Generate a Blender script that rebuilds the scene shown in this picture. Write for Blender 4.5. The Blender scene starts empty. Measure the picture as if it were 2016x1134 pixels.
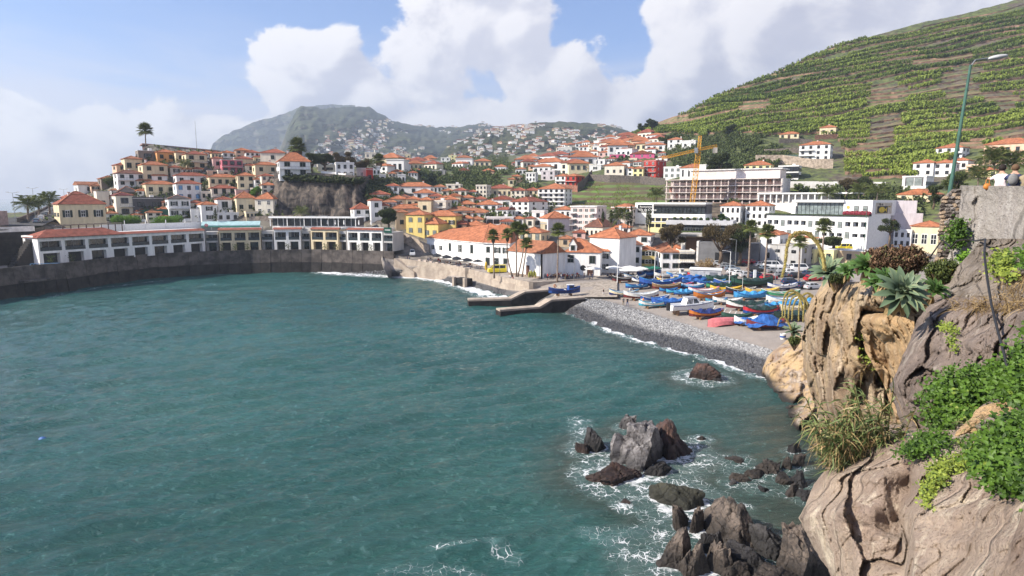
import bpy, bmesh, math, random
import numpy as np
from mathutils import Vector, Matrix, noise as mnoise
random.seed(7); RNG = np.random.default_rng(11)
S = bpy.context.scene
COL = S.collection
H = 24.0; FPX = 1230.0; PITCH = math.radians(8.1); CX, CY = 1008.0, 567.0
cam_d = bpy.data.cameras.new('camera'); cam = bpy.data.objects.new('camera', cam_d); COL.objects.link(cam)
cam_d.sensor_width = 36; cam_d.lens = 36*FPX/2016.0; cam_d.clip_start = 0.3; cam_d.clip_end = 120000
cam.location = (0, 0, H); cam.rotation_euler = (math.radians(90)-PITCH, 0, 0)
S.camera = cam
SUN_AZ = (-0.955, -0.295); SUN_EL = math.radians(36)
w = bpy.data.worlds.new('World'); S.world = w; w.use_nodes = True
nt = w.node_tree; nt.nodes.clear()
class NB:
    """tiny node helper"""
    def __init__(s, nt): s.nt = nt
    def n(s, t, **k):
        x = s.nt.nodes.new(t)
        for a, b in k.items(): setattr(x, a, b)
        return x
    def put(s, sock, v):
        if hasattr(v, 'is_linked') or isinstance(v, bpy.types.NodeSocket): s.nt.links.new(v, sock)
        else: sock.default_value = v
    def m(s, op, a, b=0.0, c=None, clamp=False):
        x = s.n('ShaderNodeMath', operation=op); x.use_clamp = clamp
        s.put(x.inputs[0], a); s.put(x.inputs[1], b)
        if c is not None: s.put(x.inputs[2], c)
        return x.outputs[0]
    def mix(s, f, a, b, bt='MIX'):
        x = s.n('ShaderNodeMixRGB', blend_type=bt); s.put(x.inputs[0], f)
        s.put(x.inputs[1], a if not isinstance(a, tuple) else (*a[:3], 1)); s.put(x.inputs[2], b if not isinstance(b, tuple) else (*b[:3], 1))
        return x.outputs[0]
    def comb(s, x_, y_, z_):
        x = s.n('ShaderNodeCombineXYZ'); s.put(x.inputs[0], x_); s.put(x.inputs[1], y_); s.put(x.inputs[2], z_); return x.outputs[0]
    def sep(s, v):
        x = s.n('ShaderNodeSeparateXYZ'); s.put(x.inputs[0], v); return x.outputs
    def noise(s, v, scale, detail=6, rough=.55, dist=0.0):
        x = s.n('ShaderNodeTexNoise'); s.put(x.inputs['Vector'], v); x.inputs['Scale'].default_value = scale
        x.inputs['Detail'].default_value = detail; x.inputs['Roughness'].default_value = rough; x.inputs['Distortion'].default_value = dist
        return x.outputs['Fac']
    def ss(s, v, lo, hi, a=0.0, b=1.0):
        x = s.n('ShaderNodeMapRange', interpolation_type='SMOOTHSTEP'); s.put(x.inputs[0], v)
        for i, q in enumerate((lo, hi, a, b)): s.put(x.inputs[i+1], q)
        return x.outputs[0]
W_ = NB(nt)
tc = W_.n('ShaderNodeTexCoord').outputs['Generated']
sky = W_.n('ShaderNodeTexSky', sky_type='NISHITA'); sky.sun_disc = False
sky.sun_elevation = SUN_EL; sky.sun_rotation = math.atan2(SUN_AZ[0], SUN_AZ[1])
sky.air_density = 1.0; sky.dust_density = 0.6; sky.ozone_density = 1.6; sky.altitude = 30
dx, dy, dz = W_.sep(tc)[0:3]
azn = W_.m('ARCTAN2', dx, dy); eln = W_.m('ARCSINE', dz)
BLOBS = [(-16.2, 11.2, 4.4, 3.9), (-19.5, 8.8, 3.4, 2.2), (-12.5, 8.5, 4.5, 3.2), (-8, 11, 5, 4.2), (-4.5, 14.6, 4.6, 4.4), (.5, 14.5, 4.2, 4.6), (-2, 18.5, 4, 3), (5, 10, 6, 4.4),
         (11, 8.2, 6, 4.2), (15.5, 12.5, 4.2, 6.5), (21, 14, 7, 9), (27, 16, 9, 11), (36, 18, 16, 12), (-45, 2.2, 32, 5.0), (-23, 3.6, 13, 4.0), (-3, 6, 17, 3.0), (12, 5.5, 14, 3.4), (55, 20, 20, 16), (80, 30, 26, 22),
         (10, 44, 22, 7), (120, 26, 30, 16), (170, 34, 36, 16), (-150, 28, 24, 12), (-70, 46, 14, 6)]
def cloud(offx, offz):
    a = W_.m('ADD', azn, math.radians(offx)); e = W_.m('ADD', eln, math.radians(offz))
    best = None
    for (a0, e0, sx, sz) in BLOBS:
        u = W_.m('MULTIPLY', W_.m('SUBTRACT', a, math.radians(a0)), 1/math.radians(sx))
        v = W_.m('MULTIPLY', W_.m('SUBTRACT', e, math.radians(e0)), 1/math.radians(sz))
        r = W_.m('SUBTRACT', 1.0, W_.m('SQRT', W_.m('ADD', W_.m('MULTIPLY', u, u), W_.m('MULTIPLY', v, v))))
        if best is None: best = r
        else: best = W_.m('SMOOTH_MAX', best, r, 0.25)
    n = W_.noise(W_.comb(a, W_.m('MULTIPLY', e, 1.25), 0.0), 6.5, 8, .56, .25)
    n = W_.m('MULTIPLY', W_.m('SUBTRACT', n, .5), 2.7)
    return W_.m('ADD', best, n)
c0 = cloud(0, 0); c1 = cloud(-1.1, 1.0)
cov = W_.ss(c0, -0.02, 0.15)
lit = W_.ss(W_.m('SUBTRACT', c0, c1), -0.28, 0.34)
deep = W_.ss(c0, .25, 1.25)
big = W_.noise(W_.comb(azn, W_.m('MULTIPLY', eln, 2.2), 3.0), 3.2, 5, .55)
CL_D = (3.7, 3.7, 4.5); CL_M = (4.9, 4.85, 5.5); CL_L = (7.6, 7.3, 7.3)
shade = W_.mix(W_.ss(big, .36, .62), CL_D, CL_M)
ccol = W_.mix(W_.m('MULTIPLY', lit, W_.m('SUBTRACT', 1.0, W_.m('MULTIPLY', deep, .2))), shade, CL_L)
vn = W_.noise(W_.comb(azn, W_.m('MULTIPLY', eln, 5.0), 8.0), 3.5, 6, .55, .4)
veil = W_.m('MULTIPLY', W_.ss(eln, math.radians(17), math.radians(5.5)), W_.ss(W_.m('ADD', vn, W_.ss(eln, math.radians(14), math.radians(3), 0, .45)), .40, .85))
skyc = W_.mix(1.0, sky.outputs[0], (.62, .84, 1.22), 'MULTIPLY')
skyv = W_.mix(W_.m('MULTIPLY', veil, .92), skyc, (5.3, 5.3, 6.2))
allc = W_.mix(cov, skyv, ccol)
bg = W_.n('ShaderNodeBackground'); bg.inputs[1].default_value = 0.085
nt.links.new(allc, bg.inputs[0])
out = W_.n('ShaderNodeOutputWorld'); nt.links.new(bg.outputs[0], out.inputs[0])
w.cycles.sampling_method = 'MANUAL'; w.cycles.sample_map_resolution = 512
sl = bpy.data.lights.new('sun', 'SUN'); sl.energy = 5.0; sl.angle = math.radians(.53); sl.color = (1, .92, .79)
so = bpy.data.objects.new('sun', sl); COL.objects.link(so)
ce = math.cos(SUN_EL); L_ = math.hypot(*SUN_AZ)
SUNV = Vector((SUN_AZ[0]/L_*ce, SUN_AZ[1]/L_*ce, math.sin(SUN_EL)))
so.rotation_euler = SUNV.to_track_quat('Z', 'Y').to_euler(); so.location = (0, 0, 300)
S.view_settings.view_transform = 'Standard'; S.view_settings.look = 'None'
S.view_settings.exposure = 0.9; S.view_settings.gamma = 1; S.view_settings.use_curve_mapping = False
S.render.engine = 'CYCLES'; S.render.resolution_x = 1024; S.render.resolution_y = 576
try:
    S.cycles.volume_bounces = 0; S.cycles.max_bounces = 6; S.cycles.diffuse_bounces = 2; S.cycles.transparent_max_bounces = 8
except Exception: pass
cP, sP = math.cos(PITCH), math.sin(PITCH)
def ray(px, py):
    a = (px-CX)/FPX; b = -(py-CY)/FPX
    return a, cP + b*sP, -sP + b*cP
def at(px, py, Y):
    x, y, z = ray(px, py); k = Y/y
    return Vector((x*k, Y, H+z*k))
def on(px, py, z=0.0):
    x, y, zz = ray(px, py); k = (z-H)/zz
    return Vector((x*k, y*k, z))
def pix(p):
    x, y, z = p[0], p[1], p[2]-H
    d = y*cP - z*sP; u = y*sP + z*cP
    return CX + FPX*x/d, CY - FPX*u/d
def lerp(pts, x):
    if x <= pts[0][0]: return pts[0][1]
    for (a, b), (c, d) in zip(pts, pts[1:]):
        if x <= c: return b + (d-b)*(x-a)/(c-a)
    return pts[-1][1]
MATS = {}
def mat(name, col, rough=.85, var=.12, scale=.6, bump=0.0, bscale=8.0, col2=None, metal=0.0, spec=.3, streak=False, coord='Object', fac2=(.35, .65)):
    if name in MATS: return MATS[name]
    m = bpy.data.materials.new(name); m.use_nodes = True; MATS[name] = m
    t = m.node_tree; b = NB(t); p = t.nodes['Principled BSDF']
    p.inputs['Roughness'].default_value = rough; p.inputs['Metallic'].default_value = metal
    p.inputs['Specular IOR Level'].default_value = spec
    v = b.n('ShaderNodeNewGeometry').outputs['Position'] if coord == 'World' else b.n('ShaderNodeTexCoord').outputs['Object']
    if streak:
        mp = b.n('ShaderNodeMapping'); mp.inputs['Scale'].default_value = (1, 1, .18); t.links.new(v, mp.inputs[0]); vv = mp.outputs[0]
    else: vv = v
    n = b.noise(vv, scale, 7, .62)
    c2 = col2 if col2 else tuple(c*(1-var*2.2) for c in col)
    c1 = col if col2 else tuple(min(1, c*(1+var*.5)) for c in col)
    t.links.new(b.mix(b.ss(n, fac2[0], fac2[1]), c2, c1), p.inputs['Base Color'])
    if bump:
        bn = b.n('ShaderNodeBump'); bn.inputs['Strength'].default_value = min(1, bump); bn.inputs['Distance'].default_value = .05*max(1, bump)
        t.links.new(b.noise(v, bscale, 6, .6), bn.inputs['Height']); t.links.new(bn.outputs[0], p.inputs['Normal'])
    return m
def shade_obj(o):
    o.data.polygons.foreach_set('use_smooth', [True]*len(o.data.polygons))
class MB:
    def __init__(s): s.v = []; s.f = []; s.m = []; s.mats = []
    def mi(s, m):
        if m not in s.mats: s.mats.append(m)
        return s.mats.index(m)
    def poly(s, pts, m):
        b = len(s.v); s.v += [tuple(p) for p in pts]; s.f.append(tuple(range(b, b+len(pts)))); s.m.append(s.mi(m)); return s
    def add(s, vs, fs, m):
        b = len(s.v); s.v += [tuple(p) for p in vs]; k = s.mi(m)
        for f in fs: s.f.append(tuple(i+b for i in f)); s.m.append(k)
        return s
    def box(s, x0, x1, y0, y1, z0, z1, m):
        return s.add([(x0,y0,z0),(x1,y0,z0),(x1,y1,z0),(x0,y1,z0),(x0,y0,z1),(x1,y0,z1),(x1,y1,z1),(x0,y1,z1)],
                     [(3,2,1,0),(4,5,6,7),(0,1,5,4),(1,2,6,5),(2,3,7,6),(3,0,4,7)], m)
    def bar(s, a, b, r, m, n=4, r2=None, cap=True):
        a = Vector(a); b = Vector(b); d = b-a
        if d.length < 1e-6: return s
        d.normalize(); u = d.cross(Vector((0,0,1)) if abs(d.z) < .9 else Vector((1,0,0))).normalized(); w_ = d.cross(u)
        r2 = r if r2 is None else r2; vs = []
        for p, q in ((a, r), (b, r2)):
            for i in range(n):
                t = 2*math.pi*(i+.5)/n; vs.append(p+u*q*math.cos(t)+w_*q*math.sin(t))
        fs = [(i, (i+1) % n, n+(i+1) % n, n+i) for i in range(n)]
        if cap: fs += [tuple(range(n-1, -1, -1)), tuple(range(n, 2*n))]
        return s.add(vs, fs, m)
    def tube(s, pts, rad, m, n=6):
        pts = [Vector(p) for p in pts]; vs = []; fs = []
        if not hasattr(rad, '__len__'): rad = [rad]*len(pts)
        for k, p in enumerate(pts):
            d = (pts[min(k+1, len(pts)-1)]-pts[max(k-1, 0)]).normalized()
            u = d.cross(Vector((0,1,0)) if abs(d.y) < .9 else Vector((1,0,0))).normalized(); w_ = d.cross(u)
            for i in range(n):
                t = 2*math.pi*i/n; vs.append(p+u*rad[k]*math.cos(t)+w_*rad[k]*math.sin(t))
            if k:
                o = (k-1)*n
                for i in range(n): fs.append((o+i, o+(i+1) % n, o+n+(i+1) % n, o+n+i))
        fs += [tuple(range(n-1, -1, -1)), tuple(range((len(pts)-1)*n, len(pts)*n))]
        return s.add(vs, fs, m)
    def lathe(s, prof, m, n=12, c=(0,0,0)):
        vs = []; fs = []
        for r, z in prof:
            for i in range(n):
                t = 2*math.pi*i/n; vs.append((c[0]+r*math.cos(t), c[1]+r*math.sin(t), c[2]+z))
        for k in range(len(prof)-1):
            o = k*n
            for i in range(n): fs.append((o+i, o+(i+1) % n, o+n+(i+1) % n, o+n+i))
        return s.add(vs, fs, m)
    def ball(s, c, r, m, n=8, sc=(1,1,1)):
        prof = [(r*math.sin(math.pi*k/(n//2+1)), -r*math.cos(math.pi*k/(n//2+1))) for k in range(n//2+2)]
        vs = []; fs = []
        for rr, z in prof:
            for i in range(n):
                t = 2*math.pi*i/n; vs.append((c[0]+rr*math.cos(t)*sc[0], c[1]+rr*math.sin(t)*sc[1], c[2]+z*sc[2]))
        for k in range(len(prof)-1):
            o = k*n
            for i in range(n): fs.append((o+i, o+(i+1) % n, o+n+(i+1) % n, o+n+i))
        return s.add(vs, fs, m)
    def mesh(s, name):
        me = bpy.data.meshes.new(name); me.from_pydata(s.v, [], s.f)
        for m in s.mats: me.materials.append(m)
        me.polygons.foreach_set('material_index', s.m); me.update(); return me
    def build(s, name, parent=None, smooth=False, loc=None, rz=0):
        o = bpy.data.objects.new(name, s.mesh(name)); COL.objects.link(o)
        if parent: o.parent = parent
        if smooth: shade_obj(o)
        if loc is not None: o.location = loc; o.rotation_euler = (0, 0, rz)
        return o
def inst(name, me, parent=None, loc=(0,0,0), rot=(0,0,0), sc=(1,1,1)):
    o = bpy.data.objects.new(name, me); COL.objects.link(o); o.parent = parent
    o.location = loc; o.rotation_euler = rot; o.scale = sc; return o
def tag(o, label=None, cat=None, group=None, kind=None):
    if label: o['label'] = label
    if cat: o['category'] = cat
    if group: o['group'] = group
    if kind: o['kind'] = kind
    return o
def empty(name, loc, rz=0, label=None, cat=None, group=None):
    o = bpy.data.objects.new(name, None); COL.objects.link(o); o.empty_display_size = .3
    o.location = loc; o.rotation_euler = (0, 0, rz); return tag(o, label, cat, group)
def kids(o): return [c for c in o.children]
def copy_tree(o, parent=None):
    c = o.copy(); COL.objects.link(c); c.parent = parent
    for ch in list(o.children): copy_tree(ch, c)
    return c
def npmesh(name, V, F, mats, midx=None, smooth=False, attrs=None, parent=None):
    """V (n,3) float, F (m,k) int array, one k for all faces"""
    me = bpy.data.meshes.new(name); V = np.asarray(V, np.float32); F = np.asarray(F, np.int32)
    me.vertices.add(len(V)); me.vertices.foreach_set('co', V.ravel())
    k = F.shape[1]; me.loops.add(F.size); me.loops.foreach_set('vertex_index', F.ravel())
    me.polygons.add(len(F)); me.polygons.foreach_set('loop_start', np.arange(0, F.size, k, dtype=np.int32))
    try: me.polygons.foreach_set('loop_total', np.full(len(F), k, np.int32))
    except Exception: pass
    for m in mats: me.materials.append(m)
    if midx is not None: me.polygons.foreach_set('material_index', np.asarray(midx, np.int32))
    me.polygons.foreach_set('use_smooth', np.full(len(F), smooth))
    me.update(calc_edges=True); me.validate()
    for an, arr in (attrs or {}).items():
        a = me.attributes.new(an, 'FLOAT', 'POINT'); a.data.foreach_set('value', np.asarray(arr, np.float32))
    o = bpy.data.objects.new(name, me); COL.objects.link(o)
    if parent: o.parent = parent
    return o
def grid_faces(nr, nc):
    i = np.arange(nr-1)[:, None]*nc + np.arange(nc-1)[None, :]
    return np.stack([i, i+1, i+1+nc, i+nc], -1).reshape(-1, 4)
def _h(ix, iy, iz, seed):
    n = (ix.astype(np.int64)*374761393 + iy.astype(np.int64)*668265263 + iz.astype(np.int64)*2147483647 + seed*974711) & 0x7fffffff
    n = ((n ^ (n >> 13))*1274126177) & 0x7fffffff
    return ((n ^ (n >> 16)) & 0xffff)/65535.0
def vnoise(x, y, z=0.0, seed=0):
    x, y, z = np.broadcast_arrays(np.asarray(x, float), np.asarray(y, float), np.asarray(z, float))
    ix, iy, iz = np.floor(x), np.floor(y), np.floor(z); fx, fy, fz = x-ix, y-iy, z-iz
    fx, fy, fz = (t*t*(3-2*t) for t in (fx, fy, fz)); r = 0
    for a in (0, 1):
        for b in (0, 1):
            for c in (0, 1):
                r = r + _h(ix+a, iy+b, iz+c, seed)*(fx if a else 1-fx)*(fy if b else 1-fy)*(fz if c else 1-fz)
    return r
def fbm(x, y, z=0.0, o=5, seed=0, g=.5):
    r = 0; a = 1; t = 0
    for k in range(o):
        r = r + a*vnoise(np.asarray(x)*2**k, np.asarray(y)*2**k, np.asarray(z)*2**k, seed+k); t += a; a *= g
    return r/t
def worley(x, y, z, seed=0):
    x, y, z = (np.asarray(t, float) for t in (x, y, z)); ix, iy, iz = np.floor(x), np.floor(y), np.floor(z)
    f1 = np.full(x.shape, 9.); f2 = f1.copy(); D = np.zeros(x.shape+(3,)); Hh = np.zeros(x.shape+(3,))
    for a in (-1, 0, 1):
        for b in (-1, 0, 1):
            for c in (-1, 0, 1):
                jx, jy, jz = ix+a, iy+b, iz+c; d = np.stack([x-jx-_h(jx,jy,jz,seed), y-jy-_h(jx,jy,jz,seed+1), z-jz-_h(jx,jy,jz,seed+2)], -1); r = np.sqrt((d*d).sum(-1)); k = r < f1
                f2 = np.where(k, f1, np.minimum(f2, r)); f1 = np.where(k, r, f1); D = np.where(k[..., None], d, D); Hh = np.where(k[..., None], np.stack([_h(jx,jy,jz,seed+3), _h(jx,jy,jz,seed+4), _h(jx,jy,jz,seed+5)], -1), Hh)
    return f1, f2, D, Hh
def facets(x, y, z, seed, tilt=1.6):
    """broken rock: every cell its own tilted plane, a cleft between cells"""
    wx = (fbm(x*.9, y*.9, z*.9, 3, seed+40)-.5)*.1; f1, f2, D, Hh = worley(x+wx, y-wx, z+wx*.6, seed)
    return ((Hh-.5)*D).sum(-1)*tilt + (Hh[..., 0]-.5)*.5 - np.exp(-(f2-f1)*26)*.12
def ridged(x, y, z=0.0, o=5, seed=0):
    r = 0; a = 1; t = 0
    for k in range(o):
        r = r + a*(1-abs(2*vnoise(np.asarray(x)*2**k, np.asarray(y)*2**k, np.asarray(z)*2**k, seed+k)-1)); t += a; a *= .5
    return r/t
WALLB = [(-160,612),(0,590),(60,581),(130,574),(200,561),(300,548),(400,541),(500,537),(620,535),(700,538),(778,541)]
def wallpt(px, z=0.0, back=0.0):
    c = on(px, lerp(WALLB, px), 0); k = (c.y+back)/c.y; return Vector((c.x*k, c.y*k, z))
def lowpy(px): return pix(wallpt(px, 6.4, .5))[1]
COLS = {
 -140: [(560,'z6.3'),(500,'z6.5'),(454,163),(430,196),(417,330)],
 0:   [(560,'z6.3'),(511,'z6.4'),(452,166),(430,200),(417,330)],
 78:  [(560,'z6.3'),(508,'z6.4'),(447,176),(430,202),(408,300)],
 100: [(560,'z6.3'),(505,'z6.4'),(447,186),(432,205),(402,300)],
 150: [(560,'z6.3'),(501,'z6.4'),(440,205),(400,232),(378,260),(370,275)],
 250: [(560,'z6.3'),(498,'z6.4'),(447,221),(438,222),(400,230),(360,241),(330,250),(320,256)],
 290: [(560,'z6.3'),(497,'z6.4'),(446,222),(438,223),(400,231),(360,243),(320,256),(285,272)],
 400: [(560,'z6.3'),(494,'z6.4'),(446,227),(436,228),(400,236),(360,247),(320,261),(292,285)],
 500: [(560,'z6.3'),(493,'z6.4'),(446,229),(434,230),(400,237),(360,248),(320,264),(300,300)],
 560: [(560,'z6.3'),(493,'z6.4'),(446,230),(432,231),(425,233),(352,239),(340,252),(318,300)],
 700: [(560,'z6.3'),(497,'z6.2'),(446,230),(440,230.5),(428,232),(360,239),(345,262),(325,340)],
 770: [(548,'z-.5'),(533,'z2'),(512,'z4.9'),(500,'z5.6'),(470,215),(440,222),(400,241),(380,255),(345,330),(318,600)],
 850: [(565,'z-1.5'),(548,'z0'),(537,'z1.6'),(524,'z4'),(509,'z4.5'),(480,214),(440,224),(400,245),(380,285),(373,360),(345,375),(335,480),(312,900)],
 950: [(590,'z-1.5'),(571,'z0'),(556,'z1.5'),(543,'z3.2'),(523,'z4'),(480,212),(440,231),(405,258),(380,300),(370,360),(343,378),(330,520),(305,1000)],
 1000:[(602,'z-1.5'),(584,'z0'),(566,'z1.5'),(549,'z3.2'),(532,'z3.9'),(480,208),(440,231),(405,262),(385,300),(350,360),(325,560),(302,1000)],
 1100:[(640,'z-1.6'),(612,'z0'),(592,'z1.8'),(568,'z3.3'),(548,'z3.9'),(535,'z4.2'),(500,198),(460,218),(420,258),(400,295),(360,340),(330,430),(310,650),(292,1000)],
 1200:[(690,'z-2'),(650,'z0'),(610,'z2.2'),(570,'z3.4'),(545,'z4'),(530,'z4.4'),(500,196),(470,210),(420,250),(400,275),(350,330),(310,430),(285,600),(272,800)],
 1300:[(730,'z-2'),(682,'z0'),(640,'z2'),(600,'z3'),(560,'z4'),(530,'z4.6'),(515,190),(480,206),(420,235),(400,262),(345,340),(300,430),(262,490),(240,560)],
 1400:[(760,'z-2'),(708,'z0'),(665,'z2'),(620,'z2.8'),(580,'z3.6'),(535,'z4.8'),(520,'z5.2'),(480,208),(440,225),(400,250),(345,300),(300,370),(260,430),(190,560)],
 1500:[(800,'z-2'),(745,'z0'),(690,'z2'),(650,'z2.6'),(600,'z3.4'),(550,'z4.8'),(525,'z5.2'),(480,208),(400,245),(350,280),(290,340),(240,410),(150,560)],
 1600:[(840,'z-2'),(790,'z0'),(720,'z2'),(660,'z2.6'),(600,'z3.4'),(555,'z4.8'),(530,'z5.2'),(480,206),(400,240),(355,270),(290,340),(240,400),(100,580)],
 1700:[(840,'z-2'),(790,'z0'),(720,'z2'),(660,'z2.6'),(600,'z3.4'),(555,'z5'),(520,'z6'),(480,202),(400,232),(365,252),(330,282),(240,390),(68,600)],
 1850:[(840,'z-2'),(790,'z0'),(720,'z2'),(660,'z2.6'),(600,'z3.4'),(555,'z5'),(500,190),(440,200),(385,217),(360,232),(340,260),(240,370),(33,610)],
 2016:[(840,'z-2'),(790,'z0'),(720,'z2'),(660,'z2.6'),(600,'z3.4'),(555,'z5'),(500,182),(420,192),(370,210),(340,235),(300,265),(200,390),(-5,610)],
 2180:[(840,'z-2'),(790,'z0'),(720,'z2'),(660,'z2.6'),(600,'z3.4'),(555,'z5'),(500,180),(420,188),(370,206),(340,230),(300,258),(200,370),(-60,610)],
}
CP = []
for cpx in sorted(COLS):
    lst = []
    for py, v in COLS[cpx]:
        Y = on(cpx, py, float(v[1:])).y if isinstance(v, str) else float(v)
        lst.append((py, 1.0/Y))
    lst.sort(); CP.append((cpx, np.array([p for p, _ in lst], float), np.array([q for _, q in lst], float)))
CPX = np.array([c[0] for c in CP], float)
def Yfun(px, py):
    px = np.asarray(px, float); py = np.asarray(py, float)
    px, py = np.broadcast_arrays(px, py); shp = px.shape; px = px.ravel(); py = py.ravel()
    vals = np.stack([np.interp(py, c[1], c[2]) for c in CP])
    i = np.clip(np.searchsorted(CPX, px)-1, 0, len(CP)-2); t = np.clip((px-CPX[i])/(CPX[i+1]-CPX[i]), 0, 1)
    j = np.arange(len(px)); q = vals[i, j]*(1-t)+vals[i+1, j]*t
    return (1.0/q).reshape(shp)
def G(px, py): return at(px, py, float(Yfun(px, py)))
SKY = [(-140,419),(60,419),(100,404),(150,376),(200,371),(235,348),(250,322),(290,288),(300,286),(450,300),(500,304),(560,322),(620,328),(700,330),(760,325),
       (800,319),(900,313),(1000,306),(1100,296),(1160,284),(1240,266),(1300,241),(1350,223),(1420,186),(1510,151),(1640,93),(1800,48),(1900,26),(2016,-4),(2180,-52)]
LOW = [(-140,523),(0,523),(100,513),(250,504),(400,500),(560,499),(700,504),(742,512),(752,525),(770,556),(850,575),(950,600),(1000,620),(1100,680),(1200,730),(1300,775),(1400,800),(1500,850),(1600,880),(2180,880)]
def worldgrid(PX, PY, YY):
    a = (PX-CX)/FPX; b = -(PY-CY)/FPX; y = cP+b*sP; z = -sP+b*cP; k = YY/y
    return a*k, YY, H+z*k
def gp(px, py): return worldgrid(np.asarray(px, float), np.asarray(py, float), Yfun(px, py))
def ground_mat():
    m = bpy.data.materials.new('hillside_ground'); m.use_nodes = True; t = m.node_tree; b = NB(t); p = t.nodes['Principled BSDF']
    pos = b.n('ShaderNodeNewGeometry').outputs['Position']; x, y, z = b.sep(pos)[0:3]
    n1 = b.noise(pos, .035, 7, .6); n2 = b.noise(pos, .35, 6, .6)
    soil = b.mix(b.ss(n2,.3,.7), (.05,.038,.028), (.17,.13,.095)); veg = b.mix(b.ss(n2,.35,.65), (.03,.042,.014), (.12,.14,.04))
    c = b.mix(b.ss(b.m('ADD', n1, b.m('MULTIPLY', b.m('SUBTRACT', n2, .5), .5)), .40, .52), soil, veg)
    pav = b.mix(n2, (.19,.165,.145), (.33,.285,.25))
    flat = b.ss(z, 8.5, 7.6)
    c = b.mix(flat, c, pav)
    nrm = b.sep(b.n('ShaderNodeNewGeometry').outputs['Normal'])[2]
    rock = b.mix(n2, (.05,.042,.04), (.19,.155,.13))
    steep = b.m('MULTIPLY', b.ss(nrm, .45, .25), b.ss(z, 8, 9))
    c = b.mix(steep, c, rock)
    tw = b.n('ShaderNodeAttribute', attribute_name='town').outputs['Fac']; rk = b.n('ShaderNodeAttribute', attribute_name='rock').outputs['Fac']; pb = b.n('ShaderNodeAttribute', attribute_name='beach').outputs['Fac']
    c = b.mix(b.m('MULTIPLY', tw, .85), c, b.mix(b.ss(n2,.35,.65), (.075,.065,.055), (.23,.20,.175)))
    fl = b.n('ShaderNodeAttribute', attribute_name='field').outputs['Fac']; rw = b.ss(b.m('SINE', b.m('ADD', b.m('MULTIPLY', z, 2.6), b.m('MULTIPLY', n1, 9.0))), -.2, .7)
    c = b.mix(fl, c, b.mix(b.m('MULTIPLY', rw, b.ss(n2,.3,.6)), (.10,.075,.035), (.115,.20,.035)))
    mr = b.n('ShaderNodeMapping'); mr.inputs['Scale'].default_value = (1,1,.25); t.links.new(pos, mr.inputs[0])
    c = b.mix(rk, c, b.mix(b.ss(b.noise(mr.outputs[0], .45, 7, .65, .6), .38, .66), (.022,.019,.018), (.16,.125,.10)))
    c = b.mix(pb, c, b.mix(b.noise(pos, 3.0, 3, .5), (.035,.034,.036), (.13,.125,.125)))
    t.links.new(c, p.inputs['Base Color']); p.inputs['Roughness'].default_value = .95
    bn = b.n('ShaderNodeBump'); bn.inputs['Strength'].default_value = .6; bn.inputs['Distance'].default_value = .5
    t.links.new(n2, bn.inputs['Height']); t.links.new(bn.outputs[0], p.inputs['Normal']); return m
MG = ground_mat()
pxs = np.concatenate([np.arange(-140, 2181, 6.0)]); NRW = 150
sk = np.array([lerp(SKY, x) for x in pxs]); lo = np.array([lowpy(x) if x < 752 else lerp(LOW, x) for x in pxs])
tt = np.linspace(0, 1, NRW)[:, None]
PY = lo[None, :]*(1-tt) + sk[None, :]*tt; PX = np.repeat(pxs[None, :], NRW, 0)
YY = Yfun(PX, PY)
X, Y, Z = worldgrid(PX, PY, YY)
def inpoly(px, py, poly):
    px = np.asarray(px, float); r = np.zeros(px.shape, bool)
    for (x1, y1), (x2, y2) in zip(poly, poly[1:]+poly[:1]):
        if y1 == y2: continue
        r ^= ((y1 > py) != (y2 > py)) & (px < (x2-x1)*(py-y1)/(y2-y1)+x1)
    return r
CLIFF = [(528,350),(560,346),(700,352),(775,352),(790,395),(765,440),(530,436)]
TOWN = [(80,520),(80,380),(290,284),(520,300),(560,345),(530,350),(528,436),(700,440),(760,380),(860,378),(930,385),(1060,392),(1110,408),(1260,420),(1300,440),(1600,470),(1860,440),(1900,520),(1500,520),(900,520)]
BEACH = [(760,530),(800,530),(870,541),(940,556),(1010,572),(1100,580),(1160,585),(1250,606),(1350,640),(1440,668),(1510,690),(1560,760),(1560,900),(1000,900),(700,600),(700,560)]
def soft(poly, k=3):
    m = inpoly(PX, PY, poly).astype(float)
    for _ in range(k): m = (m+np.roll(m,1,0)+np.roll(m,-1,0)+np.roll(m,1,1)+np.roll(m,-1,1))/5
    return m
a_t, a_r, a_b = soft(TOWN), soft(CLIFF, 2), soft(BEACH, 1)
a_f = soft([(1098,374),(1165,352),(1300,364),(1310,412),(1110,412)], 1)+soft([(1530,372),(1760,376),(1860,392),(1800,400),(1560,388)], 1)+.8*soft([(850,338),(1030,332),(1060,344),(1000,352),(870,346)], 1)
cl = a_r*(ridged(PX*.05, PY*.018, 0, 5, 4)-.5)*5.0; Y = Y+cl
rough = np.clip((Z-9)/12, 0, 1)*np.clip((YY-200)/60, 0, 1)
Z = Z + (fbm(X*.12, Y*.12, 0, 5, 3)-.5)*2.2*rough
bk = []
for dyy, dzz in ((25, -6), (90, -40), (200, -110)):
    s_ = 1+dyy/Y[-1]; bk.append((X[-1]*s_, Y[-1]+dyy, np.maximum(Z[-1]+dzz, -6)))
X = np.vstack([X]+[b_[0][None] for b_ in bk]); Y = np.vstack([Y]+[b_[1][None] for b_ in bk]); Z = np.vstack([Z]+[b_[2][None] for b_ in bk])
tr = npmesh('ground', np.stack([X, Y, Z], -1).reshape(-1, 3), grid_faces(*X.shape), [MG], smooth=True, attrs={k_: np.vstack([v_]+[v_[-1:]*0]*3).ravel() for k_, v_ in (('field',a_f),('town',a_t),('rock',a_r),('beach',a_b))}); tag(tr, kind='structure')
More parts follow.
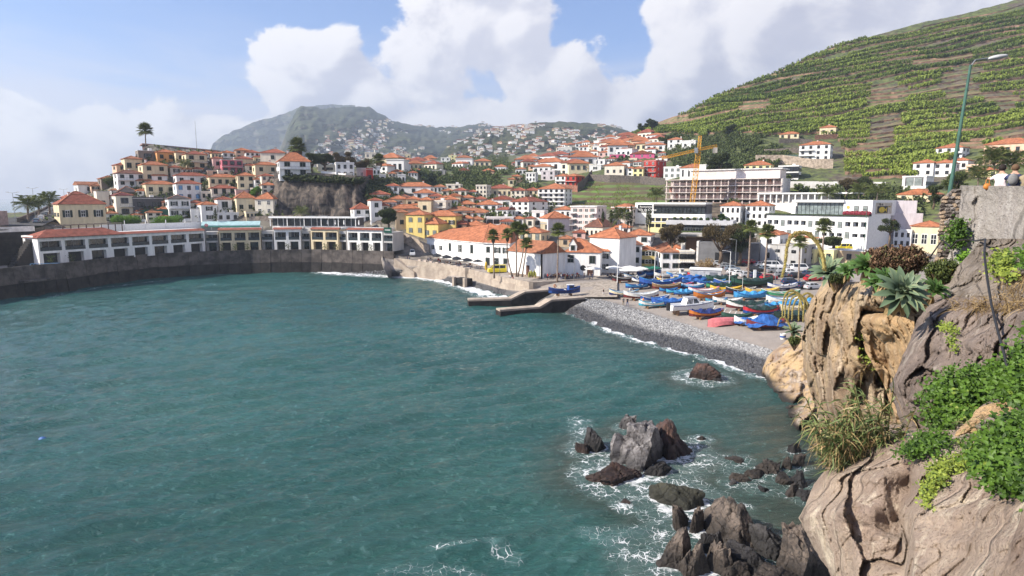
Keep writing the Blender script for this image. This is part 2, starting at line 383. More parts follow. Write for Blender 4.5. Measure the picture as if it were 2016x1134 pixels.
def mountain_mat(name, g1, g2, rock, sc=.004, terr=.06):
    m = bpy.data.materials.new(name); m.use_nodes = True; t = m.node_tree; b = NB(t); p = t.nodes['Principled BSDF']
    pos = b.n('ShaderNodeNewGeometry').outputs['Position']; x, y, z = b.sep(pos)[0:3]
    n1 = b.noise(pos, sc, 8, .6); n2 = b.noise(pos, sc*9, 7, .65)
    c = b.mix(b.ss(n1, .38, .6), g1, g2); c = b.mix(b.ss(n2, .5, .72), c, rock)
    wv = b.m('SINE', b.m('ADD', b.m('MULTIPLY', z, terr*6.28), b.m('MULTIPLY', n1, 14.0)))
    c = b.mix(b.m('MULTIPLY', b.ss(wv, .2, .9), .5), c, tuple(q*.35 for q in g1))
    sn = b.sep(b.n('ShaderNodeNewGeometry').outputs['Normal'])[2]
    c = b.mix(b.ss(sn, .55, .3), c, rock)
    t.links.new(c, p.inputs['Base Color']); p.inputs['Roughness'].default_value = 1; p.inputs['Specular IOR Level'].default_value = .1
    bn = b.n('ShaderNodeBump'); bn.inputs['Strength'].default_value = 1; bn.inputs['Distance'].default_value = 12
    t.links.new(n2, bn.inputs['Height']); t.links.new(bn.outputs[0], p.inputs['Normal']); return m
MM1 = mountain_mat('mountain_green', (.022,.030,.018), (.065,.075,.035), (.11,.095,.08))
MM2 = mountain_mat('mountain_near', (.03,.04,.02), (.085,.095,.04), (.16,.13,.105), .008, .12)
def ridge(name, skl, base, Yt, Yb, m, x0, x1, seed, amp=.05, step=3.5, nr=70):
    px = np.arange(x0, x1+.1, step); top = np.array([lerp(skl, x) for x in px]); bot = np.array([lerp(base, x) for x in px])
    top = top + (fbm(px*.12, px*0, 0, 4, seed)-.5)*5
    Yt_ = np.array([lerp(Yt, x) for x in px]); Yb_ = np.array([lerp(Yb, x) for x in px])
    t = np.linspace(0, 1, nr)[:, None]; PY = bot*(1-t)+top*t; PX = np.repeat(px[None], nr, 0)
    Yv = 1/((1-t)/Yb_ + t/Yt_)
    n = .6*ridged(PX*.021+PY*.012, PY*.04+seed, 0, 8, seed)+.4*ridged(PX*.06-PY*.02, PY*.09, 0, 6, seed+9)-.55
    Yv = Yv*(1+amp*4.5*n*np.minimum(1, (1-t)*5+.25))
    X, Y, Z = worldgrid(PX, PY, Yv)
    X = np.vstack([X, X[-1:]*1.3]); Y = np.vstack([Y, Y[-1:]*1.3]); Z = np.vstack([Z, Z[-1:]*.5])
    o = npmesh(name, np.stack([X, Y, Z], -1).reshape(-1, 3), grid_faces(*X.shape), [m], smooth=True); tag(o, kind='structure')
    def f(px_, py_):
        i = int(np.clip((px_-x0)/step, 0, len(px)-1)); k = int(np.clip((py_-bot[i])/(top[i]-bot[i])*(nr-1), 0, nr-1))
        return Vector((X[k, i], Y[k, i], Z[k, i]))
    return f
ridge('mountain', [(395,335),(412,300),(420,280),(450,262),(500,241),(560,224),(585,213),(640,206),(700,208)], [(380,345),(760,345)], [(395,4200),(700,4800)], [(395,3600),(760,3600)], MM1, 395, 700, 3, .05)
M2F = ridge('mountain', [(545,330),(552,292),(562,262),(578,228),(588,211),(612,209),(640,214),(690,209),(728,210),(745,222),(770,236),(800,244),(850,250),(905,249),(950,243),(975,249),(1010,258),(1050,262)],
      [(545,350),(1050,335)], [(545,2600),(600,2900),(730,3300),(1050,3600)], [(545,1500),(1050,1900)], MM1, 545, 1050, 9, .05)
M3F = ridge('mountain', [(855,318),(880,292),(920,272),(960,256),(1000,249),(1040,243),(1080,240),(1110,240),(1160,243),(1200,246),(1228,255),(1250,262),(1290,270)],
      [(855,335),(1290,325)], [(855,1500),(1000,1900),(1290,2300)], [(855,1000),(1290,1000)], MM2, 855, 1290, 21, .05)
ROCKS = [ # bearing column, sight line of the waterline, width, height (as seen), depth factor, seed, tone, yaw
 (1170,888,60,66,.9,11,'dark',.3),(1152,893,34,24,.9,12,'red',0),(1274,914,126,104,.95,13,'pale',.35),(1326,900,92,88,.9,14,'red',.1),(1238,846,34,38,.9,15,'pale',.5),
 (1222,948,104,40,.7,16,'red',.1),(1292,937,66,34,.8,17,'dark',.2),(1345,1000,116,62,.6,18,'olive',-.6),(1341,1046,46,80,.9,19,'tan',.2),(1370,1054,34,74,.8,20,'tan',-.2),
 (1334,1120,84,92,.8,21,'tan',.45),(1368,1134,58,84,.8,22,'tan',.1),(1412,1126,56,86,.7,23,'tan',-.35),(1462,1082,126,92,.9,24,'tan',.2),(1520,1092,92,72,.9,25,'dark',.6),
 (1480,1128,110,50,.8,26,'dark',0),(1592,1146,120,112,.9,27,'tan',.3),(1530,1160,120,46,.8,28,'tan',.1),(1386,748,62,38,.9,29,'red',.2),(1412,752,16,12,.9,30,'dark',.2),
 (1381,868,20,13,.9,31,'tan',0),(1452,910,46,8,.5,32,'tan',.2),(1461,947,34,16,.6,33,'tan',-.4),(1490,939,44,20,.8,34,'tan',.2),(1443,952,22,9,.6,35,'pale',.8),
 (1232,997,30,14,.8,36,'red',0),(1523,932,46,28,.8,37,'tan',.4),(1552,926,30,34,.8,38,'tan',0),(1572,921,34,34,.8,39,'tan',.7),(1545,952,44,26,.8,40,'tan',-.3),
 (1580,958,42,30,.9,41,'dark',.2),(1562,976,40,24,.8,42,'tan',.5),(1590,990,40,22,.8,43,'dark',.1),(1566,893,28,34,.8,44,'dark',.1),(1505,968,26,12,.8,45,'dark',0),
 (1400,1092,60,60,.8,46,'dark',0),(1440,1140,66,40,.8,47,'tan',.8)]
def sea_mat():
    m = bpy.data.materials.new('sea_water'); m.use_nodes = True; t = m.node_tree; b = NB(t); p = t.nodes['Principled BSDF']
    pos = b.n('ShaderNodeNewGeometry').outputs['Position']
    at_ = lambda n: b.n('ShaderNodeAttribute', attribute_name=n).outputs['Fac']
    fo = at_('foam'); sh = at_('shallow')
    n0 = b.noise(pos, .035, 4, .5); n1 = b.noise(pos, .5, 6, .6, .6); nsp = b.noise(pos, 1.7, 5, .65, .8)
    deep = b.mix(b.ss(n0, .2, .8), (.010,.062,.060), (.030,.108,.100))
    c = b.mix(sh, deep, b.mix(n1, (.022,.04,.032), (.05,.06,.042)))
    c = b.mix(b.m('MULTIPLY', b.ss(fo, .02, .5), .35), c, (.12,.22,.22))
    c = b.mix(b.m('MULTIPLY', b.ss(nsp, .55, .72), .45), c, (.12,.24,.23))  # paler flecks put into the colour as sparkle on the wavelets
    mp = b.n('ShaderNodeMapping'); mp.inputs['Scale'].default_value = (1, 1, .1); t.links.new(pos, mp.inputs[0])
    wn = b.n('ShaderNodeTexNoise'); wn.inputs['Scale'].default_value = .7; wn.inputs['Detail'].default_value = 4; t.links.new(mp.outputs[0], wn.inputs['Vector'])
    wc = b.n('ShaderNodeMixRGB', blend_type='ADD'); wc.inputs[0].default_value = 1.7; t.links.new(mp.outputs[0], wc.inputs[1]); t.links.new(wn.outputs['Color'], wc.inputs[2])
    vo = b.n('ShaderNodeTexVoronoi', feature='DISTANCE_TO_EDGE'); vo.inputs['Scale'].default_value = 1.7; t.links.new(wc.outputs[0], vo.inputs['Vector'])
    vo2 = b.n('ShaderNodeTexVoronoi', feature='DISTANCE_TO_EDGE'); vo2.inputs['Scale'].default_value = 4.6; t.links.new(wc.outputs[0], vo2.inputs['Vector'])
    nf = b.noise(pos, .8, 6, .7, .5)
    th = b.m('MULTIPLY', b.m('MULTIPLY', fo, b.ss(nf, .44, .66)), .13)
    lace = b.m('MAXIMUM', b.ss(b.m('SUBTRACT', vo.outputs[0], th), .02, -.03), b.m('MULTIPLY', b.ss(b.m('SUBTRACT', vo2.outputs[0], b.m('MULTIPLY', th, .9)), .01, -.05), b.ss(fo, .35, .6)))
    full = b.ss(b.m('ADD', fo, b.m('MULTIPLY', b.m('SUBTRACT', nf, .5), .8)), .86, 1.02)
    fm = b.m('MULTIPLY', b.m('MAXIMUM', lace, full), b.ss(fo, .04, .3))
    c = b.mix(fm, c, (.78,.8,.82))
    t.links.new(c, p.inputs['Base Color']); t.links.new(b.ss(fm, 0, 1, .11, .8), p.inputs['Roughness'])
    p.inputs['IOR'].default_value = 1.4
    d = b.n('ShaderNodeVectorMath', operation='LENGTH'); t.links.new(pos, d.inputs[0]); dist = d.outputs['Value']
    rp = b.n('ShaderNodeMapping'); rp.inputs['Rotation'].default_value = (0, 0, .45); rp.inputs['Scale'].default_value = (.38, 1.45, 1); t.links.new(pos, rp.inputs[0])
    h = b.m('ADD', b.m('MULTIPLY', b.noise(rp.outputs[0], 1.5, 9, .68, .35), .6), b.m('MULTIPLY', b.noise(rp.outputs[0], .16, 4, .5, .2), .8))
    bn = b.n('ShaderNodeBump'); bn.inputs['Distance'].default_value = 1.05
    t.links.new(b.ss(dist, 60, 1500, 1.0, .35), bn.inputs['Strength']); t.links.new(h, bn.inputs['Height'])
    t.links.new(bn.outputs[0], p.inputs['Normal']); return m
Ms = sea_mat()
az = np.radians(np.linspace(-62, 62, 560)); R1 = 12*(260/12.)**np.linspace(0, 1, 560); R2 = 260*(90000/260.)**np.linspace(0, 1, 60)[1:]
R = np.concatenate([R1, R2])[:, None]
X = R*np.sin(az); Y = R*np.cos(az)
ampl = np.clip(1.3-R/400, .0, 1)*np.clip((300-R)/60, 0, 1)
Zw = np.zeros_like(X)
for (lam, a, th, ph) in ((7.5, .08, -1.15, 0), (4.6, .085, -1.0, 1), (3.1, .07, -1.35, 2.2), (2.0, .055, -1.05, .3), (1.35, .03, -1.3, 2.0), (1.0, .02, -.7, 1.0), (11, .07, -1.3, 4)):
    k = 2*math.pi/lam; wob = (fbm(X*.05, Y*.05, 0, 3, int(lam*10))-.5)*9
    s_ = np.sin(k*(X*math.cos(th)+Y*math.sin(th))+ph+wob); Zw += a*(s_ + .25*s_*s_)*(.3+1.4*vnoise(X*.11, Y*.11, 0, int(lam*7)))
Zw = Zw*ampl*1.35
foam = np.zeros_like(X); shal = np.zeros_like(X)
for i, (px, py, wp, hp, df, sd, tone, yw) in enumerate(ROCKS):
    c = on(px, py, 0); r = .5*wp*c.y/FPX
    dd = np.hypot(X-c.x, Y-(c.y+r*.4))/max(.7, r)
    foam = np.maximum(foam, np.clip(1.55-dd*.62, 0, 1)*(.95 if px < 1440 else .38)); shal = np.maximum(shal, np.clip(2.3-dd*.55, 0, 1)*.8)
def polyd(pts):
    d = np.full(X.shape, 1e9)
    for a, b in zip(pts, pts[1:]):
        ax, ay, bx, by = a[0], a[1], b[0], b[1]; vx, vy = bx-ax, by-ay; L = vx*vx+vy*vy
        t = np.clip(((X-ax)*vx+(Y-ay)*vy)/L, 0, 1); d = np.minimum(d, np.hypot(X-ax-t*vx, Y-ay-t*vy))
    return d
sh1 = [on(*p) for p in ((1085,606),(1150,626),(1200,651),(1250,669),(1300,683),(1350,695),(1400,709),(1450,726),(1500,746))]
sh2 = [on(*p) for p in ((636,537),(700,541),(770,545),(850,549),(900,560),(950,577),(985,588))]
d1 = polyd(sh1); d2 = polyd(sh2)
wig = fbm(X*.3, Y*.3, 0, 3, 77)
foam = np.maximum(foam, np.clip(1.35-np.maximum(0, d1-.1)/1.3, 0, 1.2)*(.45+.9*wig)); foam = np.maximum(foam, np.clip(1.5-np.maximum(0, d2-.3)/3.2, 0, 1.2)*(.6+.9*wig))
shal = np.maximum(shal, np.clip(1-d1/10, 0, 1)*.75); shal = np.maximum(shal, np.clip(1-d2/14, 0, 1)*.5)
for pts, wd, st in (([on(1290,940), on(1320,1010), on(1290,1060), on(1220,1060), on(1255,1134)], 2.3, .55), ([on(1150,1050), on(1230,1080), on(1330,1150)], 1.3, .62), ([on(860,1075), on(950,1070), on(1010,1100)], 1.2, .5),
                    ([on(1140,830), on(1150,880), on(1200,905), on(1290,925), on(1330,960)], 2.0, .6), ([on(1340,930), on(1420,905), on(1470,960)], 2.2, .42), ([on(1420,985), on(1470,1000)], 1.0, .5), ([on(1500,1050), on(1560,1060)], 1.0, .45),
                    ([on(760,1130), on(900,1125), on(960,1150)], 1.0, .4), ([on(1400,1130), on(1460,1160)], 1.0, .6), ([on(560,545), on(640,540)], 1.2, .2), ([on(100,585), on(200,566), on(330,552)], 1.6, .4)):
    foam = np.maximum(foam, np.clip(1-polyd(pts)/wd, 0, 1)*st*(.6+.8*wig))
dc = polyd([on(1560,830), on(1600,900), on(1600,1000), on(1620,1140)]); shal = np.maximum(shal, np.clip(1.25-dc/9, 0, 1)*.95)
Zw = Zw*(1-.6*shal) + foam*.08
sea = npmesh('sea', np.stack([X, Y, Zw], -1).reshape(-1, 3), grid_faces(*X.shape), [Ms], smooth=True, attrs={'foam': foam.ravel(), 'shallow': shal.ravel()}); tag(sea, kind='structure')
bed = MB(); bed.poly([(-90000,-2000,-9),(90000,-2000,-9),(90000,90000,-9),(-90000,90000,-9)], mat('seabed', (.05,.05,.04)))
tag(bed.build('seabed'), kind='structure')
def rock_mat(name, c1, c2, c3, sc=1.2, bumpd=.12, spec=.35, rgh=.7):
    m = bpy.data.materials.new(name); m.use_nodes = True; t = m.node_tree; b = NB(t); p = t.nodes['Principled BSDF']
    v = b.n('ShaderNodeNewGeometry').outputs['Position']
    n1 = b.noise(v, sc*.35, 6, .6, .8); n2 = b.noise(v, sc*3, 8, .68); n3 = b.noise(v, sc*14, 5, .6)
    c = b.mix(b.ss(n1, .35, .6), c1, c2); c = b.mix(b.ss(n2, .45, .68), c, c3); c = b.mix(b.m('MULTIPLY', b.ss(n3, .52, .68), .55), c, tuple(q*.4 for q in c1))
    vo = b.n('ShaderNodeTexVoronoi', feature='DISTANCE_TO_EDGE'); vo.inputs['Scale'].default_value = sc*.8; wv_ = b.n('ShaderNodeMixRGB', blend_type='ADD'); wv_.inputs[0].default_value = .35; t.links.new(v, wv_.inputs[1]); t.links.new(n2, wv_.inputs[2]); t.links.new(wv_.outputs[0], vo.inputs['Vector']); ck = b.ss(vo.outputs[0], .05, .0)
    c = b.mix(b.m('MULTIPLY', ck, .4), c, tuple(q*.25 for q in c1))
    wet = b.ss(b.m('ADD', b.sep(v)[2], b.m('MULTIPLY', n1, -1.6)), .9, -.1)
    c = b.mix(b.m('MULTIPLY', wet, .75), c, tuple(q*.25 for q in c1))
    t.links.new(c, p.inputs['Base Color']); p.inputs['Roughness'].default_value = rgh; p.inputs['Specular IOR Level'].default_value = spec
    bn = b.n('ShaderNodeBump'); bn.inputs['Strength'].default_value = .9; bn.inputs['Distance'].default_value = bumpd
    t.links.new(b.m('ADD', n2, b.m('ADD', b.m('MULTIPLY', n3, .35), b.m('MULTIPLY', ck, -.3))), bn.inputs['Height']); t.links.new(bn.outputs[0], p.inputs['Normal']); return m
RM = {'dark': rock_mat('basalt_dark', (.022,.02,.022), (.06,.055,.055), (.02,.018,.018)), 'red': rock_mat('basalt_red', (.045,.03,.027), (.12,.06,.045), (.05,.042,.042)),
      'pale': rock_mat('basalt_pale', (.075,.07,.072), (.22,.205,.205), (.04,.03,.027)), 'olive': rock_mat('basalt_olive', (.035,.035,.024), (.08,.075,.05), (.03,.03,.026)),
      'tan': rock_mat('basalt_tan', (.042,.034,.03), (.145,.112,.09), (.018,.016,.015))}
def boulder_mesh(seed, sx, sy, sz, m, sub=5, planes=15):
    bm = bmesh.new(); bmesh.ops.create_icosphere(bm, subdivisions=sub, radius=1)
    V = np.array([v.co[:] for v in bm.verts]); F = np.array([[v.index for v in f.verts] for f in bm.faces]); bm.free()
    g = np.random.default_rng(seed); N = g.normal(size=(planes, 3)); N /= np.linalg.norm(N, axis=1)[:, None]; D = g.uniform(.55, .95, planes)
    N = np.vstack([N, [[0, 0, 1]]]); D = np.append(D, g.uniform(.75, .95))
    r = np.min(np.where(V@N.T > .05, D/np.maximum(V@N.T, .05), 9), axis=1); r = np.minimum(r, 1.35)
    P = V*r[:, None]
    n = ridged(P[:,0]*1.6, P[:,1]*1.6, P[:,2]*1.6+seed, 6, seed)-.5; n2 = fbm(P[:,0]*6, P[:,1]*6, P[:,2]*6, 4, seed+5)-.5
    st_ = facets(P[:,0]*1.5, P[:,1]*1.5, P[:,2]*1.2, seed+2)+.4*facets(P[:,0]*4, P[:,1]*4, P[:,2]*3.2, seed+12)
    P = P*(1+.2*n+.09*n2+.21*st_)[:, None]*np.array([sx, sy, sz])
    return P, F
def boulder(px, py, wp, hp, df, sd, tone, yw, label, name='sea_rock'):
    c = on(px, py, 0); k = c.y/FPX; sx = wp*k*.52; sz = hp*k*1.0; sy = sx*df
    P, F = boulder_mesh(sd, sx, sy, sz, None, sub=5 if wp > 24 else 4)
    P[:, 2] -= sz*.12
    o = npmesh(name, P, F, [RM[tone]], smooth=wp < 20); o.location = (c.x, c.y+sy*.55, 0); o.rotation_euler = (0, 0, yw)
    return tag(o, label, 'rock', 'rocks standing in the sea')
RL = ['dark jagged rock at the left end of the surf ringed by spray','low reddish stump at the foot of the leftmost jagged rock','largest boulder with pale grey top and black underside','reddish brown crag behind the largest boulder','pale upright stone behind the left shoulder of the largest boulder',
 'low red and black rock awash below the largest boulder','small olive brown rock directly below the largest boulder','long olive slab sloping into the surf','upright tan stone at the lower end of the olive slab','narrow tan pillar beside the upright tan stone',
 'big split tan boulder at the bottom of the surf','right half of the split tan boulder','tall leaning tan blade of rock','broad tan boulder in the shade beneath the reeds','right hand shoulder of the broad tan boulder',
 'dark wet rock in the shadowed pool','rounded brown boulder at the foot of the cliff, bottom of the view','flat brown rock lying at the bottom edge beside the cliff foot','lone pyramid rock off the pebble beach','tiny dark rock beside the lone pyramid rock',
 'small tan rock right of the largest boulder','flat rock barely breaking the shaded water','slanting slab left of the rubble under the reeds','knobbly rock at the left of the rubble under the reeds','pale sliver of rock poking from the pool',
 'small reddish rock awash left of the surf','tan block in the rubble under the reeds','upper block in the rubble under the reeds','block of rubble nearest the cliff face','slab lying across the rubble under the reeds',
 'dark block at the right of the rubble','tilted slab at the lower end of the rubble','dark block at the cliff foot below the rubble','dark rock stuck at the cliff foot above the rubble','small dark stone in front of the rubble',
 'dark rock between the leaning blade and the broad tan boulder','tan rock at the bottom edge right of the leaning blade']
for r_, l_ in zip(ROCKS, RL): boulder(*r_, l_)
def wallm(k):
    c = {'white':(.78,.77,.75),'cream':(.66,.56,.38),'pale':(.72,.66,.55),'yellow':(.70,.55,.20),'lemon':(.74,.68,.36),'peach':(.68,.46,.33),'pink':(.62,.42,.38),'magenta':(.52,.16,.2),
         'hotpink':(.62,.12,.25),'red':(.42,.05,.04),'grey':(.42,.41,.4),'mauve':(.55,.5,.52),'dark':(.10,.095,.1),'stone':(.24,.2,.17),'green':(.03,.09,.07),'tan':(.5,.38,.25),
         'brown':(.26,.16,.11),'concrete':(.42,.39,.36),'aqua':(.30,.52,.5),'orange':(.62,.30,.12),'blue':(.2,.35,.5),'glass':(.05,.07,.08)}[k]
    return mat('plaster_'+k, c, .9, .07, .9, .25, 5, streak=True) if k != 'glass' else mat('facade_glass', c, .12, .3, .3, spec=.8)
def roofm(k):
    if 'roof_'+k in MATS: return MATS['roof_'+k]
    c = {'orange':(.45,.165,.08),'red':(.31,.095,.06),'old':(.36,.15,.08),'brown':(.19,.085,.06),'slate':(.09,.075,.075),'darkred':(.17,.045,.045)}[k]
    m = mat('roof_'+k, c, .85, .2, .9, 0, 6, fac2=(.3, .7)); t = m.node_tree; b = NB(t); p = t.nodes['Principled BSDF']
    v = b.n('ShaderNodeTexCoord').outputs['Object']; x, y, z = b.sep(v)[0:3]
    h = b.m('ADD', b.m('SINE', b.m('MULTIPLY', b.m('ADD', x, y), 18.0)), b.m('MULTIPLY', b.m('SINE', b.m('MULTIPLY', z, 42.0)), .6))
    bn = b.n('ShaderNodeBump'); bn.inputs['Strength'].default_value = .55; bn.inputs['Distance'].default_value = .06
    t.links.new(h, bn.inputs['Height']); t.links.new(bn.outputs[0], p.inputs['Normal']); return m
M_PANE = mat('window_pane', (.018,.022,.026), .12, .3, .5, spec=.7)
M_WFR = mat('window_frame_white', (.7,.69,.66), .6)
M_SHUT = mat('shutter_green', (.018,.03,.026), .6, .2, 3)
M_SHUTL = mat('shutter_grey', (.22,.25,.24), .7, .15, 3)
M_BLUE = mat('shutter_blue', (.16,.36,.62), .6)
M_STONEF = mat('stone_frame', (.12,.11,.115), .85)
M_BROWN = mat('door_wood', (.10,.045,.03), .6, .2, 3)
M_DARK = mat('dark_metal', (.02,.02,.022), .45)
M_METAL = mat('grey_metal', (.32,.33,.33), .45, metal=.6)
M_CONC = mat('concrete_plain', (.42,.39,.35), .92, .2, .7, .4, 6, streak=True)
M_CONCW = mat('concrete_white', (.7,.68,.66), .9, .12, .7, .3, 6)
WIN = {}
def winmesh(kind):
    """one metre wide, one metre high, standing on z=0, facing -y; scaled to size"""
    if kind in WIN: return WIN[kind]
    b = MB(); fr = {'shut': M_WFR, 'closed': M_SHUT, 'plain': M_WFR, 'dark': M_STONEF, 'blue': M_BLUE, 'grey': M_SHUTL, 'glass': M_DARK, 'lit': M_CONCW, 'wood': M_BROWN}[kind]
    if kind in ('shut', 'plain', 'lit'):
        b.box(0,.09,-.05,.06,0,1,fr); b.box(.91,1,-.05,.06,0,1,fr); b.box(.09,.91,-.05,.06,.93,1,fr); b.box(.09,.91,-.07,.06,0,.06,fr); b.box(.46,.54,-.03,.05,.06,.93,fr); b.box(.09,.46,-.028,.04,.5,.54,fr); b.box(.54,.91,-.028,.04,.5,.54,fr)
        if kind == 'shut': b.box(-.5,-.02,-.12,-.06,0,1,M_SHUT); b.box(1.02,1.5,-.12,-.06,0,1,M_SHUT)
    elif kind in ('closed', 'grey', 'blue', 'wood'):
        b.box(0,.48,-.1,.02,.03,.97,fr); b.box(.52,1,-.1,.02,.03,.97,fr); b.box(-.08,0,-.13,.02,-.03,1.03,M_STONEF); b.box(1,1.08,-.13,.02,-.03,1.03,M_STONEF); b.box(0,1,-.13,.02,.97,1.05,M_STONEF)
        for i in range(5): b.box(.05,.43,-.125,-.1,.1+i*.17,.16+i*.17,fr); b.box(.57,.95,-.125,-.1,.1+i*.17,.16+i*.17,fr)
    else:
        b.box(-.06,.06,-.07,.06,0,1,fr); b.box(.94,1.06,-.07,.06,0,1,fr); b.box(.06,.94,-.07,.06,.93,1.04,fr); b.box(.06,.94,-.09,.06,-.05,.06,fr); b.box(.47,.53,-.05,.05,.06,.93,fr)
    p = MB(); p.box(.05,.95,-.02,.03,.04,.96,M_PANE)
    WIN[kind] = (b.mesh('window'), p.mesh('pane') if kind not in ('closed', 'grey', 'blue', 'wood') else None); return WIN[kind]
def window(par, x, y, z, w, h, kind, rot=0, panes=False, name='window'):
    f, p = winmesh(kind)
    o = inst(name, f, par, (x-w/2*math.cos(rot), y-w/2*math.sin(rot), z), (0,0,rot), (w,1,h))
    if p: inst('pane', p, o)
    return o
def hiproof(b, x0, x1, y0, y1, z, h, m, e=.32, gable=False, th=.16):
    x0 -= e; x1 += e; y0 -= e; y1 += e; z0 = z-.05
    L, D = x1-x0, y1-y0
    b.box(x0, x1, y0, y1, z0, z0+th, m); z1 = z0+th; k = min(L, D)/2
    if gable == 'front':
        xm = (x0+x1)/2; b.add([(x0,y0,z1),(x1,y0,z1),(x1,y1,z1),(x0,y1,z1),(xm,y0,z1+h),(xm,y1,z1+h)], [(0,4,5,3),(4,1,2,5),(0,1,4),(3,5,2)], m)
    elif gable:
        ym = (y0+y1)/2; b.add([(x0,y0,z1),(x1,y0,z1),(x1,y1,z1),(x0,y1,z1),(x0,ym,z1+h),(x1,ym,z1+h)], [(0,1,5,4),(2,3,4,5),(0,4,3),(1,2,5)], m)
    elif L >= D:
        ym = (y0+y1)/2; b.add([(x0,y0,z1),(x1,y0,z1),(x1,y1,z1),(x0,y1,z1),(x0+k,ym,z1+h),(x1-k,ym,z1+h)], [(0,1,5,4),(2,3,4,5),(0,4,3),(1,2,5)], m)
    else:
        xm = (x0+x1)/2; b.add([(x0,y0,z1),(x1,y0,z1),(x1,y1,z1),(x0,y1,z1),(xm,y0+k,z1+h),(xm,y1-k,z1+h)], [(0,1,4),(1,2,5,4),(2,3,5),(3,0,4,5)], m)
M_RIDGE = mat('ridge_tile', (.50,.2,.10), .85, .2, 2)
class House: pass
def place(x0, x1, yb, beta, Y=None):
    """facade foot seen between two bearings, turned beta degrees from facing the viewer"""
    xm = (x0+x1)/2; Y = Y or float(Yfun(xm, yb)); c = at(xm, yb, Y); azv = math.atan2(c.x, c.y)
    al = math.radians(beta) - azv; t = Vector((math.cos(al), math.sin(al), 0)); r = []
    for x in (x0, x1):
        rx, ry, rz = ray(x, yb)   # solve c + t s on the sight plane
        s = (rx*c.y - ry*c.x)/(ry*t.x - rx*t.y); r.append(c+t*s)
    W = (r[1]-r[0]).length; return r[0], W, al, Y
HOUSES = []
def house(x0, x1, ye, yb, beta=0, D=7, wall='white', roof='orange', cols=2, fl=1, label=None, win='closed', Y=None, gable=False, rh=None, chim=0, balc=None, side=True, cat='house', name='house', group=None, found=1.6, ww=None, wh=None, lowband=None, door=False, near=False, parapet=True):
    p, W, al, Y = place(x0, x1, yb, beta, Y)
    zt = at((x0+x1)/2, ye, Y).z; h = zt-p.z
    e = empty(name, (p.x, p.y, p.z), al, label, cat, group)
    b = MB(); wm = wallm(wall); b.box(0, W, 0, D, -found, h, wm)
    if gable and roof != 'flat':
        g = rh or .24*(W if gable == 'front' else D)
        if gable == 'front':
            for y in (0, D): b.poly([(0,y,h),(W,y,h),(W/2,y,h+g)] if y == 0 else [(W,y,h),(0,y,h),(W/2,y,h+g)], wm)
        else:
            for x in (0, W): b.poly([(x,0,h),(x,D,h),(x,D/2,h+g)], wm)
    b.build('wall', e)
    if roof == 'flat':
        r = MB(); r.box(-.12, W+.12, -.12, D+.12, h-.02, h+.12, M_CONCW if wall != 'grey' else M_CONC)
        if parapet: r.box(-.1,W+.1,-.1,.06,h+.12,h+.55,wm); r.box(-.1,.06,.06,D,h+.12,h+.55,wm); r.box(W-.06,W+.1,.06,D,h+.12,h+.55,wm)
        ro = r.build('roof', e)
        if W > 6: k = MB(); k.box(W*.62,W*.62+1.2,D*.4,D*.4+1.1,h+.1,h+1.3,M_CONCW); k.build('roof_hatch', ro)
    else:
        r = MB(); rm = roofm(roof); g = rh or .21*min(W, D)
        hiproof(r, 0, W, 0, D, h, g, rm, gable=gable)
        ro = r.build('roof', e)
        rr = MB(); ee = .32; k = min(W, D)/2+ee
        if not gable:
            if W >= D: a, c = (k-ee, D/2), (W-k+ee, D/2)
            else: a, c = (W/2, k-ee), (W/2, D-k+ee)
            zz = h+g+.12; rr.bar((a[0],a[1],zz), (c[0],c[1],zz), .13, M_RIDGE)
            for cx, cy, q in ((-ee,-ee,a),(W+ee,-ee,c if W >= D else a)): rr.bar((cx,cy,h+.16), (q[0],q[1],zz), .11, M_RIDGE)
            rr.build('ridge_tiles', ro)
        if chim or (W > 8 and random.random() < .5):
            k = MB(); cx = W*random.uniform(.2,.8); cy = D*.62; k.box(cx,cx+.6,cy,cy+.6,h,h+g+.7,M_CONCW); k.box(cx-.08,cx+.68,cy-.08,cy+.68,h+g+.7,h+g+.85,roofm('orange')); k.build('chimney', ro)
    hf = h/max(1, fl); w0 = ww or min(1.15, W/max(1, cols)*.42)
    for f in range(fl):
        for c in range(cols):
            x = W*(c+.5)/cols; hh = wh or min(1.55, hf*.52); z = f*hf+hf*.30
            kd = win if isinstance(win, str) else win[(f*cols+c) % len(win)]
            if door and f == 0 and c == cols//2: window(e, x, 0, 0, 1.0, min(2.1, hf*.8), 'wood', name='door'); continue
            window(e, x, 0, z, w0, hh, kd)
        if side and D > 4.5:
            azc = math.atan2(p.x, p.y); right_seen = beta < 0
            for c in range(1 if D < 8 else 2):
                y = D*(c+.5)/(1 if D < 8 else 2)
                if right_seen: window(e, W, y, f*hf+hf*.32, w0*.9, min(1.3, hf*.5), win if isinstance(win, str) else win[0], math.pi/2)
                else: window(e, 0, y, f*hf+hf*.32, w0*.9, min(1.3, hf*.5), win if isinstance(win, str) else win[0], -math.pi/2)
    if balc:
        for f, xa, xb in balc:
            k = MB(); z = f*hf; k.box(W*xa, W*xb, -1.1, 0, z-.12, z+.03, M_CONCW)
            bo = k.build('balcony', e); q = MB(); q.bar((W*xa,-1.05,z+1), (W*xb,-1.05,z+1), .035, M_DARK)
            n = max(2, int(W*(xb-xa)/.5))
            for i in range(n+1): x = W*(xa+(xb-xa)*i/n); q.bar((x,-1.05,z+.03), (x,-1.05,z+1), .022, M_DARK, cap=False)
            q.build('railing', bo)
    if lowband: k = MB(); k.box(-.03, W+.03, -.03, D, 0, .7, mat('plinth_'+lowband, {'red':(.3,.07,.05),'stone':(.25,.19,.15)}[lowband], .9, .2, 2)); k.build('plinth', e)
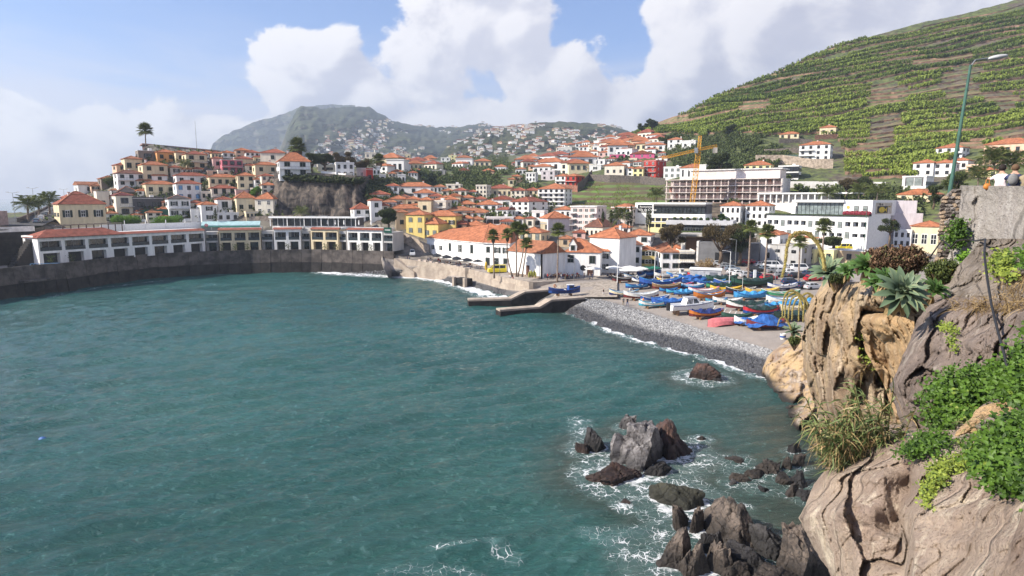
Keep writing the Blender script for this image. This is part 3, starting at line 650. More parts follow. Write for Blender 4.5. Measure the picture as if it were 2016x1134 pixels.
    o = House(); o.e, o.W, o.D, o.h, o.al, o.p, o.Y, o.hf = e, W, D, h, al, p, Y, hf; o.px0, o.px1, o.pye, o.pyb, o.lab = x0, x1, ye, yb, label; HOUSES.append(o); return o
T = [ # x0,x1,eave,base,turn,depth,wall,roof,cols,floors,label,options
 (119,210,402,438,12,8,'cream','red',3,1,'cream corner house by the palm road with three shuttered windows',dict(win='shut',rh=3.0,Y=200,ww=1.3,wh=2.2)),
 (130,182,389,404,12,7,'pink','red',1,1,'long red roofed house directly behind the cream corner house',dict(rh=2.2)),
 (155,197,364,381,14,6,'white','old',1,1,'white house with a single framed window and weathered gable roof, leftmost on the hill',dict(win='dark',gable=True)),
 (193,217,377,415,10,5,'pale','flat',1,1,'blank beige block behind the cream corner house',dict(win='dark',parapet=False)),
 (231,265,385,428,16,7,'pale','darkred',1,2,'two storey cream house with white balcony, right of the cream corner house',dict(win='dark',balc=[(1,.2,1)],ww=2.2,wh=1.9)),
 (232,276,379,389,12,7,'brown','slate',1,1,'house with dark slate roof above the two storey balcony house',dict(rh=2.2)),
 (233,287,342,368,14,6,'white','brown',3,2,'white house with arched balcony and dark red roof',dict(balc=[(1,0,.55)])),
 (247,281,313,339,12,6,'cream','old',2,1,'cream house with two dark windows at the left edge of the hilltop',dict(ww=1.4,wh=2.0)),
 (283,332,325,357,14,7,'cream','orange',2,2,'tall cream house with orange roof under the stone hut',dict(ww=1.3)),
 (288,346,363,383,12,6,'cream','orange',3,1,'low cream house with orange roof right of the arched balcony house',dict()),
 (263,322,391,413,10,6,'dark','flat',2,1,'black terrace block above the green screen',dict(win='glass',ww=2)),
 (273,310,297,316,10,6,'stone','flat',1,1,'grey stone hut with flat roof on the hilltop',dict(win='glass',ww=2.5,parapet=False)),
 (310,346,300,318,12,6,'orange','orange',2,1,'orange washed house just below the long hilltop building',dict()),
 (347,366,300,320,12,6,'cream','orange',1,1,'narrow cream house right of the orange washed house',dict()),
 (368,409,304,334,14,7,'cream','red',2,2,'cream two storey house below the long hilltop building',dict(balc=[(1,0,1)],ww=1.5)),
 (420,439,312,332,12,6,'pink','red',1,1,'pale pink house left of the magenta house',dict()),
 (438,479,315,342,8,6,'magenta','flat',3,2,'magenta house with deep loggia',dict(balc=[(1,0,1)],win='glass',parapet=False,ww=1.5)),
 (409,438,336,347,6,6,'peach','flat',1,1,'low peach block left of the foot of the magenta house',dict(parapet=False)),
 (464,499,313,336,10,6,'cream','red',1,1,'cream house with one shuttered window right of the magenta house',dict(win='shut')),
 (513,561,301,319,-16,8,'pale','red',1,1,'topmost red roofed house left of the grey palms',dict(Y=262)),
 (500,541,310,324,12,6,'cream','red',2,1,'cream house with arched window below the topmost red roofed house',dict(win='shut')),
 (503,549,325,343,12,6,'cream','orange',2,1,'cream house with outside stair, left of the white house on the cliff',dict()),
 (551,612,318,348,8,9,'white','orange',2,2,'large white house standing on the edge of the dark cliff',dict(rh=3.6,ww=1.8,wh=1.7,balc=[(1,0,1)],Y=241)),
 (348,409,346,364,12,6,'white','red',3,1,'long white house under the cream two storey house',dict()),
 (349,398,362,396,12,6,'white','red',3,2,'white house with light blue doors',dict(win=['blue','dark','blue'])),
 (413,468,349,367,10,6,'cream','orange',4,1,'yellowish house with long balcony under the magenta house',dict(balc=[(0,.1,1)])),
 (469,503,346,373,8,6,'cream','orange',2,2,'cream house with four windows beside the bright green shrub',dict()),
 (417,466,371,387,10,6,'pale','red',3,1,'cream house with three dark doors and a long balcony',dict(balc=[(0,0,1)],wh=2.2)),
 (465,490,374,389,8,6,'pink','flat',0,1,'blank pink wall house end right of the three dark doors',dict(parapet=False)),
 (397,417,379,394,10,6,'pale','flat',2,1,'small pale block with two windows right of the blue doors',dict()),
 (467,503,390,421,8,7,'cream','orange',2,1,'plain cream house with one dark window beside the tall cream house',dict(rh=2.4)),
 (503,539,392,424,-22,9,'pale','orange',2,2,'bright cream two storey house at the foot of the dark cliff',dict(rh=2.4,win='lit')),
 (429,458,393,416,10,6,'white','red',1,1,'small white house above the pine tree',dict(ww=1.8,wh=2.2)),
 (398,429,403,437,16,6,'white','orange',1,2,'white house with oval shuttered window left of the pine tree',dict(win='shut')),
 (334,377,392,429,10,7,'white','slate',2,2,'white house with arched loggia and dark brown roof',dict(win='shut',balc=[(1,0,1)])),
 (428,471,421,436,6,5,'white','flat',3,1,'low white annexe behind the pale awning',dict(win='dark')),
 (377,398,412,437,6,6,'white','flat',0,1,'white stair wall beside the arched loggia house',dict(parapet=False)),
 (662,698,322,350,4,7,'white','flat',3,2,'white flat roofed block with roof pergola on the plateau',dict(win='glass',Y=246)),
 (626,664,326,338,4,6,'pale','flat',1,1,'long low white building left of the plateau block',dict(win='glass',ww=4,wh=1)),
 (681,694,343,356,4,4,'pale','flat',1,1,'tiny cream hut at the right end of the plateau wall',dict(win='dark',Y=243)),
 (703,722,333,352,2,6,'grey','flat',1,1,'bare grey house with light blue panel on the plateau edge',dict(win='lit')),
 (722,735,334,360,2,6,'red','flat',1,1,'narrow house with peeling red and blue wall on the plateau edge',dict()),
 (734,749,329,348,0,6,'white','flat',2,1,'white block with battlement parapet on the plateau edge',dict()),
 (747,760,345,360,0,5,'white','flat',1,1,'small white cube with one window below the brown palm',dict()),
 (719,740,302,322,-8,8,'pale','flat',2,2,'cream tower block behind the plateau palms',dict(Y=330,win='lit')),
 (783,798,345,360,-4,6,'white','flat',2,1,'white cube with two windows above the dark slope',dict()),
 (755,775,324,336,0,7,'white','orange',3,1,'white house with three windows far behind the plateau palms',dict()),
 (771,793,338,347,0,7,'pale','orange',2,1,'small pale house with orange roof above the white cube',dict()),
 (698,732,412,438,12,7,'white','red',2,2,'white house with four windows at the right foot of the dark cliff',dict(rh=2.2)),
 (731,753,395,433,10,7,'white','red',1,2,'tall pale house behind the white house at the cliff foot',dict()),
 (730,768,383,398,6,7,'pale','red',2,1,'house carrying a white satellite dish on its red roof',dict()),
 (768,802,392,409,2,7,'cream','orange',1,1,'cream house with one arched window left of the yellow houses',dict(win='shut')),
 (780,848,367,384,-10,8,'white','orange',3,1,'long white house with orange roof below the banana cliff',dict()),
 (778,809,389,397,0,7,'pale','brown',1,1,'dark red pyramid roofed house below the long white house',dict()),
 (815,856,380,393,-6,7,'white','orange',2,1,'white house with orange hip roof below the banana cliff',dict()),
 (800,826,392,411,-6,6,'cream','orange',2,1,'cream house with narrow windows above the salmon house',dict()),
 (823,849,394,421,-18,6,'cream','orange',1,1,'tall cream house right of the narrow windowed house',dict()),
 (839,878,397,421,-20,7,'pale','flat',2,2,'grey white block with stacked balconies amid orange roofs',dict(balc=[(1,.4,1),(0,.4,1)],win='dark')),
 (770,825,411,424,4,7,'peach','orange',1,1,'salmon house behind the yellow houses',dict()),
 (780,803,418,452,4,6,'tan','old',1,1,'shaded ochre house left of the yellow houses',dict()),
 (800,836,423,464,-26,8,'yellow','orange',2,2,'tall yellow house at the top of the harbour ramp',dict(win='grey')),
 (835,897,425,449,-20,8,'yellow','orange',4,1,'long yellow house right of the tall yellow house',dict(win='shut')),
 (834,863,441,472,-28,8,'yellow','orange',2,1,'low yellow house with pyramid roof and two grey shutters',dict(win='grey',rh=2.0)),
 (873,902,457,468,-20,8,'yellow','brown',1,1,'small yellow house with mossy brown roof behind the white restaurant',dict(win='grey')),
 (880,931,415,430,-4,7,'pale','old',3,1,'pale house with rusty tiled roof among the orange roofs',dict()),
 (930,961,417,431,-4,7,'pale','old',2,1,'pale house with rusty roof beside the white dish terrace',dict(win='dark')),
 (882,906,386,403,-10,6,'cream','orange',1,1,'cream gable house left of the long apartment row',dict(gable='front')),
 (856,901,393,404,-6,7,'white','orange',2,1,'low white house under a broad orange roof',dict()),
 (908,932,389,404,-8,6,'pale','orange',1,1,'small cream house with orange roof left of the apartment row',dict()),
 (900,935,402,412,-8,6,'cream','orange',2,1,'low cream house half hidden by orange roofs',dict()),
 (937,958,366,390,-16,8,'pale','flat',3,3,'cream three storey block at the left end of the apartment row',dict(win='dark')),
 (961,1007,371,389,-12,8,'cream','red',5,1,'yellow fronted house with a red roof in the apartment row',dict(win='dark')),
 (932,956,392,407,-10,7,'pale','red',2,1,'pale house with small windows below the cream block',dict()),
 (965,1009,393,410,-14,8,'white','red',2,1,'white gable house with two grey windows below the apartment row',dict(gable='front',rh=1.5,win='grey')),
 (935,979,403,418,-16,8,'white','orange',3,1,'white house with bright orange roof in the middle of the old town',dict()),
 (978,999,413,429,-24,8,'white','red',2,1,'little white gable house with cream side wall',dict(gable=True)),
 (900,956,419,433,-8,8,'white','old',4,1,'long white house with arched doors amid the orange roofs',dict(win='dark')),
 (958,1011,429,445,-6,9,'white','flat',4,1,'white flat roofed hall with dark window band',dict(win='glass',ww=2)),
 (912,949,444,455,-20,8,'tan','orange',1,1,'tan house with orange hip roof behind the restaurant roof',dict()),
 (893,918,441,455,-16,8,'brown','red',1,1,'brown house with long red roof behind the restaurant',dict()),
 (1059,1111,372,406,-18,12,'white','orange',5,4,'four storey apartment block with rows of balconies below the red house',dict(win='glass',balc=[(1,0,.45),(2,0,.45),(3,0,.45),(1,.55,.95),(2,.55,.95),(3,.55,.95)])),
 (1006,1033,375,393,-14,8,'pale','red',3,2,'terraced house with red roof in the apartment row, left of the four storey block',dict(win='dark')),
 (1032,1059,375,393,-14,8,'cream','red',3,2,'terraced house with cream walls touching the four storey block',dict(win='dark')),
 (1006,1041,397,424,-34,14,'white','red',3,3,'white three storey house with many small side windows',dict(win='dark')),
 (1092,1123,413,430,-16,8,'white','orange',3,1,'white house with rounded arches left of the pink panelled hotel',dict(win='dark')),
 (1079,1122,430,456,22,9,'mauve','orange',1,1,'pale mauve cube house with orange pyramid roof',dict(win='dark',rh=2.4)),
 (1047,1071,417,447,-14,6,'white','flat',1,2,'white tower house with tall dark window',dict(win='glass')),
 (1036,1050,430,450,-14,6,'pale','red',1,1,'small pale house left of the white tower house',dict()),
 (1021,1065,458,480,-22,8,'cream','orange',3,1,'cream house with grey green shutters behind the palm group',dict(win='grey',wh=2.2)),
 (1113,1134,347,367,-30,9,'red','orange',2,2,'bright red house on the terraced slope',dict(balc=[(1,0,1)])),
 (1093,1113,347,366,-30,9,'white','orange',2,2,'white half of the red house on the terraced slope',dict(balc=[(1,0,1)])),
 (1035,1054,341,358,-14,6,'white','flat',3,2,'white box house with window grid',dict(win='glass')),
 (1065,1092,337,355,-20,9,'mauve','flat',2,2,'blank mauve white house above the red house',dict(win='dark')),
 (1064,1087,320,337,-16,8,'white','orange',3,2,'white villa with deep balconies on the ridge',dict(win='glass',balc=[(1,0,1)])),
 (1086,1114,323,337,-14,8,'white','orange',3,1,'white villa with arched windows on the ridge',dict()),
 (1053,1065,325,341,-14,6,'white','flat',1,2,'narrow white house left of the deep balcony villa',dict(win='dark')),
 (1040,1053,327,342,-14,6,'peach','orange',1,2,'narrow peach house left of the narrow white house',dict()),
 (1116,1135,317,328,-14,7,'peach','orange',2,1,'peach house on the ridge above the red house',dict()),
 (1134,1156,317,328,-14,7,'white','orange',2,1,'white house with two windows above the red house',dict()),
 (1159,1177,298,309,-14,7,'white','orange',2,1,'upper white house with gallery on the ridge',dict(balc=[(0,0,1)])),
 (1160,1178,309,324,-14,7,'white','orange',2,2,'white two storey house below the gallery house',dict()),
 (1177,1191,315,325,-14,6,'white','flat',1,1,'small white house right of the two storey ridge house',dict(win='dark')),
 (1178,1199,300,309,-14,7,'pink','orange',2,1,'pinkish house right of the gallery house',dict()),
 (1200,1230,304,315,-10,8,'hotpink','flat',2,1,'hot pink house with dark porches',dict(win='glass',parapet=False,ww=2.8,wh=1.8)),
 (1240,1288,303,312,-4,9,'hotpink','red',3,1,'hot pink house with broad white gable',dict(gable='front',rh=2.2,win='lit')),
 (1190,1228,326,346,-14,9,'pale','orange',3,1,'cream villa with orange roof above the long stone wall',dict(win='dark')),
 (1233,1247,331,347,-14,7,'white','orange',1,2,'narrow white house left of the lemon house',dict()),
 (1245,1266,332,350,-14,7,'lemon','orange',2,2,'lemon yellow house left of the dark red villa',dict()),
 (1267,1291,317,350,-28,11,'red','flat',2,3,'tall dark red villa with white balconies',dict(balc=[(1,0,1),(2,0,1)],win='lit')),
 (1306,1340,330,352,-14,8,'white','flat',3,2,'white modern house right of the dark red villa',dict(win='grey')),
 (1338,1386,330,354,-14,9,'white','orange',4,1,'white house with slit windows beside the crane',dict(win='glass',wh=3,ww=.7)),
 (1376,1389,326,352,-16,5,'white','flat',1,1,'white slab tower right of the crane mast',dict(win='dark')),
 (1314,1342,275,291,-12,8,'white','orange',2,2,'white farmhouse with orange roof above the crane',dict()),
 (1342,1369,278,292,-12,8,'white','flat',2,1,'white house with stepped top right of the farmhouse',dict()),
 (1613,1645,251,266,-8,7,'cream','orange',2,1,'small yellow farmhouse in the bananas',dict()),
 (1534,1572,264,273,-8,7,'cream','orange',3,1,'low farmhouse with orange roof on a rocky ledge',dict(door=True)),
 (1572,1633,285,317,-8,10,'white','orange',4,3,'white three storey villa at the edge of the banana fields',dict(win='dark',rh=1.8,balc=[(1,0,.5),(2,0,.5)])),
 (1531,1571,328,354,-8,9,'white','flat',2,2,'white modern house with glass balconies',dict(win='glass',ww=4.2,wh=2.0)),
 (1464,1516,325,351,-10,9,'lemon','orange',4,2,'yellow villa on the bank above the building site',dict()),
 (1841,1893,291,313,-16,10,'white','orange',3,2,'white gabled villa behind the street lamp',dict(balc=[(1,0,1)])),
 (1796,1836,321,347,-18,9,'white','orange',2,2,'white house left of the street lamp with orange roof',dict(win='dark')),
 (1835,1873,321,347,-16,9,'white','orange',2,2,'white house directly behind the street lamp mast',dict(win='dark')),
 (1872,1904,316,335,-14,9,'white','orange',2,1,'white house with red roof right of the street lamp',dict(win='dark')),
 (1775,1822,349,373,-16,9,'white','flat',1,1,'white garage block with large green door',dict(win='grey',ww=5,wh=3)),
 (1934,2030,283,324,-14,11,'peach','orange',5,2,'long peach house with white balconies above the seated couple',dict(balc=[(1,0,1),(0,0,1)],win='dark')),
 (1900,1936,326,342,-14,8,'peach','flat',2,1,'low peach house with terracotta eaves below the long peach house',dict(win='glass')),
 (1920,1960,336,350,-14,7,'lemon','orange',3,1,'little yellow house behind the palm by the seated couple',dict()),
 (1765,1845,383,398,-18,8,'cream','orange',3,1,'low yellow bungalow with broad orange roof behind the fish painted hotel wall',dict(gable='front',rh=2.0)),
 (796,818,316,327,-6,8,'white','orange',2,2,'white house standing out on the far green ridge',dict()),
 (785,808,304,312,-6,9,'cream','flat',3,1,'long cream block on the far ridge',dict()),
 (883,899,306,318,-6,8,'lemon','flat',1,2,'bright yellow block on the far ridge',dict()),
 (868,886,311,323,-6,8,'white','flat',2,2,'white stepped house below the bright yellow block',dict()),
 (902,923,321,331,-6,8,'white','red',2,1,'white house on the far green slope right of the yellow block',dict()),
 (974,996,328,340,-10,9,'white','orange',4,1,'white house with orange roof at the edge of the far green terrace',dict()),
 (1005,1031,321,327,-6,9,'pink','red',2,1,'pink house with red roof on the far slope',dict()),
 (845,876,336,344,-6,10,'grey','flat',2,1,'grey barn above the banana cliff',dict(gable=False)),
 (900,926,336,342,-6,9,'pale','red',1,1,'low house with pale gable behind the banana cliff',dict(gable='front')),
 (947,973,337,343,-6,9,'peach','orange',1,1,'salmon roofed bungalow behind the banana cliff',dict()),
 (1008,1024,347,358,-10,8,'tan','orange',1,1,'tan house by the path left of the white box house',dict()),
 (1000,1013,353,366,-10,7,'cream','orange',1,1,'narrow cream house below the tan house',dict()),
 (1417,1456,405,442,-14,9,'white','orange',4,2,'white house with orange roof and plant terrace, left of a pair',dict(win='dark')),
 (1466,1512,405,447,-14,9,'white','orange',4,3,'white house with orange roof adjoining the long white hotel',dict(win='dark')),
 (1708,1757,433,480,-14,9,'white','orange',3,3,'white house with orange pyramid roof right of the long white hotel',dict(win='grey')),
 (1757,1792,455,488,-14,9,'white','flat',3,2,'low white house behind the pollarded tree',dict(win='dark')),
 (1790,1845,446,496,-14,9,'cream','orange',3,1,'cream house with tall framed windows beside the rubble wall',dict(win='plain',wh=3.2,ww=1.6)),
 (1494,1532,462,516,-16,9,'white','orange',1,2,'white house with orange roof behind the palm and grey building',dict(win='dark')),
 (1514,1577,483,524,-22,10,'grey','flat',2,2,'large grey windowless looking block behind the car park',dict(win='glass',wh=.8,parapet=False)),
 (1530,1616,467,486,-16,8,'pale','orange',1,1,'pale wall and orange roof seen through the great flower arch',dict()),
 (1579,1602,490,518,-16,7,'lemon','flat',2,1,'lemon yellow hut behind the car park',dict(win='dark',parapet=False)),
 (1602,1620,492,510,-16,7,'orange','flat',0,1,'ochre wall block between two lemon huts',dict(parapet=False)),
 (1620,1640,492,518,-16,7,'lemon','flat',1,1,'second lemon hut right of the ochre wall',dict(win='dark',parapet=False)),
 (1640,1702,494,518,-16,7,'tan','flat',1,1,'ochre building with a black roof edge below the yellow taxis',dict(win='dark',parapet=False)),
 (1152,1186,447,470,-24,12,'pale','brown',4,1,'cream building with a row of arched windows and old brown roof',dict(win='dark',rh=2.6)),
 (1141,1198,494,536,-14,9,'white','orange',3,2,'white harbour house with orange roof and dark timber balcony',dict(win='shut',balc=[(1,0,.6)],ww=1.3)),
 (1160,1218,468,536,-32,9,'white','orange',0,2,'tall white house with blank sunlit wall',dict(side=False,rh=2.5)),
 (1217,1240,472,533,14,8,'white','orange',1,2,'front bay of the tall white house with two dark windows',dict(ww=1.8,wh=2)),
 (1228,1281,463,482,-10,8,'white','orange',2,1,'white upper house with a wide bright orange roof',dict(ww=1.6)),
 (1238,1263,482,524,8,7,'white','brown',1,2,'white house with grey slate slope between the tall white and the yellow house',dict(ww=1.8,rh=1.2)),
 (1262,1290,492,524,6,7,'yellow','orange',1,2,'narrow mustard yellow house',dict(win='shut',ww=2.0)),
 (1285,1341,489,500,-6,8,'white','orange',1,1,'orange roofed house behind the red awning house',dict()),
 (1301,1339,497,533,12,8,'white','old',2,2,'white corner house with the red awning',dict(ww=1.5)),
 (1338,1366,497,533,10,7,'pale','flat',2,2,'house with black balcony beside the red awning',dict(win='glass',ww=2,balc=[(1,0,1)])),
]
for r in T:
    x0,x1,ye,yb,be,D,wa,ro,co,fl,lb,op = r
    house(x0,x1,ye,yb,be,D,wa,ro,co,fl,lb, group='houses of the fishing town', **op)
FILL = [(808,830,404,414,'pale','orange','low roof squeezed above the salmon house'),(845,870,386,396,'pale','red','small red roofed house left of the cream gable house'),(862,884,407,418,'white','old','white house with rusty roof behind the stacked balconies'),
 (905,930,430,441,'pale','orange','cream house with orange roof above the brown house'),(925,950,432,444,'cream','old','cream house with rusty roof above the tan house'),(950,975,446,458,'white','orange','white house between the tan house and the palm group'),
 (975,1000,447,462,'peach','orange','peach house behind the restaurant ridge'),(1008,1030,431,446,'white','orange','white house right of the flat roofed hall'),(1100,1125,470,486,'tan','old','tan house behind the dormer house'),
 (1122,1150,476,492,'brown','orange','brown house with long orange roof behind the dormer house'),(1128,1152,458,470,'pink','red','pink house left of the arched window building'),(760,785,366,380,'white','red','white house at the foot of the dark slope'),
 (742,765,405,420,'pale','red','pale house left of the round green tree'),(752,780,398,412,'white','old','white house above the round green tree'),(985,1010,436,448,'pale','red','pale house with red roof behind the palm crowns'),
 (1206,1240,448,462,'white','orange','white house above the wide bright orange roof'),(870,892,376,386,'pale','old','small house in front of the banana cliff'),(1064,1090,440,456,'cream','flat','cream flat block left of the mauve cube house'),
 (300,330,346,358,'white','orange','white house between the two orange roofed cream houses'),(336,360,330,344,'pale','red','pale house above the long white house'),(430,460,338,346,'pale','flat','pale wall block under the magenta house'),
 (380,400,333,342,'pale','red','small pale house beneath the cream two storey house'),(484,505,326,338,'pale','red','pale house between magenta and outside stair house'),(270,300,356,366,'pale','old','pale house right of the arched balcony house'),
 (200,235,352,366,'stone','old','stone house on the left shoulder of the hill'),(180,215,366,376,'peach','old','peach house on the left shoulder of the hill'),(500,520,372,386,'stone','flat','stone block beside the bright green shrub')]
for (x0,x1,ye,yb,wa,ro,lb) in FILL:
    house(x0,x1,ye,yb,-10 if x0 > 700 else 12,6,wa,ro,random.choice((1,2)),1,lb,group='houses of the fishing town',win=random.choice(('closed','dark','shut')))
def autofill(x0, x1, y0, y1, poly, tries, walls, beta, group, tag_, seed, wr=(17, 30)):
    g = random.Random(seed); rects = [(h.px0, h.px1, h.pye-5, h.pyb) for h in HOUSES]; n = 0
    for _ in range(tries):
        cx, yb = g.uniform(x0, x1), g.uniform(y0, y1); w_ = g.uniform(*wr); hh = w_*g.uniform(.42, .62); r = (cx-w_/2, cx+w_/2, yb-hh-5, yb)
        if not inpoly(cx, yb, poly): continue
        ov = sum(max(0, min(r[1], q[1])-max(r[0], q[0]))*max(0, min(r[3], q[3])-max(r[2], q[2])) for q in rects)
        if ov > .46*(r[1]-r[0])*(r[3]-r[2]): continue
        near = min((h for h in HOUSES if h.lab), key=lambda h: abs((h.px0+h.px1)/2-cx)+1.5*abs(h.pyb-yb)); wl = g.choice(walls); ro = g.choice(('orange','orange','red','old','flat')); side = ('right' if cx > (near.px0+near.px1)/2 else 'left') if abs((near.px0+near.px1)/2-cx) > 1.5*abs(near.pyb-yb) else ('above' if yb < near.pyb else 'below')
        lb = ('%s %s house %s the %s' % (('small','little','tiny','modest','narrow','squat','plain','low')[n % 8], wl, {'right':'right of','left':'left of'}.get(side, side), near.lab)).split(); house(r[0], r[1], yb-hh, yb, beta+g.uniform(-8, 8), 5.5, wl, ro, g.choice((1, 2, 2, 3)), 1 if hh < 15 else 2, ' '.join(lb[:16]), group=group, win=g.choice(('closed','dark','shut'))); HOUSES[-1].lab = None; rects.append(r); n += 1
    return n
autofill(150, 530, 310, 436, [(150,400),(235,345),(290,300),(520,312),(548,346),(530,436),(150,440)], 2500, ('white','cream','pale','pale','white','peach'), 12, 'houses of the fishing town', '', 21)
autofill(760, 1060, 375, 460, [(760,385),(880,378),(1060,392),(1060,440),(980,462),(860,440),(770,440)], 1200, ('white','cream','pale','white'), -10, 'houses of the fishing town', '', 22)
autofill(1020, 1330, 300, 350, [(1020,345),(1100,320),(1180,300),(1240,296),(1310,310),(1320,350),(1120,340),(1030,352)], 300, ('white','cream','white'), -14, 'houses of the fishing town', '', 23, (14, 24))
autofill(600, 860, 325, 350, [(640,342),(700,330),(860,330),(860,346),(780,352),(700,346)], 80, ('white','pale'), -4, 'houses of the fishing town', '', 24, (13, 22))
def farmesh(wall, roof, k):
    b = MB(); b.box(-.5,.5,-.4,.4,-.6,.62,wallm(wall))
    hiproof(b, -.5,.5,-.4,.4,.62,.3,roofm(roof), e=.06, th=.03) if roof != 'none' else b.box(-.53,.53,-.43,.43,.62,.68,M_CONCW)
    for i in range(3):
        b.box(-.4+i*.3,-.26+i*.3,-.42,-.39,.12,.42,M_PANE)
        if k: b.box(-.4+i*.3,-.26+i*.3,-.42,-.39,-.35,-.05,M_PANE)
    return b.mesh('far_house')
FM = [farmesh(w_, r_, k) for w_, r_, k in (('white','orange',0),('white','orange',1),('white','none',1),('cream','orange',0),('pale','red',1),('white','red',0),('peach','orange',0),('white','none',0),('pale','old',1),('grey','none',0))]
FD = ['white house with orange roof','tall white house with orange roof','tall white flat roofed house','cream house with orange roof','tall pale house with red roof','white house with red roof','peach house with orange roof','low white flat roofed house','tall pale house with rusty roof','bare grey block']
def village(fn, boxes, n, where, group, smin, smax, seed):
    g = random.Random(seed); k = 0; b0_, b1_, c0_, c1_ = min(q[0] for q in boxes), max(q[2] for q in boxes), min(q[1] for q in boxes), max(q[3] for q in boxes); cl = [(g.uniform(b_[0], b_[2]), g.uniform(b_[1], b_[3])) for b_ in boxes for _ in range(int(6))]
    while k < n:
        b_ = g.choices(boxes, [q[4] for q in boxes])[0]
        if g.random() < .55:
            c = g.choice(cl); px, py = c[0]+g.gauss(0, 9), c[1]+g.gauss(0, 4)
            if not (b_[0] < px < b_[2] and b_[1] < py < b_[3]): continue
        else: px, py = g.uniform(b_[0], b_[2]), g.uniform(b_[1], b_[3])
        p = fn(px, py); i = g.choices(range(10), (10,8,8,3,4,5,3,6,3,2))[0]; s = g.uniform(smin, smax)
        o = inst('far_house', FM[i], None, (p.x, p.y, p.z+s*.1), (0,0,-math.atan2(p.x,p.y)+g.uniform(-.7,.3)), (s*g.uniform(.9,1.5), s, s*g.uniform(.6,.95)))
        zx = 'left' if px < b0_+(b1_-b0_)*.3 else 'right' if px > b0_+(b1_-b0_)*.72 else 'middle'; zy = 'top' if py < c0_+(c1_-c0_)*.33 else 'foot' if py > c0_+(c1_-c0_)*.7 else 'centre'
        tag(o, FD[i]+' at the '+zy+' '+zx+' '+where, 'house', group); k += 1
village(M2F, [(640,262,760,300,3),(600,285,800,322,4),(700,250,765,285,1),(680,300,900,325,2)], 120, 'of the hazy left mountain village', 'village on the left mountain', 6, 12, 5)
village(M3F, [(930,255,1230,270,3),(960,270,1090,300,3),(880,290,1080,322,4),(1080,262,1290,285,2),(1010,240,1060,256,1)], 130, 'of the central mountain village', 'village on the centre mountain', 4.5, 8.5, 6)
village(lambda x, y: G(x, y), [(740,318,860,345,3),(860,322,1040,334,2),(1020,318,1170,345,4),(1100,290,1240,318,5),(1180,275,1300,300,3)], 95, 'of the slope behind town', 'houses behind the old town', 7.5, 12, 8)
g = random.Random(31); b = MB()
for fn, bx, n, sz in ((M2F, [(600,255,770,325),(690,235,1000,262),(740,290,900,326)], 420, 8), (M3F, [(880,262,1280,325),(960,246,1230,262)], 560, 6)):
    for _ in range(n):
        q = g.choice(bx); px, py = g.uniform(q[0], q[2]), g.uniform(q[1], q[3])
        if vnoise(px*.03, py*.05, 0, 3) < .42: continue
        p = fn(px, py); s_ = sz*g.uniform(.5,1.1); b.box(p.x-s_, p.x+s_, p.y-s_, p.y+s_*.5, p.z-s_, p.z+s_*.55, wallm(g.choice(('white','white','pale','cream')))); b.box(p.x-s_*1.05, p.x+s_*1.05, p.y-s_*1.05, p.y+s_*.5, p.z+s_*.55, p.z+s_*.8, roofm(g.choice(('orange','old','red'))) if g.random() < .7 else M_CONCW)
tag(b.build('scattered_houses'), 'tiny scattered houses over the hazy mountain sides', 'houses', kind='stuff')
M_WSTONE = mat('seawall_dark', (.014,.012,.012), .9, .3, .5, 1.2, 2.2, col2=(.035,.03,.028))  # sea wall shade put into this dark colour, over stained lower stone
M_WCONC = mat('seawall_concrete', (.125,.105,.095), .92, .2, .35, .8, 3, col2=(.045,.038,.035))  # lowered concrete colour holds the wall's shade, plus random stains
M_PAVE = mat('paving_pale', (.36,.31,.27), .9, .15, .6, .2, 4)
M_QUAY = mat('quay_concrete', (.40,.335,.27), .92, .2, .5, .6, 3, col2=(.27,.22,.18))
M_HEDGE = mat('hedge_green', (.03,.05,.018), .9, .3, 3, 1.5, 6, col2=(.012,.022,.008))
M_WHITE = mat('white_paint', (.78,.78,.77), .55, .05, 2)
sw = empty('sea_wall', wallpt(400, 0), 0, 'curved dark concrete sea wall below the terraced hotel', 'wall')
xs_ = np.linspace(-150, 776, 47); off = Vector(wallpt(400, 0))
for a, c in zip(xs_, xs_[1:]):
    p, q = wallpt(a)-off, wallpt(c)-off; d = (q-p).normalized(); n = Vector((d.y, -d.x, 0)); g = .03
    p = p+d*g; q = q-d*g; j = random.uniform(-.06, .06)
    def pr(b, y0, y1, z0, z1, m, y0b=None):
        y0b = y0 if y0b is None else y0b
        b.add([p+n*y0b+Vector((0,0,z0)), q+n*y0b+Vector((0,0,z0)), q-n*y1+Vector((0,0,z0)), p-n*y1+Vector((0,0,z0)),
               p+n*y0+Vector((0,0,z1)), q+n*y0+Vector((0,0,z1)), q-n*y1+Vector((0,0,z1)), p-n*y1+Vector((0,0,z1))], [(3,2,1,0),(4,5,6,7),(0,1,5,4),(1,2,6,5),(2,3,7,6),(3,0,4,7)], m)
    b = MB(); pr(b, .1+j, 1.5, 3.3, 6.2, M_WCONC, .35+j); pr(b, .02+j, .35, 6.2, 7.5, M_WCONC); b.build('wall_panel', sw)
    b = MB(); pr(b, .5+j*2, 1.5, -3, 3.3, M_WSTONE, 1.4+j*3); pr(b, .3, 1.5, 3.3, 3.45, M_WSTONE); b.build('footing_block', sw)
b = MB(); pl = [wallpt(x, 6.32, .3) for x in np.linspace(-150, 776, 30)]; pr_ = [Vector((v.x*1.07, v.y*1.07, 6.32)) for v in pl]
for i in range(29): b.poly([pl[i], pl[i+1], pr_[i+1], pr_[i]], M_PAVE)
sw.location = off; tag(b.build('promenade'), kind='structure')
p = wallpt(40, 3.6); q = wallpt(92, 3.6); d = (q-p).normalized(); n = Vector((d.y, -d.x, 0)); b = MB()
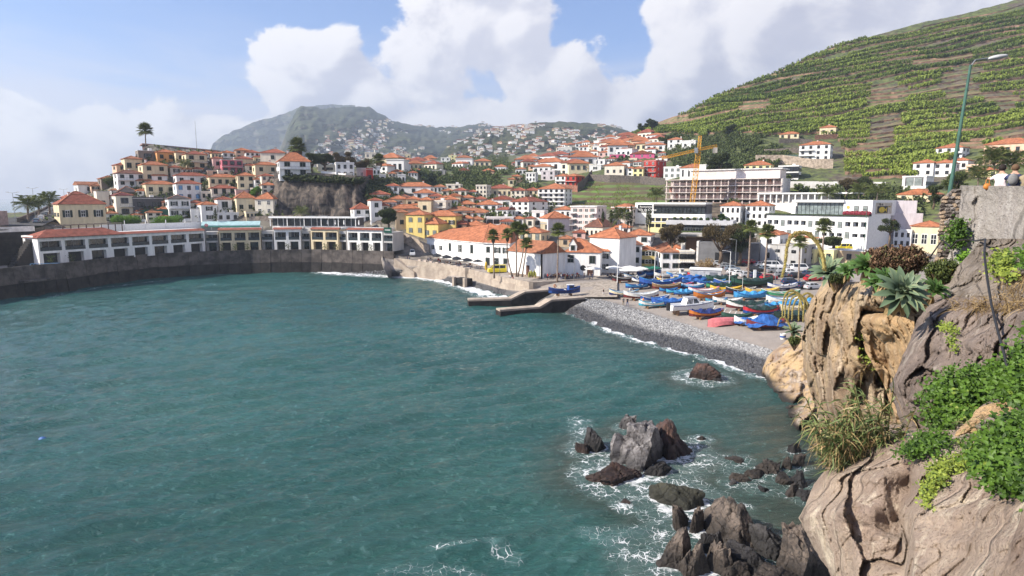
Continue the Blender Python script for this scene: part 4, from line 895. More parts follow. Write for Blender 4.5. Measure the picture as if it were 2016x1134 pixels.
b.add([p+n*.2, q+n*.2, q+n*2.8, p+n*2.8, p+n*.2+Vector((0,0,.5)), q+n*.2+Vector((0,0,.5)), q+n*2.8+Vector((0,0,.5)), p+n*2.8+Vector((0,0,.5))], [(0,1,2,3),(7,6,5,4),(0,4,5,1),(1,5,6,2),(2,6,7,3),(3,7,4,0)], M_WCONC)
lg = b.build('landing_ledge'); tag(lg, 'concrete landing ledge jutting from the left of the sea wall', 'ledge')
b = MB(); r_ = p+(q-p)*.45+n*1.4; b.box(r_.x-1.6, r_.x+1.6, r_.y-1.2, r_.y+1.2, -3, 3.58, M_WSTONE); b.build('pier', lg)
QP = [(778,195,5.7),(795,193,5.6),(840,188,5.1),(885,183,4.75),(918,176,4.5),(950,169,4.25),(985,161,4.1),(1015,155.5,4.05),(1046,150.5,4.0)]
QW = []
for px, Yq, zt in QP: v = at(px, 400, Yq); QW.append(Vector((v.x, v.y, zt)))
QW.append(QW[-1]+Vector((4.5, 1.5, 0))); QW.append(QW[-1]+Vector((11, 5.5, .1)))
qw = empty('quay_wall', QW[4]-Vector((0,0,4)), 0, 'pale concrete quay wall along the beach below the cafe umbrellas', 'wall'); o_ = Vector(qw.location)
for i in range(len(QW)-1):
    a, c = QW[i], QW[i+1]; nn = max(1, int((c-a).length/4))
    for k in range(nn):
        p, q = a.lerp(c, k/nn), a.lerp(c, (k+1)/nn); d = (q-p); d.z = 0; d.normalize(); n = Vector((d.y, -d.x, 0)); p2, q2 = p+d*.03, q-d*.03
        b = MB(); f = lambda v, y, z: v+n*y+Vector((0,0,z))-o_
        for (y0, y1, z0, z1) in ((.35, -.6, -6, -1.35), (.0, -.38, -1.35, 0)):
            b.add([f(p2,y0+.1,z0),f(q2,y0+.1,z0),f(q2,y1,z0),f(p2,y1,z0),f(p2,y0,z1),f(q2,y0,z1),f(q2,y1,z1),f(p2,y1,z1)], [(3,2,1,0),(4,5,6,7),(0,1,5,4),(1,2,6,5),(2,3,7,6),(3,0,4,7)], M_QUAY)
        b.build('wall_panel', qw)
    if i in (3, 7): b = MB(); v = c-o_; b.box(v.x-.5, v.x+.5, v.y-.8, v.y+.3, -6, .25+v.z, M_QUAY); b.build('pillar', qw)
b = MB(); inl = [Vector((v.x*1.0+6, v.y+30, 4.3)) for v in QW]
for i in range(len(QW)-1):
    p, q = QW[i]-Vector((0,0,.92)), QW[i+1]-Vector((0,0,.92)); b.poly([p, q, inl[i+1], inl[i]], M_PAVE)
tag(b.build('quay_promenade'), kind='structure')
v = at(912, 540, 172.5); b = MB(); b.box(-2.2,2.2,-.9,1.5,-2,.3,M_WSTONE); b.box(-1.5,1.5,-1.2,-.88,-1,.0,M_DARK); b.box(-2.4,-1.7,-1.8,-.8,-2,.6,M_QUAY); b.box(1.7,2.4,-1.8,-.8,-2,.6,M_QUAY)
o = b.build('culvert', loc=(v.x, v.y-1.5, 2.1), rz=-.7); tag(o, 'dark drain opening with concrete cheeks at the foot of the quay wall', 'drain')
v0, v1 = at(776, 520, 193.5), at(815, 528, 189.5); b = MB()
b.add([(v0.x,v0.y,5.8),(v1.x,v1.y,1.8),(v1.x,v1.y,-1),(v0.x,v0.y,-1),(v0.x+.8,v0.y+1.2,5.8),(v1.x+.8,v1.y+1.2,1.8),(v1.x+.8,v1.y+1.2,-1),(v0.x+.8,v0.y+1.2,-1)], [(3,2,1,0),(4,5,6,7),(0,1,5,4),(1,2,6,5),(3,0,4,7)], M_QUAY)
tag(b.build('beach_ramp_wall'), 'slanting concrete ramp wall where the sea wall meets the beach', 'wall')
def jetty(pts, wdt, label):
    P = [Vector(on(px, py, z)) for px, py, z in pts]; e = empty('jetty', (P[0].x, P[0].y, 0), 0, label, 'jetty'); o_ = Vector(e.location)
    for i, (a, c) in enumerate(zip(P, P[1:])):
        L = (c-a).length; nn = max(1, int(L/3.5)); d = Vector((c.x-a.x, c.y-a.y, 0)).normalized(); n = Vector((-d.y, d.x, 0))
        for k in range(nn):
            p, q = a.lerp(c, k/nn)+d*.02, a.lerp(c, (k+1)/nn)-d*.02; b = MB()
            V = [p-n*.35, q-n*.35, q+n*(wdt+.35), p+n*(wdt+.35)]; b.add([Vector((v.x,v.y,-3))-o_ for v in V]+[Vector((v.x,v.y,(p if j in (0,3) else q).z-.35))-o_ for j, v in enumerate(V)], [(3,2,1,0),(0,1,5,4),(1,2,6,5),(2,3,7,6),(3,0,4,7),(4,5,6,7)], M_WSTONE)
            V = [p, q, q+n*wdt, p+n*wdt]; b.add([Vector((v.x,v.y,(p if j in (0,3) else q).z-.35))-o_ for j, v in enumerate(V)]+[Vector((v.x,v.y,(p if j in (0,3) else q).z))-o_ for j, v in enumerate(V)], [(4,5,6,7),(0,1,5,4),(1,2,6,5),(2,3,7,6),(3,0,4,7)], M_QUAY)
            b.build('coping_block', e)
    return e
jetty([(922,590,1.6),(1006,588,1.6),(1034,574,3.1),(1140,566,3.5)], 2.6, 'rear stone jetty beside the quay wall')
jetty([(984,610,1.5),(1062,604,1.6),(1086,590,2.9),(1152,585,3.1)], 2.4, 'front stone jetty pointing into the bay')
b = MB(); b.poly([on(1066,601,.6), on(1096,586,2.2), on(1215,586,3.35), on(1215,552,4.15), on(1105,562,3.65), on(1056,574,.8)], mat('slipway_setts', (.34,.29,.24), .9, .2, 1.5, .5, 6))
b.v = [(x, y, z+.14) for x, y, z in b.v]
for k in range(9):
    a, c = on(1100+k*13, 586, 2.9+.05*k), on(1108+k*13, 563, 3.7+.05*k)
o = b.build('slipway'); tag(o, kind='structure')
def fpt(px, back=5.5, z=7.0): return wallpt(px, z, back)
def wing(x0, x1, nb, wall, label, back=5.5, h=6.9, D=8, hip=False, lower=None, roofed=True, glassy=False):
    p, q = fpt(x0, back), fpt(x1, back); d = q-p; W = d.length; al = math.atan2(d.y, d.x)
    e = empty('hotel_wing', p, al, label, 'hotel', 'wings of the promenade hotel'); wm = wallm(wall); b = MB()
    b.box(0, W, 1.3, D, 0, h, wallm('grey') if glassy else wm); bw = W/nb; pw = .42 if not glassy else .1
    b.box(0, W, 0, 1.3, h-.95, h, wm); b.box(0, W, 0, 1.3, 2.75, 3.35, wm)
    for i in range(nb+1):
        x = i*bw; hw = pw*(1 if 0 < i < nb else .9)
        xa, xb = max(0, x-hw), min(W, x+hw)
        b.box(xa, xb, 0, 1.3, 3.35, h-.95, wm);
        ex = bw*.10 if not glassy else 0; b.box(max(0, xa-ex), min(W, xb+ex), 0, 1.3, 0, 2.75, wm)
    b.build('wall', e)
    for i in range(nb):
        xm = (i+.5)*bw; g = MB(); g.box(xm-bw/2+pw, xm+bw/2-pw, 1.2, 1.32, 3.37, h-.97, M_PANE); f = g.build('balcony_window', e)
        k = MB(); k.box(xm-.04, xm+.04, 1.14, 1.2, 3.37, h-.97, M_METAL); k.box(xm-bw/2+pw, xm-bw/2+pw+bw*.16, 1.12, 1.19, 3.37, h-.97, mat('curtain', (.42,.42,.38), .9, .2, 6)); k.build('curtain', f)
        r = MB(); r.box(xm-bw/2+pw, xm+bw/2-pw, .02, .05, 3.37, 4.3, mat('balcony_glass', (.05,.065,.075), .15, .2, 1)); r.box(xm-bw/2+pw, xm+bw/2-pw, 0, .07, 4.3, 4.36, M_DARK); r.build('balustrade', e)
        c = MB()
        for s_ in (-.7, .7): c.box(xm+s_-.3, xm+s_+.3, .3, .8, 3.75, 3.85, M_DARK); c.box(xm+s_-.3, xm+s_+.3, .8, .86, 3.85, 4.4, M_DARK); [c.bar((xm+s_+u, v, 3.36), (xm+s_+u, v, 3.76), .03, M_DARK) for u in (-.25,.25) for v in (.35,.75)]
        c.build('balcony_chairs', e)
        l = MB(); kk = (lower or 'dg')[i % len(lower or 'dg')]; l.box(xm-bw*.29, xm+bw*.29, 1.1, 1.31, 0.02, 2.7, M_PANE if kk == 'g' else M_DARK); l.box(xm-.05, xm+.05, 1.05, 1.1, .02, 2.7, M_DARK if kk == 'g' else mat('dark_panel', (.035,.03,.03), .6)); l.build('ground_door', e)
    if roofed:
        r = MB(); rm = roofm('red')
        if hip: hiproof(r, 0, W*.46, -.4, 7, h, 1.9, rm, e=.35)
        r.add([(-.3,-.45,h),(W+.3,-.45,h),(W+.3,1.6,h+.62),(-.3,1.6,h+.62),(-.3,1.6,h),(W+.3,1.6,h)], [(0,1,2,3),(0,3,4),(1,5,2),(4,3,2,5)], rm)
        r.box(-.3, W+.3, 1.6, D, h-.02, h+.5, M_CONCW); r.build('roof', e)
    return e, W
wing(85, 408, 8, 'white', 'long white hotel wing with eight balconies and red tiled eave', hip=True, lower='ddgddgdd')
wing(410, 434, 1, 'grey', 'recessed glass link between the white and the first yellow hotel wing', back=6.6, h=6.3, glassy=True, lower='g', roofed=False)
wing(436, 517, 3, 'cream', 'yellow hotel wing with three shuttered bays', lower='ddg')
wing(519, 541, 1, 'grey', 'recessed glass link right of the first yellow hotel wing', back=6.6, h=6.3, glassy=True, lower='g', roofed=False)
wing(543, 595, 2, 'white', 'white hotel wing of two bays at the middle', lower='dg')
wing(597, 613, 1, 'grey', 'recessed glass link left of the second yellow hotel wing', back=6.6, h=6.3, glassy=True, lower='g', roofed=False)
wing(615, 668, 2, 'cream', 'second yellow hotel wing with two balconies', lower='dd')
wing(670, 684, 1, 'grey', 'recessed glass link right of the second yellow hotel wing', back=6.6, h=6.3, glassy=True, lower='g', roofed=False)
wing(686, 755, 3, 'white', 'white hotel wing of three bays at the right end', lower='ddd')
wing(757, 775, 1, 'grey', 'small grey hotel entrance block with green sign board', back=5.6, h=6.2, glassy=True, lower='g', roofed=False)
b = MB(); v0, v1 = fpt(758, 5.3, 13.1), fpt(773, 5.3, 13.1); d = v1-v0; b.box(0, d.length, 0, .15, 0, 1.7, mat('sign_green', (.01,.07,.05), .5)); b.box(.4, d.length-.4, -.03, 0, .8, 1.0, M_WHITE)
o = b.build('sign_board', loc=v0, rz=math.atan2(d.y, d.x)); tag(o, 'dark green sign board on the roof of the grey entrance block', 'sign')
def upper(x0, x1, back, z0, z1, f):
    p, q = fpt(x0, back, z0), fpt(x1, back, z0); d = q-p; return p, d.length, math.atan2(d.y, d.x)
p, W, al = upper(541, 706, 13.5, 14.5, 0, 0); e = empty('glass_restaurant', p, al, 'long glazed roof restaurant with flat white roof above the hotel', 'restaurant')
b = MB(); b.box(-.4, W+.6, -1.6, 8, 3.0, 3.35, M_WHITE); b.box(-.4, W+.6, -1.7, -1.55, 3.0, 3.6, M_WHITE); b.build('roof', e)
b = MB(); b.box(0, W, 0, 7.5, -6, .25, M_CONCW); b.box(0, W, .6, 7.5, .25, 3.0, wallm('dark')); b.build('wall', e)
n = 15
for i in range(n):
    x = W*i/n; g = MB(); g.box(x+.12, x+W/n-.12, .1, .16, .3, 2.95, mat('tinted_glass', (.03,.036,.04), .25, .3, .8, spec=.5)); f = g.build('window', e)
for i in range(n+1): x = W*i/n; g = MB(); g.box(x-.11, x+.11, -1.4, -1.2, .2, 3.0, M_WHITE) if i % 3 == 0 else g.box(x-.06, x+.06, .0, .12, .2, 3.0, M_WHITE); g.build('post', e)
for x in (W*.38, W*.52): g = MB(); g.box(x, x+3.2, 2, 3, 3.4, 3.7, M_METAL); g.build('roof_vent', e)
def closed_umbrella(v, hgt, col, label, grp):
    e = empty('parasol', v, 0, label, 'parasol', grp); b = MB(); b.bar((0,0,0), (0,0,hgt), .04, M_METAL, 6); b.build('pole', e)
    b = MB(); b.lathe([(.02,hgt+.1),(.14,hgt-.15),(.26,hgt*.55),(.2,hgt*.42),(.06,hgt*.4)], col, 8); b.build('canopy', e); return e
for i, px in enumerate((617, 635, 649, 664, 681, 710, 734)):
    closed_umbrella(fpt(px, 11.2, 14.3), 2.6, M_WHITE, ('%s of the seven folded white parasols on the hotel roof terrace' % ['leftmost','second','third','fourth','fifth','sixth','rightmost'][i]), 'folded parasols on the hotel terrace')
p, W, al = upper(404, 518, 12.5, 14.2, 0, 0); e = empty('awning', p, al, 'long pale turquoise awning with green stripe above the yellow hotel wing', 'awning')
b = MB(); b.add([(0,-1.6,1.1),(W,-1.6,1.1),(W,.9,2.3),(0,.9,2.3),(0,-1.6,.75),(W,-1.6,.75)], [(0,1,2,3),(4,5,1,0)], mat('awning_turquoise', (.36,.52,.53), .8, .08, 1)); b.build('fabric', e)
b = MB(); b.box(0, W, -1.64, -1.58, .42, .75, mat('awning_green', (.06,.3,.2), .8)); b.build('valance', e)
b = MB(); [b.box(W*k/6-.07, W*k/6+.07, -1.5, -1.36, -.4, 1.1, M_WHITE) for k in range(7)]; b.build('posts', e)
b = MB(); b.lathe([(0,0),(.55,0)], mat('sign_red', (.5,.03,.03), .5), 14); b.lathe([(.2,.01),(.32,.01)], M_WHITE, 12); b.v = [(x+1.6, -1.72-z, y+1.1) for x, y, z in b.v]; b.build('round_sign', e)
b = MB(); b.box(-.5, W+.5, .9, 6, -6.5, .4, wallm('grey')); b.build('back_wall', e)
p, W, al = upper(208, 404, 13, 14.2, 0, 0); e = empty('terrace_parapet', p, al, 'white terrace parapet with lamp posts above the long hotel wing', 'wall')
b = MB(); b.box(0, W, 0, .25, -6, 2.15, M_WHITE); b.box(0, W, .25, 5, -6, .9, M_CONC); b.build('wall', e)
for k in (.22, .42, .62, .82): b = MB(); b.bar((W*k,-.1,.3), (W*k,-.1,3.2), .12, M_WHITE, 6); b.build('lamp_post', e)
p, W, al = upper(136, 250, 10.5, 14.3, 0, 0); e = empty('pergola', p, al, 'dark timber pergola on the left hotel roof', 'pergola')
b = MB(); b.box(0, W, -.1, .1, 2.35, 2.55, mat('timber_grey', (.25,.22,.18), .8)); b.box(0, W, 2.4, 2.6, 2.35, 2.55, mat('timber_grey', (.25,.22,.18), .8)); b.build('beam', e)
for k in range(9): b = MB(); b.box(W*k/8-.1, W*k/8+.1, -.1, .1, -.3, 2.35, mat('timber_dark', (.05,.03,.025), .7)); b.box(W*k/8-.05, W*k/8+.05, 0, 2.5, 2.5, 2.6, mat('timber_dark', (.05,.03,.025), .7)); b.build('post', e)
b = MB(); b.box(0, W, 2.7, 3.0, -6, 1.5, M_WHITE); b.build('back_wall', e)
v = [wallpt(x, 0, 16) for x in (-150, 30, 78)]; b = MB(); e = empty('retaining_wall', v[1], 0, 'dark stone retaining wall below the palm road', 'wall'); o_ = Vector(v[1])
for a, c in zip(v, v[1:]):
    nn = 7 if a is v[0] else 3
    for k in range(nn):
        p, q = a.lerp(c, k/nn)-o_, a.lerp(c, (k+1)/nn-.004)-o_
        for z0, z1, m in ((6, 9.5, M_WSTONE), (9.53, 13, M_WSTONE), (13.03, 15.2, M_WSTONE), (15.2, 16.6, M_CONCW)):
            b = MB(); j = random.uniform(-.08, .08) if m is M_WSTONE else .1; t = .8
            b.add([(p.x,p.y-j,z0),(q.x,q.y-j,z0),(q.x,q.y+t,z0),(p.x,p.y+t,z0),(p.x,p.y-j,z1),(q.x,q.y-j,z1),(q.x,q.y+t,z1),(p.x,p.y+t,z1)], [(3,2,1,0),(4,5,6,7),(0,1,5,4),(1,2,6,5),(2,3,7,6),(3,0,4,7)], m); b.build('stone_block' if m is M_WSTONE else 'parapet', e)
v = at(0, 424, 172); b = MB(); b.box(-2.5, .9, -1.5, 1.5, -4, 1.2, mat('pink_render', (.36,.27,.25), .9, .15, 1)); tag(b.build('gate_pillar', loc=v), 'thick pinkish wall end at the left edge of the view', 'pillar')
b = MB(); p, q = at(40, 436, 178), at(150, 398, 300); b.poly([at(0,446,170), at(84,446,176), at(116,430,206), at(128,404,262), at(108,404,262), at(70,425,205), at(0,432,190)], mat('asphalt', (.075,.072,.072), .9, .2, 1.2, .3, 8)); b.v = [(x, y, z+.25) for x, y, z in b.v]; tag(b.build('road'), kind='structure')
b = MB(); pts = [at(36,437,180), at(58,428,200), at(80,419,230), at(100,408,270)]
for a, c in zip(pts, pts[1:]): d = (c-a).normalized(); n = Vector((-d.y, d.x, 0))*.3; b.add([a-n, c-n, c+n, a+n, a-n+Vector((0,0,1.2)), c-n+Vector((0,0,1.2)), c+n+Vector((0,0,1.2)), a+n+Vector((0,0,1.2))], [(4,5,6,7),(0,1,5,4),(1,2,6,5),(2,3,7,6),(3,0,4,7)], mat('dark_rail', (.12,.09,.08), .8))
tag(b.build('road_parapet'), 'low brown parapet between the palm road and the open sea', 'wall')
a, c = wallpt(40, 6.5, 14), wallpt(76, 6.5, 13); b = MB()
for k in range(12): b.box(0, 3.2, k*.42, k*.42+5, k*.6, k*.6+.6, M_WSTONE)
o = b.build('steps', loc=(a.x+1.5, a.y-5, 6.3), rz=-.5); tag(o, 'dark stone stairway climbing left of the hotel', 'stairs')
b = MB(); [b.bar((k*.8,0,0), (k*.8,0,1.1), .05, M_BLUE, 5) for k in range(9)]; b.bar((0,0,1.1), (6.4,0,1.1), .05, M_BLUE, 5); b.bar((0,0,.6), (6.4,0,.6), .04, M_BLUE, 5); v = wallpt(66, 6.45, 3); tag(b.build('blue_railing', loc=v, rz=.35), 'light blue railing on the promenade at the left end of the hotel', 'railing')
def wp(px, Yv, z): v = at(px, 400, Yv); return Vector((v.x, v.y, z))
ZB, ZE = 3.9, 11.0
A, B_, C_ = wp(839,211,0), wp(950,188,0), wp(1003,184,0); Dd = C_+Vector((3,17,0)); E_ = A+Vector((14,13,0))
e = empty('white_restaurant', (A.x, A.y, ZB), math.atan2(B_.y-A.y, B_.x-A.x), 'large white harbour restaurant with the broad orange hipped roof', 'restaurant')
inv = Matrix.Translation(e.location) @ Matrix.Rotation(e.rotation_euler.z, 4, 'Z'); inv = inv.inverted()
def L(v, z): return inv @ Vector((v.x, v.y, z))
poly_ = [A, B_, C_, Dd, E_]; b = MB()
for i in range(5): p, q = poly_[i], poly_[(i+1) % 5]; b.poly([L(p, ZB-2), L(q, ZB-2), L(q, ZE), L(p, ZE)], wallm('white'))
b.build('wall', e)
cen = sum(poly_, Vector())/5; ex = [v+(v-cen).normalized()*.5 for v in poly_]; R0, R1, R2 = wp(878,217,13.6), wp(961,199,15.9), wp(1006,196,15.6)
b = MB(); rm = roofm('orange'); El = [L(v, ZE+.05) for v in ex]; El2 = [L(v, ZE-.2) for v in ex]; r0, r1, r2 = L(R0, 13.4), L(R1, 15.9), L(R2, 15.4)
b.poly([El[0], El[1], r1, r0], rm); b.poly([El[1], El[2], r2, r1], rm); b.poly([El[2], El[3], r2], rm); b.poly([El[3], El[4], r0, r1, r2], rm); b.poly([El[4], El[0], r0], rm)
for i in range(5): b.poly([El2[i], El2[(i+1) % 5], El[(i+1) % 5], El[i]], M_CONCW)
ro = b.build('roof', e); b = MB(); b.bar(El[1], r1, .16, M_RIDGE); b.bar(r0, r1, .14, M_RIDGE); b.bar(r1, r2, .14, M_RIDGE); b.bar(El[0], r0, .14, M_RIDGE); b.build('ridge_tiles', ro)
Wl = (B_-A).length
for t_, k, w0, h0 in ((.12,'shut',.75,1.5),(.27,'shut',.75,1.5),(.44,'closed',1.0,2.5),(.62,'shut',.85,2.4),(.82,'closed',1.15,2.6)): window(e, Wl*t_, 0, 3.5, w0, h0, k)
al2 = math.atan2(C_.y-B_.y, C_.x-B_.x)-e.rotation_euler.z; pb = L(B_, 0); Wr = (C_-B_).length
for t_, k in ((.2,'closed'),(.55,'shut'),(.86,'shut')): window(e, pb.x+math.cos(al2)*Wr*t_, pb.y+math.sin(al2)*Wr*t_, 4.2, 1.0, 1.7, k, al2)
for t_ in (.18,.52,.85): window(e, pb.x+math.cos(al2)*Wr*t_, pb.y+math.sin(al2)*Wr*t_, .3, 1.15, 2.3, 'closed', al2, name='door')
A, B_ = wp(1001,170,0), wp(1067,160,0); al = math.atan2(B_.y-A.y, B_.x-A.x); W = (B_-A).length
def block(label, loc, al, W, D, h, roof, wall='white', rh=2, gable=False, cat='house', name='house'):
    e = empty(name, loc, al, label, cat, 'houses of the fishing town'); b = MB(); b.box(0, W, 0, D, -2, h, wallm(wall))
    if gable: [b.poly([(x,0,h),(x,D,h),(x,D/2,h+rh)], wallm(wall)) for x in (0, W)]
    b.build('wall', e); b = MB(); hiproof(b, 0, W, 0, D, h, rh, roofm(roof), gable=gable, e=.3); b.build('roof', e); return e
e = block('white gable ended store with mossy orange roof behind the palms', (A.x, A.y, 3.7), al, W, 8.2, 6.4, 'old', rh=2.9, gable=True)
b = MB(); b.box(W*.55, W*.55+1.3, -.06, .1, -.6, 3.0, M_BROWN); b.build('door', e); b = MB(); b.box(W-.25, W+.12, -.12, .25, -2, 6.3, M_WSTONE); b.build('corner_stone', e)
b = MB(); b.box(0, W, -.08, 0, -2, .5, mat('plinth_stone', (.25,.19,.15), .9, .2, 2)); b.build('plinth', e)
c2 = Vector((B_.x, B_.y, 0))+Vector((math.cos(al+math.pi/2), math.sin(al+math.pi/2), 0))*8.3
e = block('white house with pointed dormer window left of the timber balcony', (c2.x, c2.y, 3.8), al+math.pi/2-.95, 9.5, 8, 6.3, 'orange', rh=2.6)
window(e, 1.7, 0, 3.5, 1.4, 2.0, 'closed'); window(e, 7.4, 0, 3.4, 1.4, 2.0, 'closed'); window(e, 6.9, 0, 0, 1.4, 2.5, 'wood', name='door')
b = MB(); b.box(1.2, 3.2, .1, 2.6, 6.3, 8.1, wallm('white')); b.poly([(1.1,0,8.1),(3.3,0,8.1),(2.2,0,9.9)], wallm('white')); b.add([(1,-.15,8),(2.2,-.15,9.95),(2.2,4,9.95),(1,4,8),(3.4,-.15,8),(3.4,4,8)], [(0,1,2,3),(1,4,5,2)], roofm('old')); do = b.build('dormer', e); window(do, 2.2, .08, 6.8, .9, 1.3, 'closed')
b = MB(); b.lathe([(0,0),(.75,0)], M_DARK, 16); b.v = [(x+5, -.08, y+2.2) for x, y, z in b.v]; b.build('round_sign', e)
def framed(x0, x1, yb, beta, Y, label, cat='building', name='building', lift=0.0):
    p, W, al, Y = place(x0, x1, yb, beta, Y); e = empty(name, (p.x, p.y, p.z+lift), al, label, cat); return e, W, Y
def zpx(px, py, Y): return at(px, py, Y).z
def text(s, size, m, parent, loc, rot=(math.pi/2,0,0), name='lettering', ext=.02):
    c = bpy.data.curves.new(name, 'FONT'); c.body = s; c.size = size; c.extrude = ext; c.materials.append(m); c.resolution_u = 2
    o = bpy.data.objects.new(name, c); dg = None; me = None
    COL.objects.link(o); bpy.context.view_layer.update(); me = bpy.data.meshes.new_from_object(o); bpy.data.objects.remove(o);
    o = bpy.data.objects.new(name, me); COL.objects.link(o); o.parent = parent; o.location = loc; o.rotation_euler = rot; return o
e, W, Yb = framed(1311, 1536, 404, -16, 250, 'unfinished concrete hotel with open floors behind the crane', 'building site', 'construction_building')
hh = zpx(1420, 352, Yb)-zpx(1420, 404, Yb); nf = 4; fh = hh/nf; mC = mat('raw_concrete', (.62,.54,.50), .9, .12, .5, .3, 3); mB = mat('brick_infill', (.42,.20,.15), .9, .2, 2)
b = MB(); b.box(0, W, 5, 14, -3, hh-.1, mC); b.build('back_wall', e)
for f in range(nf+1): b = MB(); b.box(-.3, W+.3 if f < nf else W*.98, -.8, 14, f*fh-.28, f*fh, mC); b.build('floor_slab', e)
for i in range(17):
    x = W*i/16; b = MB(); b.box(x-.22, x+.22, 0, .45, 0, hh-.3, mC); b.build('column', e)
for f in range(nf):
    for i in range(16):
        x0_, x1_ = W*i/16+.3, W*(i+1)/16-.3; k = random.random()
        if k < .45: b = MB(); b.box(x0_, x0_+(x1_-x0_)*random.uniform(.3,.6), 2.5, 2.7, f*fh, (f+1)*fh-.3, mC if k < .3 else mB); b.build('partition', e)
    b = MB(); [b.bar((0,-.75,f*fh+q), (W,-.75,f*fh+q), .06, mat('guard_rail_pink', (.55,.36,.34), .8), 4) for q in (.5, 1.0)]; b.build('guard_rail', e)
b = MB(); b.box(W*.22, W*.98, 1, 12, hh, hh+3.4, mat('pink_concrete', (.74,.66,.62), .9, .1, .4)); b.box(W*.2, W, .4, 13, hh+3.4, hh+3.8, M_CONCW); b.build('penthouse', e)
b = MB(); b.box(W+.3, W+.5, 0, 13.8, 0, hh, wallm('grey')); b.build('end_wall', e)
v = G(1362, 405); v.y = 245; v = at(1362, 404, 243); mY = mat('crane_yellow', (.72,.36,.04), .55, .1, 2)
e = empty('tower_crane', v, -.25, 'orange yellow lattice tower crane on the building site', 'crane'); top = zpx(1372, 300, 243)-v.z
def lattice(b, a, c, w_, n):
    a = Vector(a); c = Vector(c); d = (c-a).normalized(); u = d.cross(Vector((0,1,.1))).normalized(); s_ = d.cross(u)
    cr = [(u*i+s_*j)*w_ for i, j in ((1,1),(1,-1),(-1,-1),(-1,1))]
    for q in cr: b.bar(a+q, c+q, .12, mY)
    for k in range(n):
        p0, p1 = a.lerp(c, k/n), a.lerp(c, (k+1)/n)
        for i in range(4): b.bar(p0+cr[i], p1+cr[(i+1) % 4], .075, mY, 3, cap=False); b.bar(p1+cr[i], p1+cr[(i+1) % 4], .075, mY, 3, cap=False)
b = MB(); lattice(b, (0,0,0), (1.6,0,top), .85, 14); b.build('mast', e)
b = MB(); lattice(b, (1.7,0,top), (2.0,0,top+6), .5, 4); b.build('apex', e)
b = MB(); lattice(b, (1.7,0,top+1), (-11.5,-4.6,top-2.2), .45, 12); b.build('jib', e)
b = MB(); lattice(b, (2.2,0,top+1.2), (8.2,2.5,top+2.4), .45, 5); b.build('counter_jib', e)
b = MB(); b.box(7,8.6,1.5,3.8,top-.2,top+1.8,M_CONC); b.build('counterweight', e)
b = MB(); b.box(.1,1.4,-1.9,-.6,top-.4,top+1.6,M_METAL); b.build('cab', e)
b = MB(); b.bar((2,0,top+6), (-8,-3.3,top-.9), .05, M_DARK, 3); b.bar((2,0,top+6), (8,2.4,top+2.6), .05, M_DARK, 3); b.build('tie_rods', e)
e, W, Yb = framed(1250, 1388, 430, -14, 222, 'long white restaurant block with black name board and dark glass band', 'restaurant', 'restaurant_building')
h = zpx(1320, 399, Yb)-zpx(1320, 430, Yb); b = MB(); b.box(0, W, 0, 12, -6, h*.28, M_WHITE); b.box(0, W*.27, 0, 12, h*.28, h, M_WHITE); b.box(W*.27, W, 2.2, 12, h*.28, h*.88, wallm('dark')); b.box(W*.27, W, 0, 12, h*.9, h, M_WHITE); b.box(W*.27, W, .1, 2.2, h*.78, h*.9, wallm('dark')); b.build('wall', e)
for i in range(14): x = W*.28+W*.71*i/14; b = MB(); b.box(x+.1, x+W*.71/14-.1, .8, .9, h*.28, h*.78, mat('tinted_glass', (.03,.036,.04), .25, .3, .8, spec=.5)); b.build('window', e)
b = MB(); b.box(W*.04, W*.25, -.12, 0, h*.36, h*.86, mat('sign_black', (.015,.015,.018), .6)); sg = b.build('name_board', e)
text('Restaurante', h*.17, M_WHITE, sg, (W*.07, -.14, h*.68)); text('Vila da Carne', h*.22, M_WHITE, sg, (W*.048, -.14, h*.47)); text('Steak House', h*.10, M_WHITE, sg, (W*.09, -.14, h*.385))
e, W, Yb = framed(1276, 1364, 449, -12, 214, 'pale yellow banded flats below the long white restaurant block', 'apartment block', 'apartment_building')
h = zpx(1320, 428, Yb)-zpx(1320, 449, Yb); b = MB(); b.box(0, W, 0, 10, -4, h, wallm('lemon')); b.box(0, W, -.15, 0, h*.55, h*.62, M_WHITE); b.box(0, W, -.15, 0, h*.95, h*1.02, M_WHITE); b.build('wall', e)
for f in (0, 1):
    for i in range(7): window(e, W*(i+.6)/7.2, 0, h*(.08+f*.55), 1.5, h*.3, 'glass' if f == 0 else 'dark')
e, W, Yb = framed(1310, 1442, 466, -8, 208, 'long pale terrace building with dark glazed band, behind the red leaved tree', 'restaurant', 'terrace_building')
h = zpx(1376, 434, Yb)-zpx(1376, 466, Yb); b = MB(); b.box(0, W, 0, 12, h*.72, h, mat('pale_cladding', (.5,.5,.52), .8, .06, .4)); b.box(0, W, 1.2, 12, -3, h*.72, wallm('dark')); b.box(-.2, W, -.2, 1.4, h*.24, h*.34, mat('turf_green', (.09,.12,.04), .95, .3, 3)); b.build('wall', e)
for i in range(12): b = MB(); b.box(W*i/12+.1, W*(i+1)/12-.1, .7, .8, h*.36, h*.7, mat('tinted_glass', (.03,.036,.04), .25, .3, .8, spec=.5)); b.build('window', e)
b = MB(); b.bar((0,-.1,h*.34+1), (W,-.1,h*.34+1), .05, M_METAL); [b.bar((W*k/24,-.1,h*.34), (W*k/24,-.1,h*.34+1), .04, M_METAL) for k in range(25)]; b.build('railing', e)
for k in range(9):
    x = W*(.12+.1*k); b = MB(); b.ball((x,1.6,h+.35), .7, M_HEDGE, 6); b.build('potted_bush', e)
e, W, Yb = framed(1341, 1412, 516, -6, 190, 'brown and tan market hall with projecting flat roof', 'market hall', 'market_hall')
